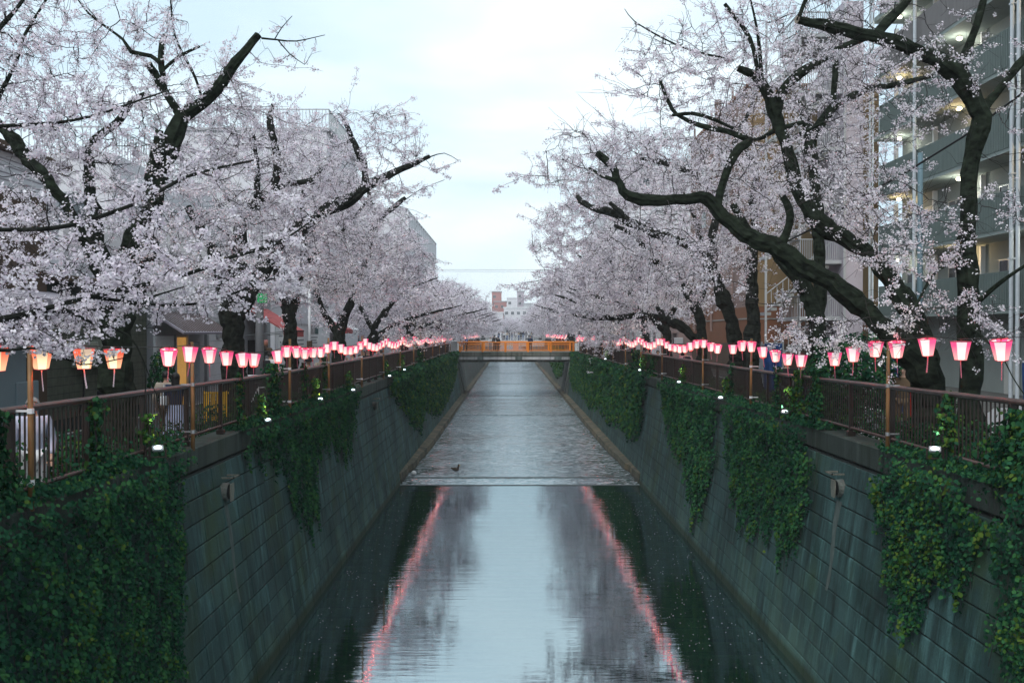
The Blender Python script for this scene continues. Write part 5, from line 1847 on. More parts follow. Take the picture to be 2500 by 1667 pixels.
for m_ in ('panel_green', 'panel_mauve'):
    me = bpy.data.meshes.new('ribbed_panel')
    me.from_pydata(rib.v, [], rib.f)
    me.materials.append(M[m_])
    me.materials.append(M['joint'])
    me.polygons.foreach_set('material_index', rib.mi)
    RIB.append(me)
for k in range(1, 8):
    z = k * FH + .42
    MB().box(0.0, AY0, z - .24, 1.49, AY1, z - .02).build('gallery_slab', M['soffit'], ap)
    y = AY0
    while y < AY1 - 1.4:
        if y > -4 or k > 3:
            o = link('ribbed_panel', RIB[0 if k < 5 else 1], ap)
            o.location = (0, y, z - .10)
        y += Wd
    # doors and windows on the gallery
    y = AY0 + 1
    j = 0
    while y < AY1 - 2:
        MB().box(1.44, y, z, 1.498, y + .85, z + 2.0, bev=.01).build('door', M['door'], ap)
        win(ap, 1.498, y + 1.5, z + .9, 1.5, 1.05, 'x-')
        MB().box(1.30, y + 4.2, z, 1.497, y + 4.32, z + 2.6).build('pier', M['white_paint'], ap)
        y += 4.6
        j += 1
    for j, y in enumerate((-3, 4.5, 12.2, 19.6, 26)):
        g = MB()
        g.ball((.75, y, z + FH - .36), .125, 12, 7, sc_=(1, 1, .7))
        if k < 7:
            lamp = g.build('lamp_globe', M['bulb'], ap, smooth=True)
            if y > 0 and k < 6:
                ld = bpy.data.lights.new('gallery_lamp', 'POINT')
                ld.energy = 34
                ld.color = (1.0, .70, .36) if (j + k) % 2 == 0 or y < 10 else (.95, .95, .8)
                ld.shadow_soft_size = .15
                lo = bpy.data.objects.new('gallery_lamp', ld)
                C.objects.link(lo)
                lo.parent = ap
                lo.location = (.75, y, z + FH - .62)
for y in (4.3, 12.8):
    q = MB()
    q.tube([(-.22, y + 9.0, 0), (-.22, y + 9.0, 24)], .075, 10)
    if y < 10:
        q.tube([(-.22, y + 8.55, 0), (-.22, y + 8.55, 24)], .07, 10)
    for z in range(2, 24, 3):
        q.box(-.3, y + 8.9, z, 0, y + 9.1, z + .06)
    q.build('downpipe', M['pipe'], ap, smooth=False)
q = MB()
q.tube([(-.15, 27.0, 0), (-.15, 27.0, 24)], .05, 8)
q.tube([(-.15, 27.4, 0), (-.15, 27.4, 24)], .06, 8)
q.build('downpipe', M['pipe'], ap)
# ground floor
for y in (-2, 3, 8, 13, 19):
    win(ap, 1.498, y, 1.1, 1.6, 1.0, 'x-')
for y in (5.5, 16):
    MB().box(1.42, y, 0, 1.498, y + 1.1, 2.1, bev=.01).build('door', M['door'], ap)

# stair tower with open landings at the far end of the block
M['stair_paint'] = mat('stair_grey_white', (0.36, 0.37, 0.39), .5, .05, 4)
st = thing('stair_tower', 'lilac-grey stair tower with white open landings left of the grey apartment block', 'stair tower', (17.15, 51.2, GZ))
MB().box(0, 0, 0, 1.0, 4.4, 19.4).build('wall', M['lilac_wall'], st)
MB().box(-.02, -.08, 0, .10, -.003, 19.4).build('corner_post', M['stair_paint'], st)
for k in range(1, 7):
    z = k * FH + .3
    MB().box(-2.2, .2, z - .2, -.01, 4.2, z, bev=.02).build('landing', M['stair_paint'], st)
    q = MB()
    for i in range(20):
        q.box(-2.16 + i * .11, .2, z, -2.13 + i * .11, .23, z + 1.05)
    q.box(-2.2, .18, z + 1.05, -.02, .25, z + 1.1)
    for i in range(14):
        q.box(-2.2, .3 + i * .28, z, -2.17, .33 + i * .28, z + 1.05)
    q.box(-2.22, .2, z + 1.05, -2.15, 4.2, z + 1.1)
    q.build('railing', M['stair_paint'], st)
    # sloping flight below the landing
    q = MB()
    n = 12
    for i in range(n):
        xx = -3.9 + i * .30
        if xx > -.35:
            break
        zz = z - FH + (i + 1) * FH / n
        q.box(xx, .5, zz - .16, xx + .31, 1.7, zz)
    q.build('stair_flight', M['steel'], st)
    q = MB()
    for i in range(0, 12):
        xx = -3.9 + i * .30
        zz = z - FH + (i + 1) * FH / n
        q.box(xx, .46, zz - .05, xx + .03, .49, zz + .95)
    q.tube([(-3.9, .47, z - FH + 1.15), (-.4, .47, z + 1.0)], .03, 5)
    q.tube([(-3.9, .47, z - FH + .25), (-.4, .47, z + .1)], .03, 5)
    q.build('stair_railing', M['stair_paint'], st)
for x in (-3.9, -2.15):
    MB().box(x - .05, .3, 0, x + .05, .4, 18.5).build('steel_column', M['stair_paint'], st)

# brown and mustard building
M['mustard'] = mat('mustard_render', (0.215, 0.145, 0.075), 0.9, 0.07, .8)
M['mauve_brown'] = mat('mauve_brown_render', (0.235, 0.165, 0.150), 0.9, 0.08, .8)
M['rust'] = mat('rust_brown_render', (0.185, 0.078, 0.042), 0.9, 0.08, .8)
M['darkbrown'] = mat('dark_brown_plinth', (0.085, 0.055, 0.038), 0.9, 0.1, .8)
bb = thing('brown_building', 'windowless mustard and brown building with a rust-coloured lower band behind the right trunks', 'building', (13.6, 57, GZ))
MB().box(0, 0, 3.9, 7.5, 18, 16.4).build('wall', M['mustard'], bb)
MB().box(-.006, .002, 0, -.001, 18, 16.4).build('canal_wall_face', M['mauve_brown'], bb)
MB().box(-.04, -.04, 1.75, 7.5, 18, 3.2).build('rust_band', M['rust'], bb)
MB().box(-.02, -.02, 3.22, 7.5, 18, 3.88).build('rust_band', M['rust'], bb)
MB().box(-.07, -.07, 3.16, 7.5, 18, 3.235).build('string_course', M['kerb'], bb)
MB().box(-.03, -.03, 0, 7.5, 18, 1.745).build('plinth', M['darkbrown'], bb)
MB().box(-.12, -.12, 16.4, 7.6, 18.1, 16.62, bev=.03).build('roof_edge', M['rust'], bb)
MB().box(3.2, -.4, 1.5, 3.75, -.075, 1.95, bev=.02).build('vent_box', M['darkbrown'], bb)
q = MB()
for y in (3.2, 9.5, 15.5):
    q.tube([(-.16, y, 2.5), (-.16, y, 17.2)], .07, 8)
q.build('downpipe', M['mauve_brown'], bb)
MB().box(-.2, 8.0, 16.6, .2, 8.4, 17.6, bev=.05).build('chimney', M['mauve_brown'], bb)
for z in (6.5, 9.7, 12.9):
    for y in (5.5, 12):
        win(bb, -.006, y, z, 1.5, 1.1, 'x-')

# mauve low house left of it, then pale blocks
M['house_mauve'] = mat('mauve_house_render', (0.24, 0.175, 0.165), 0.9, 0.08, .8)
hb = thing('mauve_house', 'low mauve-brown house with a dark roof beyond the brown building', 'house', (12.9, 79.5, GZ))
MB().box(.6, 0, 0, 8, 9.6, 6.4).build('wall', M['house_mauve'], hb)
MB().box(.3, -.3, 6.4, 8.2, 9.9, 6.6, bev=.03).build('roof', M['darkbrown'], hb)
for y, z in ((1.2, 3.6), (5.2, 3.6), (1.2, .9), (5.2, .9)):
    win(hb, .598, y, z, 1.6, 1.1, 'x-')
MB().box(.2, 1.0, 2.35, .597, 3.0, 2.5, bev=.02).build('window_hood', M['house_mauve'], hb)
win(hb, 1.2, -.002, 3.6, 1.2, 1.1, 'y')
q = MB().box(.30, -.5, 1.9, .595, -.02, 2.3)
MB().box(.2, -.32, 1.5, .9, -.003, 2.0, bev=.03).build('meter_box', M['grey_wall'], hb)

RB_ = [(13.5, 91, 9, 8, 13.5, 'white_wall', 'pale flats behind the blossoms of the right bank just left of the brown building'),
       (12.5, 99, 10, 12, 9, 'grey_wall', 'low grey block on the right bank near the orange bridge'),
       (13, 134, 14, 18, 25, 'white_wall', 'tall pale tower block rising faintly behind the right crowns'),
       (13, 160, 14, 30, 13, 'lilac_wall', 'long lilac-grey block far along the right bank')]
for (x, y, w, d, h, m_, lab) in RB_:
    t = thing('apartment_block', lab, 'apartment building', (x, y, GZ))
    MB().box(0, 0, 0, w, d, h).build('wall', M[m_], t)
    MB().box(-.15, -.15, h, w + .1, d + .1, h + .3, bev=.04).build('roof', M['grey_wall'], t)
    fl = int(h / 3)
    for k in range(fl):
        for j in range(int(d / 3.4)):
            win(t, -.002, 1 + j * 3.4, k * 3 + 1.2, 1.8, 1.3, 'x-')
        for j in range(int(w / 3.4)):
            win(t, 1 + j * 3.4, -.002, k * 3 + 1.2, 1.6, 1.3, 'y')

# ---- left bank, from near to far
lb = thing('shop_house', 'low shop house with a lilac-grey eave and pale blue shutters at the left edge', 'house', (-10.5, 8, GZ))
M['lilac_roof'] = mat('lilac_metal_eave', (0.22, 0.20, 0.24), 0.6, 0.1, 2)
M['blue_shut'] = mat('pale_blue_shutter', (0.20, 0.26, 0.29), 0.6, 0.05, 2)
MB().box(-7, 0, 0, 0, 14.6, 5.4).build('wall', M['darkbrown'], lb)
MB().box(-2, 0, 2.75, .9, 14.9, 2.95, bev=.03).build('eave', M['lilac_roof'], lb)
q = MB()
q.prism([(-2, 3.6), (1.0, 2.96), (1.0, 3.1), (-2, 3.75)], 'y', 0, 15.0)
q.build('roof', M['lilac_wall'], lb)
for i in range(5):
    MB().box(.002, .4 + i * 2.7, .35, .07, 2.7 + i * 2.7, 2.2, bev=.02).build('shutter', M['blue_shut'], lb)
MB().box(.01, 13.0, .1, .10, 14.0, 1.35, bev=.02).build('board', M['blue_shut'], lb)
# upper block behind
ub = thing('pale_house', 'pale lilac house with ribbed siding rising behind the big left cherry tree', 'house', (-14.5, 13, GZ))
MB().box(-9, 0, 0, 0, 19, 7.6).build('wall', M['lilac_wall'], ub)
q = MB()
for i in range(20):
    q.box(.002, 0, 3.6 + i * .2, .03, 19, 3.76 + i * .2)
q.build('siding', M['white_wall'], ub)
MB().box(-9.3, -.3, 7.6, .35, 19.3, 7.8, bev=.03).build('roof', M['darkbrown'], ub)
for y in (2, 7, 12, 16):
    win(ub, .04, y, 4.4, 1.6, 1.4, 'x+')
wb_ = thing('white_house', 'white house with a railed roof terrace behind the big left cherry tree', 'house', (-15.5, 39, GZ))
MB().box(-12, 0, 0, 0, 15, 9.4).build('wall', M['white_wall'], wb_)
for y in (1.5, 6, 10.5):
    for z in (3.9, 6.7):
        win(wb_, .002, y, z, 1.8, 1.3, 'x+')
for x in (-10, -6, -2.6):
    win(wb_, x, -.002, 6.6, 1.6, 1.3, 'y')
q = MB()
for i in range(40):
    q.box(-12 + i * .3, -.03, 9.4, -11.97 + i * .3, 0, 10.4)
for i in range(50):
    q.box(-.03, i * .3, 9.4, 0, i * .3 + .03, 10.4)
q.box(-12, -.04, 10.4, 0, .01, 10.46).box(-.04, 0, 10.4, .01, 15, 10.46)
q.build('terrace_railing', M['steel'], wb_)

# dark tiled annexe with meter boxes
M['tile_dark'] = mat('dark_wall_tile', (0.075, 0.085, 0.062), 0.6, 0.25, 5)
an = thing('tiled_annexe', 'low dark green-brown tiled wall with meter boxes behind the first lanterns', 'building', (-10.6, 22.7, GZ))
MB().box(-4, 0, 0, -.012, 6.4, 3.6).build('wall', M['joint'], an)
tl = bpy.data.meshes.new('tile')
q = MB().box(-.011, .006, .006, .004, .294, .194, bev=.004)
tl.from_pydata(q.v, [], q.f)
tl.materials.append(M['tile_dark'])
for r in range(14):
    for c_ in range(21):
        o = link('tile', tl, an)
        o.location = (0, c_ * .3 + .05, r * .2 + .35)
M['drab_box'] = mat('drab_meter_box', (0.22, 0.235, 0.19), 0.6, .12, 6)
for i, (y, z, w, h) in enumerate(((1.35, 1.55, 1.0, .62), (2.55, 1.50, 1.15, .72))):
    b = MB().box(.006, y, z, .26, y + w, z + h, bev=.015).build('meter_box', M['drab_box'], an)
    # felt-pen scrawl on the lid
    q = MB()
    rr = random.Random(5 + i)
    for k in range(3):
        cy_, cz_ = y + .22 + .22 * k, z + .20 + .1 * rr.random()
        pts = [(.264, cy_ + .10 * math.cos(a * 1.1 + k) * (1 + .3 * math.sin(a * 2.3)), cz_ + .12 * math.sin(a * 1.7 + k)) for a in [j * .35 for j in range(26)]]
        q.tube(pts, .007, 3)
    q.build('scrawl', M['black'], b)
q = MB()
q.tube([(.05, 1.9, 1.5), (.08, 1.9, .9), (.06, 1.6, .35), (.05, 1.3, 0)], .022, 6)
q.build('cable', M['black'], an)
q = MB()
q.tube([(.05, 3.7, 1.5), (.09, 3.9, 1.15), (.06, 4.3, 1.1), (.05, 4.5, 1.5), (.05, 4.5, 3)], .022, 6)
q.build('cable', M['black'], an)
MB().box(-4.2, -.2, 3.6, .25, 6.5, 3.75, bev=.02).build('roof', M['darkbrown'], an)

sh = thing('shutter_shop', 'small shop with white corrugated shutter, lattice eave and a warm lit doorway', 'shop', (-10.5, 29.4, GZ))
MB().box(-5, 0, 0, -.06, 5.0, 3.4).build('wall', M['grey_wall'], sh)
q = MB()
for i in range(22):
    q.box(-.05, .1 + i * .075, .1, -.0, .15 + i * .075, 2.3)
q.box(-.055, .08, .1, -.03, 1.8, 2.3)
q.build('corrugated_shutter', M['white_paint'], sh)
M['warmlit'] = mat('warm_lit_doorway', (0.5, 0.3, 0.1), .7, .2, 2, emit=(1.0, .50, .12), es=.25)
MB().box(-.055, 1.95, .1, -.03, 3.0, 2.25).build('lit_doorway', M['warmlit'], sh)
for y in (1.86, 3.02):
    MB().box(-.056, y, .1, .03, y + .08, 2.35).build('door_frame', M['steel'], sh)
MB().box(-.055, 3.3, .1, -.02, 4.4, 2.1, bev=.01).build('grey_door', M['tarp_grey'], sh)
q = MB()
q.prism([(-.05, 2.95), (.9, 2.35), (.9, 2.41), (-.05, 3.02)], 'y', -.1, 4.9)
q.build('eave', M['lilac_roof'], sh)
q = MB()
for i in range(18):
    q.tube([(-.02, i * .27, 3.05), (.88, i * .27 + .2, 2.44)], .014, 4)
q.build('lattice', M['darkbrown'], sh)

wt_ = thing('white_tiled_wall', 'white tiled building end with two small vents left of the second left trunk', 'building', (-10.5, 34.6, GZ))
MB().box(-5, 0, 0, -.012, 4.6, 6.2).build('wall', M['grey_wall'], wt_)
tl2 = bpy.data.meshes.new('tile')
q = MB().box(-.011, .006, .006, .005, .594, .394, bev=.004)
tl2.from_pydata(q.v, [], q.f)
tl2.materials.append(M['white_wall'])
for r in range(15):
    for c_ in range(7):
        o = link('tile', tl2, wt_)
        o.location = (0, c_ * .6 + .1, r * .4 + .1)
for z in (2.2, 2.6):
    MB().box(.006, 1.0, z, .12, 1.3, z + .22, bev=.02).build('vent', M['steel'], wt_)

# red awning shop
aw = thing('red_awning', 'faded red shop awning left of the white site hoarding', 'awning', (-10.5, 39.6, GZ))
M['awn_red'] = mat('faded_red_canvas', (0.42, 0.085, 0.085), .8, .12, 3)
M['awn_edge'] = mat('awning_edge', (0.10, .02, .025), .8, .1)
q = MB()
q.prism([(0, 3.35), (1.55, 2.45), (1.55, 2.5), (0, 3.42)], 'y', 0, 3.6)
q.build('canvas', M['awn_red'], aw)
MB().box(1.50, 0, 2.22, 1.55, 3.6, 2.44).build('valance', M['awn_red'], aw)
MB().box(1.48, -.02, 2.44, 1.57, 3.62, 2.50).build('front_bar', M['awn_edge'], aw)
q = MB()
for y in (.1, 3.5):
    q.tube([(0, y, 2.3), (1.5, y, 2.44)], .02, 5)
q.build('arm', M['steel'], aw)
shp = thing('grey_shop', 'grey shop front under the red awning with a dark doorway', 'shop', (-10.52, 39.4, GZ))
MB().box(-5, 0, 0, -.01, 4.4, 5.6).build('wall', M['grey_wall'], shp)
MB().box(-.009, .6, 0, .03, 1.8, 2.1).build('doorway', M['dark'], shp)
MB().box(-.009, 2.1, .9, .03, 3.8, 2.1).build('shop_window', M['glass'], shp)

# white site hoarding with notices
ho = thing('site_hoarding', 'white construction-site hoarding with printed notices reading 3400 and IN behind the left trunks', 'hoarding', (-10.4, 44.2, GZ))
for i in range(14):
    MB().box(-.04, i * .95, 0, 0, i * .95 + .94, 2.75, bev=.006).build('hoarding_panel', M['white_paint'], ho)
MB().box(-.06, 0, 2.76, .03, 13.3, 2.84).build('cap_rail', M['steel'], ho)
for i in range(14):
    MB().box(-.35, i * .95, 2.845, -.31, i * .95 + .94, 4.0).build('upper_panel', M['white_wall'], ho)
M['poster'] = mat('white_notice', (0.80, 0.80, 0.80), .5, .02)
M['ink'] = mat('dark_print', (0.10, 0.11, 0.14), .6, .05)
M['teal'] = mat('teal_panel', (0.02, 0.09, 0.09), .5, .1)
MB().box(.002, .5, 1.45, .014, 2.9, 2.35).build('notice', M['poster'], ho)
MB().box(.002, 4.3, .8, .014, 6.2, 2.35).build('notice', M['poster'], ho)
MB().box(.002, 7.4, 1.75, .014, 9.8, 2.25).build('notice', M['poster'], ho)
MB().box(.002, 7.4, 2.32, .014, 9.8, 2.70).build('entrance_sign', M['steel'], ho)
MB().box(.015, 8.9, 2.33, .020, 9.75, 2.69).build('teal_square', M['teal'], ho)
q = MB()
for (y0, y1, z, n) in ((.6, 1.3, 2.22, 6), (4.5, 6.0, 2.2, 9), (4.5, 6.0, 2.0, 9), (4.5, 6.0, 1.8, 9), (4.5, 5.7, 1.3, 6), (4.5, 5.7, 1.1, 6), (7.5, 9.6, 2.12, 14), (7.5, 9.3, 1.97, 12), (7.5, 9.5, 1.84, 12)):
    d = (y1 - y0) / n
    for i in range(n):
        q.box(.0145, y0 + i * d, z, .017, y0 + i * d + d * .7, z + .055)
        q.box(.0145, y0 + i * d + d * .2, z - .02, .017, y0 + i * d + d * .4, z + .08)
q.build('small_print', M['ink'], ho, kind='stuff')


def lettering(txt, size, loc, parent, m_, name='lettering'):
    cu = bpy.data.curves.new(name, 'FONT')
    cu.body = txt
    cu.size = size
    cu.extrude = .003
    cu.materials.append(m_)
    tmp = bpy.data.objects.new('tmp_text', cu)
    me = bpy.data.meshes.new_from_object(tmp)
    bpy.data.objects.remove(tmp)
    o = link(name, me)
    o.parent = parent
    o.location = loc
    o.rotation_euler = (PI / 2, 0, PI / 2)
    return o


lettering('3400', .62, (.018, .75, 1.58), ho, M['ink'])
lettering('IN', .36, (.022, 8.15, 2.39), ho, M['poster'])

# utility poles
up = thing('utility_pole', 'grey concrete utility pole with a green lit sign beside the red awning', 'utility pole', (-9.35, 37.2, GZ))
MB().tube([(0, 0, 0), (0, 0, 10)], [.17, .12], 12).build('shaft', M['grey_wall'], up, smooth=True)
M['greensign'] = mat('green_lit_sign', (.02, .3, .1), .5, .05, emit=(.03, .45, .16), es=.25)
MB().box(-.02, -.28, 3.5, .34, -.20, 3.85, bev=.03).build('green_sign', M['greensign'], up)
MB().tube([(-.9, 0, 8.6), (.9, 0, 8.6)], .05, 6).build('crossarm', M['steel'], up)
up = thing('sign_pole', 'thin white pole in front of the hoarding notices', 'pole', (-9.9, 49.2, GZ))
MB().tube([(0, 0, 0), (0, 0, 6.2)], .07, 8).build('shaft', M['white_paint'], up, smooth=True)
MB().box(-.12, -.1, 1.5, .12, .1, 2.0, bev=.02).build('control_box', M['darkbrown'], up)
sp_ = thing('street_pole', 'steel-blue street pole in front of the grey apartment block', 'pole', (9.6, 23.3, GZ))
M['bluepole'] = mat('steel_blue_paint', (0.10, 0.16, 0.19), .5, .1)
MB().tube([(0, 0, 0), (0, 0, 6.6)], [.075, .06], 10).build('shaft', M['bluepole'], sp_, smooth=True)
for i, x in enumerate((1478, 1568)):
    p = P(x, 800, 52 - i * 4)
    t = thing('street_pole', 'slim white street pole on the right bank, %s' % ('left one behind the lanterns' if i == 0 else 'right one behind the blossoms'), 'pole', (8.2, 8.2 * FPX / (x - VX), GZ))
    MB().tube([(0, 0, 0), (0, 0, 5.0)], [.09, .07], 8).build('shaft', M['white_paint'], t, smooth=True)
    MB().box(-.2, -.12, 4.4, .2, .1, 4.9, bev=.03).build('box', M['steel'], t)

# buildings behind the hoarding and awnings towards the bridge
LB_ = [(-11.6, 57.5, 9, 9, 6.8, 'white_wall', 'white two-storey shops with striped awnings next to the hoarding'),
       (-12.3, 67, 10, 13.5, 15.9, 'white_wall', 'big white block with a railed flat roof and dark stair openings on the left bank'),
       (-13.5, 83, 10, 12, 8.5, 'lilac_wall', 'low lilac block on the left bank behind the crowns'),
       (-13, 98, 11, 16, 9.5, 'grey_wall', 'grey block on the left bank level with the orange bridge'),
       (-12.4, 118, 14, 47, 16.9, 'white_wall', 'long pale apartment building with a row of top-floor windows above the left crowns'),
       (-15, 200, 14, 40, 13, 'white_wall', 'distant pale block with a small roof tower on the left')]
for bi, (x, y, w, d, h, m_, lab) in enumerate(LB_):
    t = thing('apartment_block', lab, 'apartment building', (x, y, GZ))
    MB().box(-w, 0, 0, 0, d, h).build('wall', M[m_], t)
    MB().box(-w - .1, -.12, h, .25, d + .1, h + .25, bev=.04).build('roof', M['grey_wall'] if bi != 4 else M['pale_conc'], t)
    fl = int(h / 2.9)
    for k in range(fl):
        if bi == 1:
            continue
        for j in range(int(d / 3.2)):
            win(t, .002, .8 + j * 3.2, k * 2.9 + 1.0, 2.0, 1.6 if bi == 4 else 1.2, 'x+')
        for j in range(int(w / 3.6)):
            win(t, -w + 1 + j * 3.6, -.002, k * 2.9 + 1.1, 1.3, 1.1, 'y')
    if bi == 1:
        for k in range(4):
            z = 2.9 * k + 2.6
            MB().box(-1.1, -.02, z, -.12, .3, z + 1.7).build('stair_opening', M['joint'], t)
            MB().box(-.02, .4, z - .2, .05, 4.8, z + 1.5).build('stair_opening', M['joint'], t)
            for j in (6.2, 9.4):
                win(t, .002, j, z, 1.6, 1.2, 'x+')
        q = MB()
        for i in range(46):
            q.box(-w + i * .22, .05, h + .25, -w + .03 + i * .22, .08, h + 1.45)
        for i in range(60):
            q.box(.1, .1 + i * .22, h + .25, .13, .13 + i * .22, h + 1.45)
        q.box(-w, .03, h + 1.45, .15, .1, h + 1.52).box(.08, .05, h + 1.45, .15, d, h + 1.52)
        q.build('roof_railing', M['steel'], t)
    if bi == 4:
        for j in range(15):
            MB().box(.003, .2 + j * 3.2, h - 3.2, .35, .45 + j * 3.2, h - .05).build('fin', M['white_paint'], t)
    if bi == 5:
        MB().box(-3, 2, h, -1, 6, h + 3).build('roof_tower', M['lilac_wall'], t)
for i, (y, c_, l_) in enumerate(((58, 'white_paint', 'white shop awning on the left bank beyond the hoarding'), (61.2, 'awn_red', 'pink-red shop awning next to the white one on the left bank'), (64, 'white_paint', 'second white awning farther along the left bank'))):
    t = thing('shop_awning', l_, 'awning', (-11.58, y, GZ))
    q = MB()
    q.prism([(0, 3.3), (1.5, 2.6), (1.5, 2.35), (1.46, 2.35), (1.46, 2.56), (0, 3.22)], 'y', 0, 2.7)
    q.build('canvas', M[c_], t)
    q = MB()
    q.tube([(0, .1, 2.4), (1.45, .1, 2.5)], .02, 5)
    q.tube([(0, 2.6, 2.4), (1.45, 2.6, 2.5)], .02, 5)
    q.build('arm', M['steel'], t)

# far end of the valley
M['brick_far'] = mat('pinkish_brick', (0.36, 0.17, 0.16), .9, .05, .3)
FB = [((1201, 1224, 713, 800, 430), 'brick_far', 'distant pinkish-brown brick tower block in the gap between the trees'),
      ((1206, 1237, 737, 800, 425), 'brick_far', 'lower wing of the distant brick block'),
      ((1238, 1262, 728, 800, 415), 'white_wall', 'distant white stepped apartment house right of the brick tower'),
      ((1230, 1292, 752, 800, 400), 'white_wall', 'wide distant white terraced house below the stepped one'),
      ((1203, 1228, 764, 800, 392), 'white_wall', 'small distant white house at the left of the gap'),
      ((1263, 1280, 712, 800, 440), 'lilac_wall', 'distant lilac tower right of the white houses'),
      ((1278, 1300, 742, 800, 410), 'grey_wall', 'distant grey house at the right of the gap')]
for (x0, x1, y0, y1, Y), m_, lab in FB:
    a, b = P(x0, y0, Y), P(x1, y1, Y)
    t = thing('distant_building', lab, 'building', (a.x, Y, 0))
    w, h = b.x - a.x, a.z
    MB().box(0, 0, -1, w, 10, h).build('wall', M[m_], t)
    MB().box(-.2, -.2, h, w + .2, 10.2, h + .4).build('roof', M['white_paint'] if m_ == 'white_wall' else M['grey_wall'], t)
    for k in range(int(h / 3.4)):
        for j in range(max(1, int(w / 2.4))):
            win(t, .5 + j * 2.4, -.003, h - 2.6 - k * 3.2, 1.2, 1.2, 'y', fr=.1)
hl = MB()
n = 40
vs = []
for i in range(n + 1):
    x = -500 + i * 25
    h = 9 + 5 * math.sin(i * .7) + 3 * math.sin(i * 1.9)
    vs += [(x, 520, -5), (x, 560, h)]
hl.add(vs, [(2 * i, 2 * i + 2, 2 * i + 3, 2 * i + 1) for i in range(n)])
hl.add([(x, y + 300 if k % 2 else y + 40, z * .6) for k, (x, y, z) in enumerate(vs)], [(2 * i, 2 * i + 2, 2 * i + 3, 2 * i + 1) for i in range(n)])
M['hill'] = mat('far_tree_slope', (0.20, 0.17, 0.18), .95, .4, .08)
struct(hl, 'hill', M['hill'])
# overhead cables
q = MB()
pts = [(-16 + i * 3.2, 96, 9.2 + .004 * (i - 5) ** 2) for i in range(11)]
q.tube([(p[0], p[1], P(0, 663, 96).z + .01 * (p[0] / 5) ** 2) for p in pts], .012, 4)
tag(q.build('overhead_wire', M['black']), 'lower of two fine overhead wires crossing the canal against the sky', 'wire')
q = MB()
q.tube([(p[0], p[1] + .5, P(0, 658, 96).z + .01 * (p[0] / 5) ** 2) for p in pts], .012, 4)
tag(q.build('overhead_wire', M['black']), 'upper of two fine overhead wires crossing the canal against the sky', 'wire')
a = [P(2700, 85, 17), P(2500, 225, 19), P(2350, 335, 20.5), P(2195, 431, 22), P(2088, 488, 23), P(1980, 560, 24.5), P(1900, 600, 26)]
q = MB().tube(a, .022, 6)
for i in range(60):
    pass
tag(q.build('power_cable', M['black']), 'thick twisted black power cable slanting down across the grey apartment block', 'cable')
# ============================================================ PEOPLE
def cloth(name, c, var=.15):
    return mat(name, c, .85, var, 8, .1)


M['skin'] = mat('skin', (0.46, 0.29, 0.215), .6, .05, 5)
M['hair'] = mat('black_hair', (0.012, 0.010, 0.010), .5, .2)
M['hair_grey'] = mat('grey_hair', (0.20, 0.19, 0.185), .6, .2)
M['eye'] = mat('eye', (0.015, 0.01, 0.01), .3)
M['lip'] = mat('lip', (0.32, 0.10, 0.09), .5)
M['c_black'] = cloth('black_cloth', (0.014, 0.014, 0.017))
M['c_navy'] = cloth('navy_cloth', (0.012, 0.025, 0.06))
M['c_white'] = cloth('white_cloth', (0.56, 0.56, 0.58))
M['c_beige'] = cloth('beige_cloth', (0.42, 0.35, 0.29))
M['c_grey'] = cloth('grey_cloth', (0.20, 0.20, 0.22))
M['c_lilac'] = cloth('lilac_shirt_cloth', (0.42, 0.43, 0.54))
M['c_denim'] = cloth('denim', (0.10, 0.16, 0.30))
M['c_pale'] = cloth('pale_skirt_cloth', (0.38, 0.42, 0.58))
M['c_pink'] = cloth('pink_cloth', (0.52, 0.26, 0.27))
M['c_brown'] = cloth('brown_cloth', (0.13, 0.085, 0.05))
M['c_blue'] = cloth('blue_cloth', (0.04, 0.09, 0.28))


def skin(name, pts, edges, rad, m_, parent, root=0, sub=1, roots=()):
    me = bpy.data.meshes.new(name)
    me.from_pydata(pts, edges, [])
    me.materials.append(m_)
    o = bpy.data.objects.new(name, me)
    C.objects.link(o)
    o.parent = parent
    md = o.modifiers.new('skin', 'SKIN')
    md.use_smooth_shade = True
    if not me.skin_vertices:
        return o
    d = me.skin_vertices[0].data
    for i, r in enumerate(rad):
        rr = r if hasattr(r, '__len__') else (r, r)
        d[i].radius = rr
        d[i].use_root = (i == root or i in roots)
    ss = o.modifiers.new('subdivision', 'SUBSURF')
    ss.levels = sub
    ss.render_levels = sub
    return o


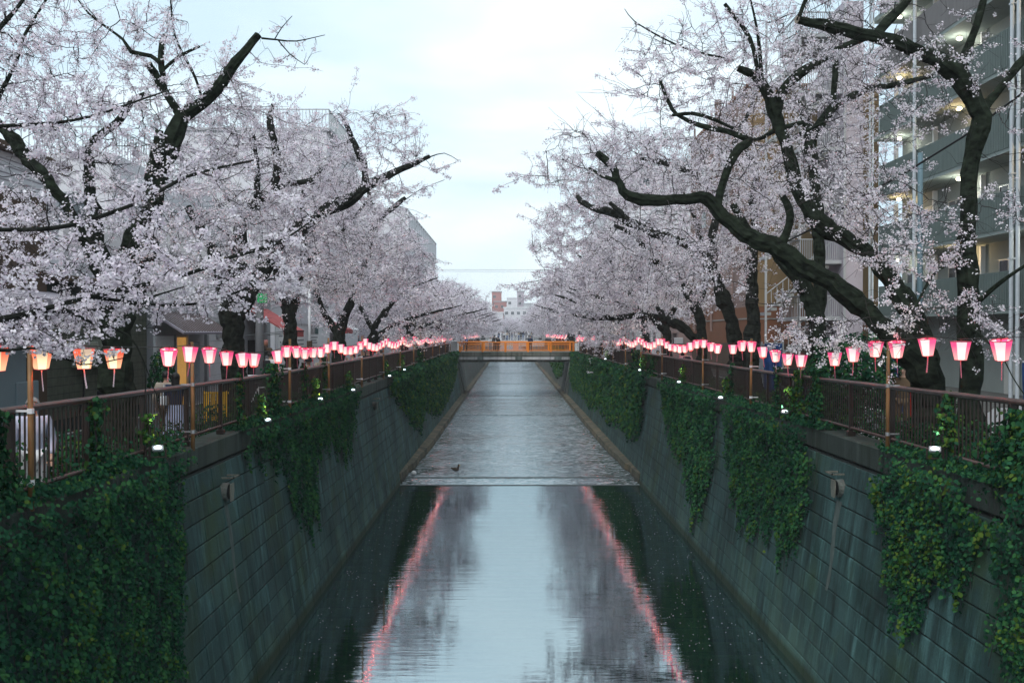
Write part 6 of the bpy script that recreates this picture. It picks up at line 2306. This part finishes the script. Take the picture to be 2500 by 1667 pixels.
def person(label, x, y, z, h, rz, top='c_black', legs='c_black', hair='hair', pose='stand', long_hair=False, hat=None, bag=None, skirt=False, group=None, simple=False, seed=0):
    rr = random.Random(seed + int(x * 13 + y * 7))
    s = h / 1.70
    t = thing('person', label, 'person', (x, y, z), rz, group)
    S = lambda *p: (p[0] * s, p[1] * s, p[2] * s)
    # joints: forward is -y
    sw = rr.uniform(-.03, .03)
    st = .12 if pose == 'walk' else .0
    hips = [(.09, 0, .90), (-.09, 0, .90)]
    J = {'pelvis': (0, 0, .95), 'waist': (0, .0, 1.08), 'chest': (0, .0, 1.28), 'neck': (0, 0, 1.43), 'nk2': (0, -.01, 1.50), 'head': (0, -.02, 1.585), 'crown': (0, -.015, 1.655)}
    sh = .185
    if pose == 'photo':        # both hands at a camera in front of the face
        arms = {1: [(sh, 0, 1.38), (sh + .07, -.10, 1.16), (.07, -.26, 1.44)], -1: [(-sh, 0, 1.38), (-sh - .07, -.10, 1.16), (-.07, -.26, 1.44)]}
    elif pose == 'lean':       # forearms resting on the handrail
        arms = {1: [(sh, 0, 1.38), (sh + .06, -.04, 1.12), (.16, -.28, 1.12)], -1: [(-sh, 0, 1.38), (-sh - .06, -.04, 1.12), (-.12, -.28, 1.12)]}
    else:
        arms = {1: [(sh, 0, 1.38), (sh + .06, .02, 1.10), (sh + .05, -.10 - st, .87)], -1: [(-sh, 0, 1.38), (-sh - .06, .02, 1.10), (-sh - .05, -.04 + st, .86)]}
    leg = {1: [(.09, 0, .90), (.10, -.02 - st, .50), (.10, .02 - st * 1.6, .09), (.11, -.12 - st * 1.6, .035)], -1: [(-.09, 0, .90), (-.10, -.02 + st * .4, .50), (-.10, .06 + st * 1.4, .09), (-.11, -.08 + st * 1.4, .035)]}
    pts, edges, rad = [], [], []

    def add(p, r, prev=None):
        pts.append(S(*p))
        rad.append(tuple(v * s for v in r) if hasattr(r, '__len__') else r * s)
        if prev is not None:
            edges.append((prev, len(pts) - 1))
        return len(pts) - 1
    a = add(J['pelvis'], (.135, .10))
    b = add(J['waist'], (.12, .085), a)
    c = add(J['chest'], (.15, .10), b)
    n_ = add(J['neck'], .055, c)
    n2 = add(J['nk2'], .05, n_)
    hd = add(J['head'], (.074, .086), n2)
    cr_ = add(J['crown'], (.055, .065), hd)
    hand_roots = []
    for k in (1, -1):
        q = arms[k]
        i0 = add(q[0], .055, c)
        i1 = add(q[1], .043, i0)
        i2 = add(q[2], .028, i1)
        d = Vector(q[2]) - Vector(q[1])
        d.normalize()
        w = Vector(q[2]) + d * .07
        i3 = add(tuple(w), (.038, .016), i2)
        hand_roots.append((w, d, k))
        q = leg[k]
        j0 = add(q[0], .085, a)
        j1 = add(q[1], .058, j0)
        j2 = add(q[2], .040, j1)
        j3 = add(q[3], .038, j2)
    roots = []
    if not simple:
        for (w, d, k) in hand_roots:
            sd = d.cross(Vector((0, 1, .3)))
            sd.normalize()
            curl = d.cross(sd)
            for f_, (o_, ln) in enumerate(((-.028, .060), (-.010, .072), (.009, .068), (.026, .052))):
                p0 = w + sd * o_
                p1 = w + sd * o_ * 1.15 + d * (.02 + ln * .55)
                p2 = p1 + d * ln * .35 + curl * ln * .4
                i = add(tuple(p0), .010)
                roots.append(i)
                i = add(tuple(p1), .009, i)
                add(tuple(p2), .007, i)
            i = add(tuple(w - d * .03), .011)
            roots.append(i)
            i = add(tuple(w - d * .0 - sd * .045), .010, i)
            add(tuple(w + d * .035 - sd * .055), .008, i)
    skin('body', pts, edges, rad, M['skin'], t, 0, 2 if not simple else 1, roots)
    # coat
    pts, edges, rad = [], [], []
    a = add((0, 0, .86), (.175, .125))
    b = add(J['waist'], (.165, .12), a)
    c = add(J['chest'], (.185, .125), b)
    n_ = add((0, 0, 1.415), (.085, .08), c)
    for k in (1, -1):
        q = arms[k]
        i0 = add(q[0], .078, c)
        i1 = add(q[1], .062, i0)
        v = Vector(q[1]).lerp(Vector(q[2]), .92)
        add(tuple(v), .050, i1)
    skin('coat', pts, edges, rad, M[top], t, 0, 1)
    # trousers or skirt
    if skirt:
        q = MB()
        ring = []
        n = 14
        for j, (zz, r1) in enumerate(((.98, .15), (.80, .20), (.50, .25), (.30, .28))):
            for i in range(n):
                aa = 2 * PI * i / n
                k = 1 + .06 * math.sin(aa * 5)
                ring.append(S(r1 * k * math.cos(aa), r1 * .8 * k * math.sin(aa), zz))
        fs = [(j * n + i, j * n + (i + 1) % n, (j + 1) * n + (i + 1) % n, (j + 1) * n + i) for j in range(3) for i in range(n)]
        q.add(ring, fs)
        q.build('skirt', M[legs], t, smooth=True)
    else:
        pts, edges, rad = [], [], []
        a = add((0, 0, .96), (.15, .115))
        for k in (1, -1):
            q = leg[k]
            j0 = add(q[0], .105, a)
            j1 = add(q[1], .078, j0)
            add((q[2][0], q[2][1], .11), .062, j1)
        skin('trousers', pts, edges, rad, M[legs], t, 0, 1)
    # shoes
    for k in (1, -1):
        q = leg[k]
        m_ = MB()
        x0, y0 = q[3][0], q[3][1]
        m_.box((x0 - .048) * s, (y0 - .07) * s, 0, (x0 + .048) * s, (y0 + .20) * s, .085 * s, bev=.03 * s)
        m_.build('shoe', M['black'] if rr.random() < .6 else M['c_white'], t)
    # face
    hx, hy, hz = J['head']
    q = MB()
    q.prism([(-.012, -.02), (.012, -.02), (.004, .025), (-.004, .025)], 'y', -.115, -.07)
    q.v = [S(px, py + (.018 if pz > 0 else 0), pz + 1.575) for px, py, pz in q.v]
    q.build('nose', M['skin'], t)
    for k in (-1, 1):
        MB().ball(S(.031 * k, -.098, 1.595), .0105 * s, 8, 5, sc_=(1.4, .6, .8)).build('eye', M['eye'], t)
        MB().ball(S(.083 * k, -.005, 1.58), .02 * s, 8, 5, sc_=(.4, .8, 1.4)).build('ear', M['skin'], t)
    MB().ball(S(0, -.094, 1.535), .018 * s, 8, 5, sc_=(1.3, .5, .4)).build('mouth', M['lip'], t)
    # hair: a cap open over the face
    q = MB()
    nu, nv = 18, 9
    bot = .62 if not long_hair else .62
    vs, fs = [], []
    for j in range(nv + 1):
        th = PI * bot * j / nv
        for i in range(nu):
            ph = 2 * PI * i / nu
            fr = max(0, -math.sin(ph))           # towards the face
            thh = min(th, PI * (.62 - .30 * fr ** .7))
            R = .106
            vs.append(S(R * .88 * math.sin(thh) * math.cos(ph), -.012 + R * 1.08 * math.sin(thh) * math.sin(ph) + .012, 1.59 + R * .98 * math.cos(thh)))
    for j in range(nv):
        for i in range(nu):
            i2 = (i + 1) % nu
            fs.append((j * nu + i, (j + 1) * nu + i, (j + 1) * nu + i2, j * nu + i2))
    q.add(vs, fs)
    if long_hair:
        n = 9
        vs = []
        for j in range(6):
            zz = 1.60 - j * .075
            for i in range(n):
                aa = PI * i / (n - 1)
                R = .102 - .004 * j
                vs.append(S(R * math.cos(aa) * .95, R * math.sin(aa) * .9 + .01 + .006 * j, zz))
        q.add(vs, [(j * n + i, j * n + i + 1, (j + 1) * n + i + 1, (j + 1) * n + i) for j in range(5) for i in range(n - 1)])
    q.build('hair', M[hair], t, smooth=True)
    if hat:
        q = MB()
        if hat == 'bucket':
            prof = [(.001, 1.735), (.085, 1.73), (.098, 1.70), (.110, 1.63), (.155, 1.595), (.150, 1.590)]
        else:
            prof = [(.001, 1.725), (.07, 1.715), (.10, 1.68), (.112, 1.625), (.112, 1.615)]
        n = 18
        vs = [S(r * math.cos(2 * PI * i / n), r * math.sin(2 * PI * i / n) * 1.08 - .01, z_) for r, z_ in prof for i in range(n)]
        q.add(vs, [(j * n + i, (j + 1) * n + i, (j + 1) * n + (i + 1) % n, j * n + (i + 1) % n) for j in range(len(prof) - 1) for i in range(n)])
        if hat == 'cap':
            q.prism([(-.07, -.10), (.07, -.10), (.05, -.18), (-.05, -.18)], 'z', 1.615, 1.625)
            q.v[len(vs):] = [S(*v) for v in q.v[len(vs):]]
        q.build('hat', M['c_black'] if hat == 'bucket' else M['c_brown'], t, smooth=True)
    if bag == 'backpack':
        q = MB().box(-.15 * s, .11 * s, 1.0 * s, .15 * s, .27 * s, 1.42 * s, bev=.05 * s)
        q.build('backpack', M['c_black'], t)
    elif bag == 'white_bag':
        q = MB().box(.16 * s, .02 * s, .98 * s, .30 * s, .26 * s, 1.18 * s, bev=.02 * s)
        q.tube([S(.23, .06, 1.17), S(.21, .08, 1.40), S(.23, .12, 1.44), S(.23, .20, 1.17)], .008, 4)
        q.build('shoulder_bag', M['white_paint'], t)
    elif bag == 'camera':
        q = MB().box(-.065 * s, -.36 * s, 1.46 * s, .065 * s, -.28 * s, 1.55 * s, bev=.01)
        q.tube([S(0, -.36, 1.50), S(0, -.47, 1.50)], .035 * s, 10)
        tag(q.build('camera', M['black'], None, loc=None), 'black camera held up by %s' % label.split(' with')[0][:70], 'camera')
        cam_o = bpy.data.objects[-1] if False else None
    return t


def at(px, Y, dx=0):
    return (px - VX) * Y / FPX + dx


PEOPLE = [
    dict(label='person in a light grey hooded jacket walking away left of the woman in navy', x=at(406, 21), y=21.0, z=GZ, h=1.60, rz=PI + .25, top='c_beige', legs='c_brown', pose='walk'),
    dict(label='long-haired woman in a navy coat and pale skirt with a white shoulder bag', x=at(429, 20.6), y=20.6, z=GZ, h=1.58, rz=PI + .1, top='c_navy', legs='c_pale', long_hair=True, bag='white_bag', skirt=True, pose='walk'),
    dict(label='grey-haired person in a pale lilac shirt behind the first left lantern pole', x=at(80, 12.8), y=12.8, z=GZ, h=1.58, rz=.4, top='c_lilac', legs='c_white', hair='hair_grey'),
    dict(label='person in a white jacket with a black backpack in front of the hoarding', x=at(660, 36), y=36, z=GZ, h=1.70, rz=PI - .5, top='c_white', legs='c_denim', bag='backpack'),
    dict(label='person in a dark jacket and flat cap in front of the hoarding', x=at(657, 38.5), y=38.5, z=GZ, h=1.80, rz=PI - .9, top='c_grey', legs='c_black', hat='cap'),
    dict(label='man in a black coat and bucket hat looking over the left railing', x=at(753, 29.6), y=29.6, z=GZ, h=1.66, rz=.25, top='c_black', legs='c_black', hat='bucket', pose='lean'),
    dict(label='girl looking over the left railing beside the man in the bucket hat', x=at(741, 29.2), y=29.2, z=GZ, h=1.42, rz=.2, top='c_black', legs='c_grey', pose='lean'),
    dict(label='person in a beige coat at the left railing by the fourth lantern pole', x=at(783, 33.6), y=33.6, z=GZ, h=1.66, rz=.8, top='c_beige', legs='c_brown', pose='photo'),
    dict(label='person in a dark hood beside the beige coat at the left railing', x=at(794, 33.2), y=33.2, z=GZ, h=1.62, rz=-.6, top='c_black', legs='c_black', long_hair=True),
    dict(label='child with round face leaning on the left railing below the two by the fourth pole', x=at(789, 31.9), y=31.9, z=GZ, h=1.44, rz=.2, top='c_brown', legs='c_black', pose='lean'),
    dict(label='person in a pale coat taking a photo at the left railing', x=at(862, 38.8), y=38.8, z=GZ, h=1.58, rz=-.9, top='c_white', legs='c_grey', pose='photo'),
    dict(label='person in dark grey bending by the fifth lantern pole on the left bank', x=at(878, 40.5), y=40.5, z=GZ, h=1.52, rz=.5, top='c_black', legs='c_black'),
    dict(label='man in a black pullover standing at the left railing under the dense lanterns', x=at(898, 42.8), y=42.8, z=GZ, h=1.68, rz=.1, top='c_black', legs='c_navy'),
    dict(label='smiling dark-haired woman between the shrub and the red board', x=at(2205, 22), y=22, z=GZ, h=1.68, rz=-.35, top='c_brown', legs='c_brown', long_hair=True),
    dict(label='person in a pink top with a black backpack walking away on the right bank', x=at(1675, 39.2), y=39.2, z=GZ, h=1.76, rz=PI, top='c_pink', legs='c_pink', bag='backpack'),
    dict(label='person in a dark coat left of the shrub on the right bank', x=at(1922, 26.5), y=26.5, z=GZ, h=1.72, rz=-.6, top='c_black', legs='c_black'),
    dict(label='second person in a dark coat close to the shrub on the right bank', x=at(1962, 26), y=26, z=GZ, h=1.70, rz=.5, top='c_black', legs='c_navy', long_hair=True),
    dict(label='person in a mustard-brown coat among the right-bank lanterns near the slim white pole', x=at(1581, 50), y=50, z=GZ, h=1.7, rz=2.0, top='c_brown', legs='c_black'),
    dict(label='person in pale pink at the left end of the orange bridge', x=at(1131, 105.5), y=105.5, z=DZ, h=1.5, rz=1.2, top='c_pink', legs='c_grey'),
    dict(label='person in blue next to the one in pale pink on the orange bridge', x=at(1139, 106.5), y=106.5, z=DZ, h=1.6, rz=-1.2, top='c_blue', legs='c_black'),
    dict(label='person in a white top on the orange bridge left of the dark pair', x=at(1197, 107), y=107, z=DZ, h=1.52, rz=.4, top='c_white', legs='c_grey'),
    dict(label='taller person in black of the pair in the middle of the orange bridge', x=at(1208, 106.5), y=106.5, z=DZ, h=1.74, rz=PI, top='c_black', legs='c_black'),
    dict(label='person in black with a white bag, right one of the pair on the orange bridge', x=at(1216, 105.6), y=105.6, z=DZ, h=1.6, rz=PI - .4, top='c_black', legs='c_black', bag='white_bag'),
    dict(label='person in black standing alone at the right on the orange bridge', x=at(1295, 106.5), y=106.5, z=DZ, h=1.68, rz=.2, top='c_navy', legs='c_black'),
]
for i, d in enumerate(PEOPLE):
    person(seed=i, simple=(d['y'] > 45), **d)
cols = ['c_black', 'c_navy', 'c_grey', 'c_white', 'c_beige', 'c_pink', 'c_brown']
pr = [person('', 0, -30 - i, GZ, 1.66, 0, top=cols[i % 7], legs=['c_black', 'c_denim', 'c_grey'][i % 3], simple=True, seed=90 + i, long_hair=i % 2 == 0) for i in range(5)]
usedp = [False] * 5


def crowd(x, y, z, label, group, i):
    k = i % 5
    o = copy_tree(pr[k]) if usedp[k] else pr[k]
    usedp[k] = True
    o.location = (x, y, z)
    o.rotation_euler = (0, 0, random.uniform(0, 6.28))
    k = random.uniform(.94, 1.05)
    o.scale = (k, k, k)
    o['label'] = label
    o['group'] = group
    o['category'] = 'person'


for i in range(18):
    crowd(random.uniform(-6.9, -6.1), 44.5 + i * 3.0, GZ, 'small figure in the crowd on the left promenade among the far lanterns', 'crowd on the left promenade', i)
for i in range(10):
    crowd(random.uniform(7.0, 7.6), 42 + i * 5.2, GZ, 'small figure on the right promenade among the far lanterns', 'walkers on the right promenade', i + 2)
for i in range(14):
    crowd(-2.0 + i * .46 + random.uniform(-.1, .1), 188 + (i % 3), .55, 'tiny figure in the row of people on the grey bridge behind the orange one', 'people on the grey bridge', i + 1)

# ============================================================ VEHICLES, BOARDS, SMALL THINGS
# white hatchback on the right road
car = thing('parked_car', 'white hatchback parked on the right road, partly behind the blue sheeting at the right edge', 'car', (10.1, 17.4, GZ), 0)
body = [(-2.05, .28), (-2.1, .62), (-2.0, .88), (-1.45, .98), (-.75, 1.02), (.9, 1.02), (1.75, .95), (2.0, .8), (2.05, .45), (2.0, .28)]
q = MB()
hw = .82
vs = []
ny = len(body)
for sgn, w in ((-1, hw), (-1, hw - .06), (1, hw - .06), (1, hw)):
    pass
q.prism(body, 'x', -hw, hw)
q.v = [(x * (.94 if z > .9 or z < .32 else 1.0), -y, z) for x, y, z in q.v]
q.build('body', M['white_paint'], car)
cabin = [(-1.85, 1.0), (-1.6, 1.42), (-1.1, 1.50), (.0, 1.50), (.35, 1.42), (1.05, 1.0)]
q = MB()
q.prism(cabin, 'x', -.74, .74)
q.v = [(x * (.84 if z > 1.2 else 1.0), -y, z) for x, y, z in q.v]
q.build('roof', M['white_paint'], car)
for sx in (-1, 1):
    for (a0, a1, b0, b1) in ((-1.55, -.95, -1.4, -.95), (-.88, .1, -.88, -.02), (.17, .82, .06, .36)):
        q = MB()
        zz0, zz1 = 1.05, 1.40
        q.quad((sx * .735, -a0, zz0), (sx * .735, -a1, zz0), (sx * .655, -b1, zz1), (sx * .655, -b0, zz1))
        q.v = [(x + sx * .012, y, z) for x, y, z in q.v]
        q.build('side_window', M['glass'], car)
q = MB().quad((-.66, -1.02, 1.03), (.66, -1.02, 1.03), (.56, -.42, 1.40), (-.56, -.42, 1.40))
q.v = [(x, y - .02, z + .02) for x, y, z in q.v]
q.build('windscreen', M['glass'], car)
q = MB().quad((-.64, 1.84, 1.05), (.64, 1.84, 1.05), (.55, 1.66, 1.40), (-.55, 1.66, 1.40))
q.v = [(x, y + .02, z + .01) for x, y, z in q.v]
q.build('rear_window', M['glass'], car)
for sx in (-1, 1):
    for yy in (-1.28, 1.28):
        w = MB().tube([(sx * .66, yy, .31), (sx * .85, yy, .31)], .31, 18).build('wheel', M['black'], car)
        MB().tube([(sx * .84, yy, .31), (sx * .862, yy, .31)], .19, 12).build('rim', M['steel'], w)
    MB().box(min(sx * .5, sx * .78), -2.07, .66, max(sx * .5, sx * .78), -1.96, .82, bev=.02).build('headlight', M['glass'], car)
    MB().box(min(sx * .55, sx * .8), 2.0, .66, max(sx * .55, sx * .8), 2.115, .86, bev=.02).build('tail_light', M['red'], car)
    MB().box(min(sx * .82, sx * .98), -.75, .98, max(sx * .82, sx * .98), -.62, 1.12, bev=.02).build('wing_mirror', M['white_paint'], car)
car.rotation_euler = (0, 0, PI)


# blue sheeting on frames
def sheet(label, x0, y0, x1, y1, z0, z1, m_, seed, folds=9):
    t = thing('tarpaulin_screen', label, 'tarpaulin', (x0, y0, GZ))
    n = 40
    d = Vector((x1 - x0, y1 - y0, 0))
    L_ = d.length
    d.normalize()
    nrm = Vector((-d.y, d.x, 0))
    vs = []
    rr = random.Random(seed)
    ph = rr.uniform(0, 6)
    nz = 10
    for j in range(nz + 1):
        for i in range(n + 1):
            u, v = i / n, j / nz
            off = .035 * math.sin(u * folds * 2 + ph + v * 1.5) + .02 * math.sin(u * folds * 5 + v * 4 + ph)
            p = d * (u * L_) + nrm * off
            vs.append((p.x, p.y, z0 + (z1 - z0) * v - .03 * math.sin(u * PI * 4) ** 2 * v))
    q = MB().add(vs, [(j * (n + 1) + i, j * (n + 1) + i + 1, (j + 1) * (n + 1) + i + 1, (j + 1) * (n + 1) + i) for j in range(nz) for i in range(n)])
    q.build('sheet', m_, t, smooth=True)
    q = MB()
    for u in (0, .5, 1):
        p = d * (u * L_) + nrm * .08
        q.tube([(p.x, p.y, 0), (p.x, p.y, z1 + .1)], .03, 6)
    a, b = nrm * .08, d * L_ + nrm * .08
    q.tube([(a.x, a.y, z1), (b.x, b.y, z1)], .025, 6)
    q.build('frame', M['steel'], t)
    return t


sheet('large blue tarpaulin screen at the right edge hiding part of the white car', 9.15, 17.75, 9.25, 14.0, .35, 1.86, M['tarp'], 3)
sheet('blue tarpaulin screen behind the smiling woman on the right bank', at(2160, 27), 27, at(2245, 26), 26, .3, 1.85, M['tarp'], 4, 5)
sheet('blue tarpaulin hung left of the dark-coated people on the right bank', at(1868, 33), 33, at(1908, 32.4), 32.4, .3, 2.05, M['tarp'], 5, 4)
sheet('grey tarpaulin hung beside the blue one on the right bank', at(1848, 33.2), 33.2, at(1866, 33), 33, .3, 2.0, M['tarp_grey'], 6, 3)

# red notice boards
t = thing('red_board', 'red narrow board with a blank white notice on top behind the right railing', 'sign board', (at(2257, 19.6), 19.6, GZ))
MB().box(-.09, -.03, 0, .11, .03, 1.55, bev=.01).build('board', M['red'], t)
MB().box(-.07, -.036, 1.14, .09, -.031, 1.46).build('white_notice', M['poster'], t)
MB().box(-.15, -.15, -.0, .17, .15, .06, bev=.02).build('foot', M['black'], t)
t = thing('red_post', 'slim red post beside the smiling woman on the right bank', 'post', (at(2229, 21.2), 21.2, GZ))
MB().tube([(0, 0, 0), (0, 0, 1.5)], .045, 10).build('shaft', M['red'], t)
MB().tube([(0, 0, 0), (0, 0, .05)], .14, 12).build('foot', M['black'], t)
t = thing('grey_post', 'grey steel post between the smiling woman and the red board', 'post', (at(2239, 20.6), 20.6, GZ))
MB().tube([(0, 0, 0), (0, 0, 2.3)], .06, 10).build('shaft', M['steel'], t)
MB().box(-.1, -.1, 0, .1, .1, .02).build('foot', M['steel'], t)

# yellow barrier behind the left railing
t = thing('yellow_barrier', 'yellow slatted barrier behind the left railing right of the walking couple', 'barrier', (at(497, 23.5), 23.6, GZ))
for i in range(8):
    MB().box(i * .066, -.012, .35, i * .066 + .045, .012, .95).build('slat', M['yellow'], t)
MB().box(-.03, -.02, .95, .56, .02, 1.0).build('top_bar', M['yellow'], t)
MB().box(-.03, -.02, .30, .56, .02, .35).build('low_bar', M['yellow'], t)
for x in (-.02, .52):
    MB().tube([(x, 0, 0), (x, 0, 1.02)], .018, 6).build('leg', M['yellow'], t)
# dark van-height counter / low wall by the second tree
t = thing('dark_counter', 'low dark stall counter with a pale top behind the left railing by the backpack wearer', 'counter', (at(672, 31), 31.5, GZ), .2)
MB().box(-1.0, -.3, 0, .95, .3, 1.0, bev=.02).build('cabinet', M['c_black'], t)
MB().box(-1.05, -.35, 1.0, 1.0, .35, 1.06, bev=.015).build('worktop', M['white_wall'], t)


def bicycle(label, x, y, rz, m_='steel'):
    t = thing('bicycle', label, 'bicycle', (x, y, GZ), rz)
    for yy, nm in ((-.52, 'wheel'), (.52, 'wheel')):
        q = MB()
        n = 22
        pts = [(0, yy + .33 * math.cos(2 * PI * i / n), .34 + .33 * math.sin(2 * PI * i / n)) for i in range(n + 1)]
        q.tube(pts, .018, 5)
        w = q.build('wheel', M['black'], t)
        q = MB()
        for i in range(12):
            a = PI * 2 * i / 12
            q.tube([(0, yy, .34), (0, yy + .32 * math.cos(a), .34 + .32 * math.sin(a))], .003, 3)
        q.build('spokes', M['steel'], w)
    q = MB()
    A, B, Cc, D, E = (0, .52, .34), (0, .05, .30), (0, .18, .82), (0, -.36, .86), (0, -.52, .34)
    for a, b in ((A, B), (B, Cc), (Cc, D), (B, D), (A, Cc), (D, E)):
        q.tube([a, b], .017, 6)
    q.build('frame', M[m_], t)
    MB().tube([(0, -.36, .86), (0, -.33, 1.02)], .014, 6).build('stem', M['steel'], t)
    MB().tube([(-.27, -.20, 1.02), (-.2, -.31, 1.03), (.2, -.31, 1.03), (.27, -.20, 1.02)], .014, 6).build('handlebar', M['black'], t)
    MB().box(-.07, .08, .92, .07, .33, .97, bev=.02).build('saddle', M['black'], t)
    MB().tube([(0, .18, .82), (0, .2, .93)], .013, 6).build('seat_post', M['steel'], t)
    q = MB()
    q.tube([(-.03, .05, .30), (.03, .05, .30)], .09, 14)
    q.box(-.1, -.03, .12, -.03, .03, .15).box(.03, .07, .45, .1, .13, .48)
    q.build('crank', M['steel'], t)
    q = MB()
    q.box(-.16, -.72, .80, .16, -.48, 1.0, bev=.02)
    q.build('basket', M['black'], t)
    return t


bicycle('bicycle parked against the dark tiled wall behind the first lanterns', -9.9, 24.8, .1)
bicycle('bicycle by the trunk near the dark stall counter on the left bank', at(640, 28.5), 28.5, .9, 'white_paint')

# duck and a pale ball at the weir
M['duck'] = mat('dark_duck', (0.05, .04, .03), .7, .3, 20)
t = thing('duck', 'small dark duck on the rapid water just above the weir', 'duck', (at(1112, 47.5), 47.5, WZ2 + .02), 1.0)
q = MB().ball((0, 0, .07), .17, 12, 8, sc_=(.62, 1.15, .55))
q.build('body', M['duck'], t, smooth=True)
q = MB().tube([(0, -.13, .10), (0, -.17, .20), (0, -.17, .26)], [.05, .035, .045], 8)
q.ball((0, -.185, .275), .05, 10, 7)
q.build('head', M['duck'], t, smooth=True)
MB().prism([(-.018, .262), (.018, .262), (.01, .28), (-.01, .28)], 'y', -.28, -.22).build('beak', M['yellow'], t)
MB().prism([(-.04, .08), (.04, .08), (.01, .14), (-.01, .14)], 'y', .16, .27).build('tail', M['duck'], t)
q = MB().ball((at(1010, 46.2), 46.2, WZ2 + .09), .12, 12, 8, sc_=(1, 1, .9))
tag(q.build('pale_stone', M['white_paint'], smooth=True), 'pale round stone at the foot of the left wall above the weir', 'stone')

# petals drifting on the downstream water
r_ = np.random.default_rng(77)
n = 900
Y = r_.uniform(14, 43, n)
X = np.where(r_.uniform(size=n) < .6, r_.uniform(3.2, 5.6, n), r_.uniform(-4.6, -2.6, n))
pos = np.column_stack([X, Y, np.full(n, WZ + .006)])
V, F = flowers(pos, 1, .0, .016, r_, 5)
V = V.reshape(n, 5, 3)
ctr = V.mean(1, keepdims=True)
V[:, :, 2] = WZ + .006
o = link('floating_petals', np_mesh('floating_petals', V.reshape(-1, 3), F, [M['petal']]), kind='stuff')
tag(o, 'scattered fallen petals floating on the dark water', 'petals')
r2 = np.random.default_rng(78)

# air
hz = bpy.data.materials.new('haze')
hz.use_nodes = True
nt = hz.node_tree
nt.nodes.clear()
ou = nt.nodes.new('ShaderNodeOutputMaterial')
pv = nt.nodes.new('ShaderNodeVolumePrincipled')
pv.inputs['Color'].default_value = (.90, .91, .97, 1)
pv.inputs['Density'].default_value = 0.0005
nt.links.new(pv.outputs[0], ou.inputs['Volume'])
HAZE = True
if HAZE:
    q = MB().box(-600, -70, -8, 600, 980, 45)
    q.build('haze', hz, kind='stuff')
print('total tris in foliage', TRI[0], 'objects', len(bpy.data.objects))
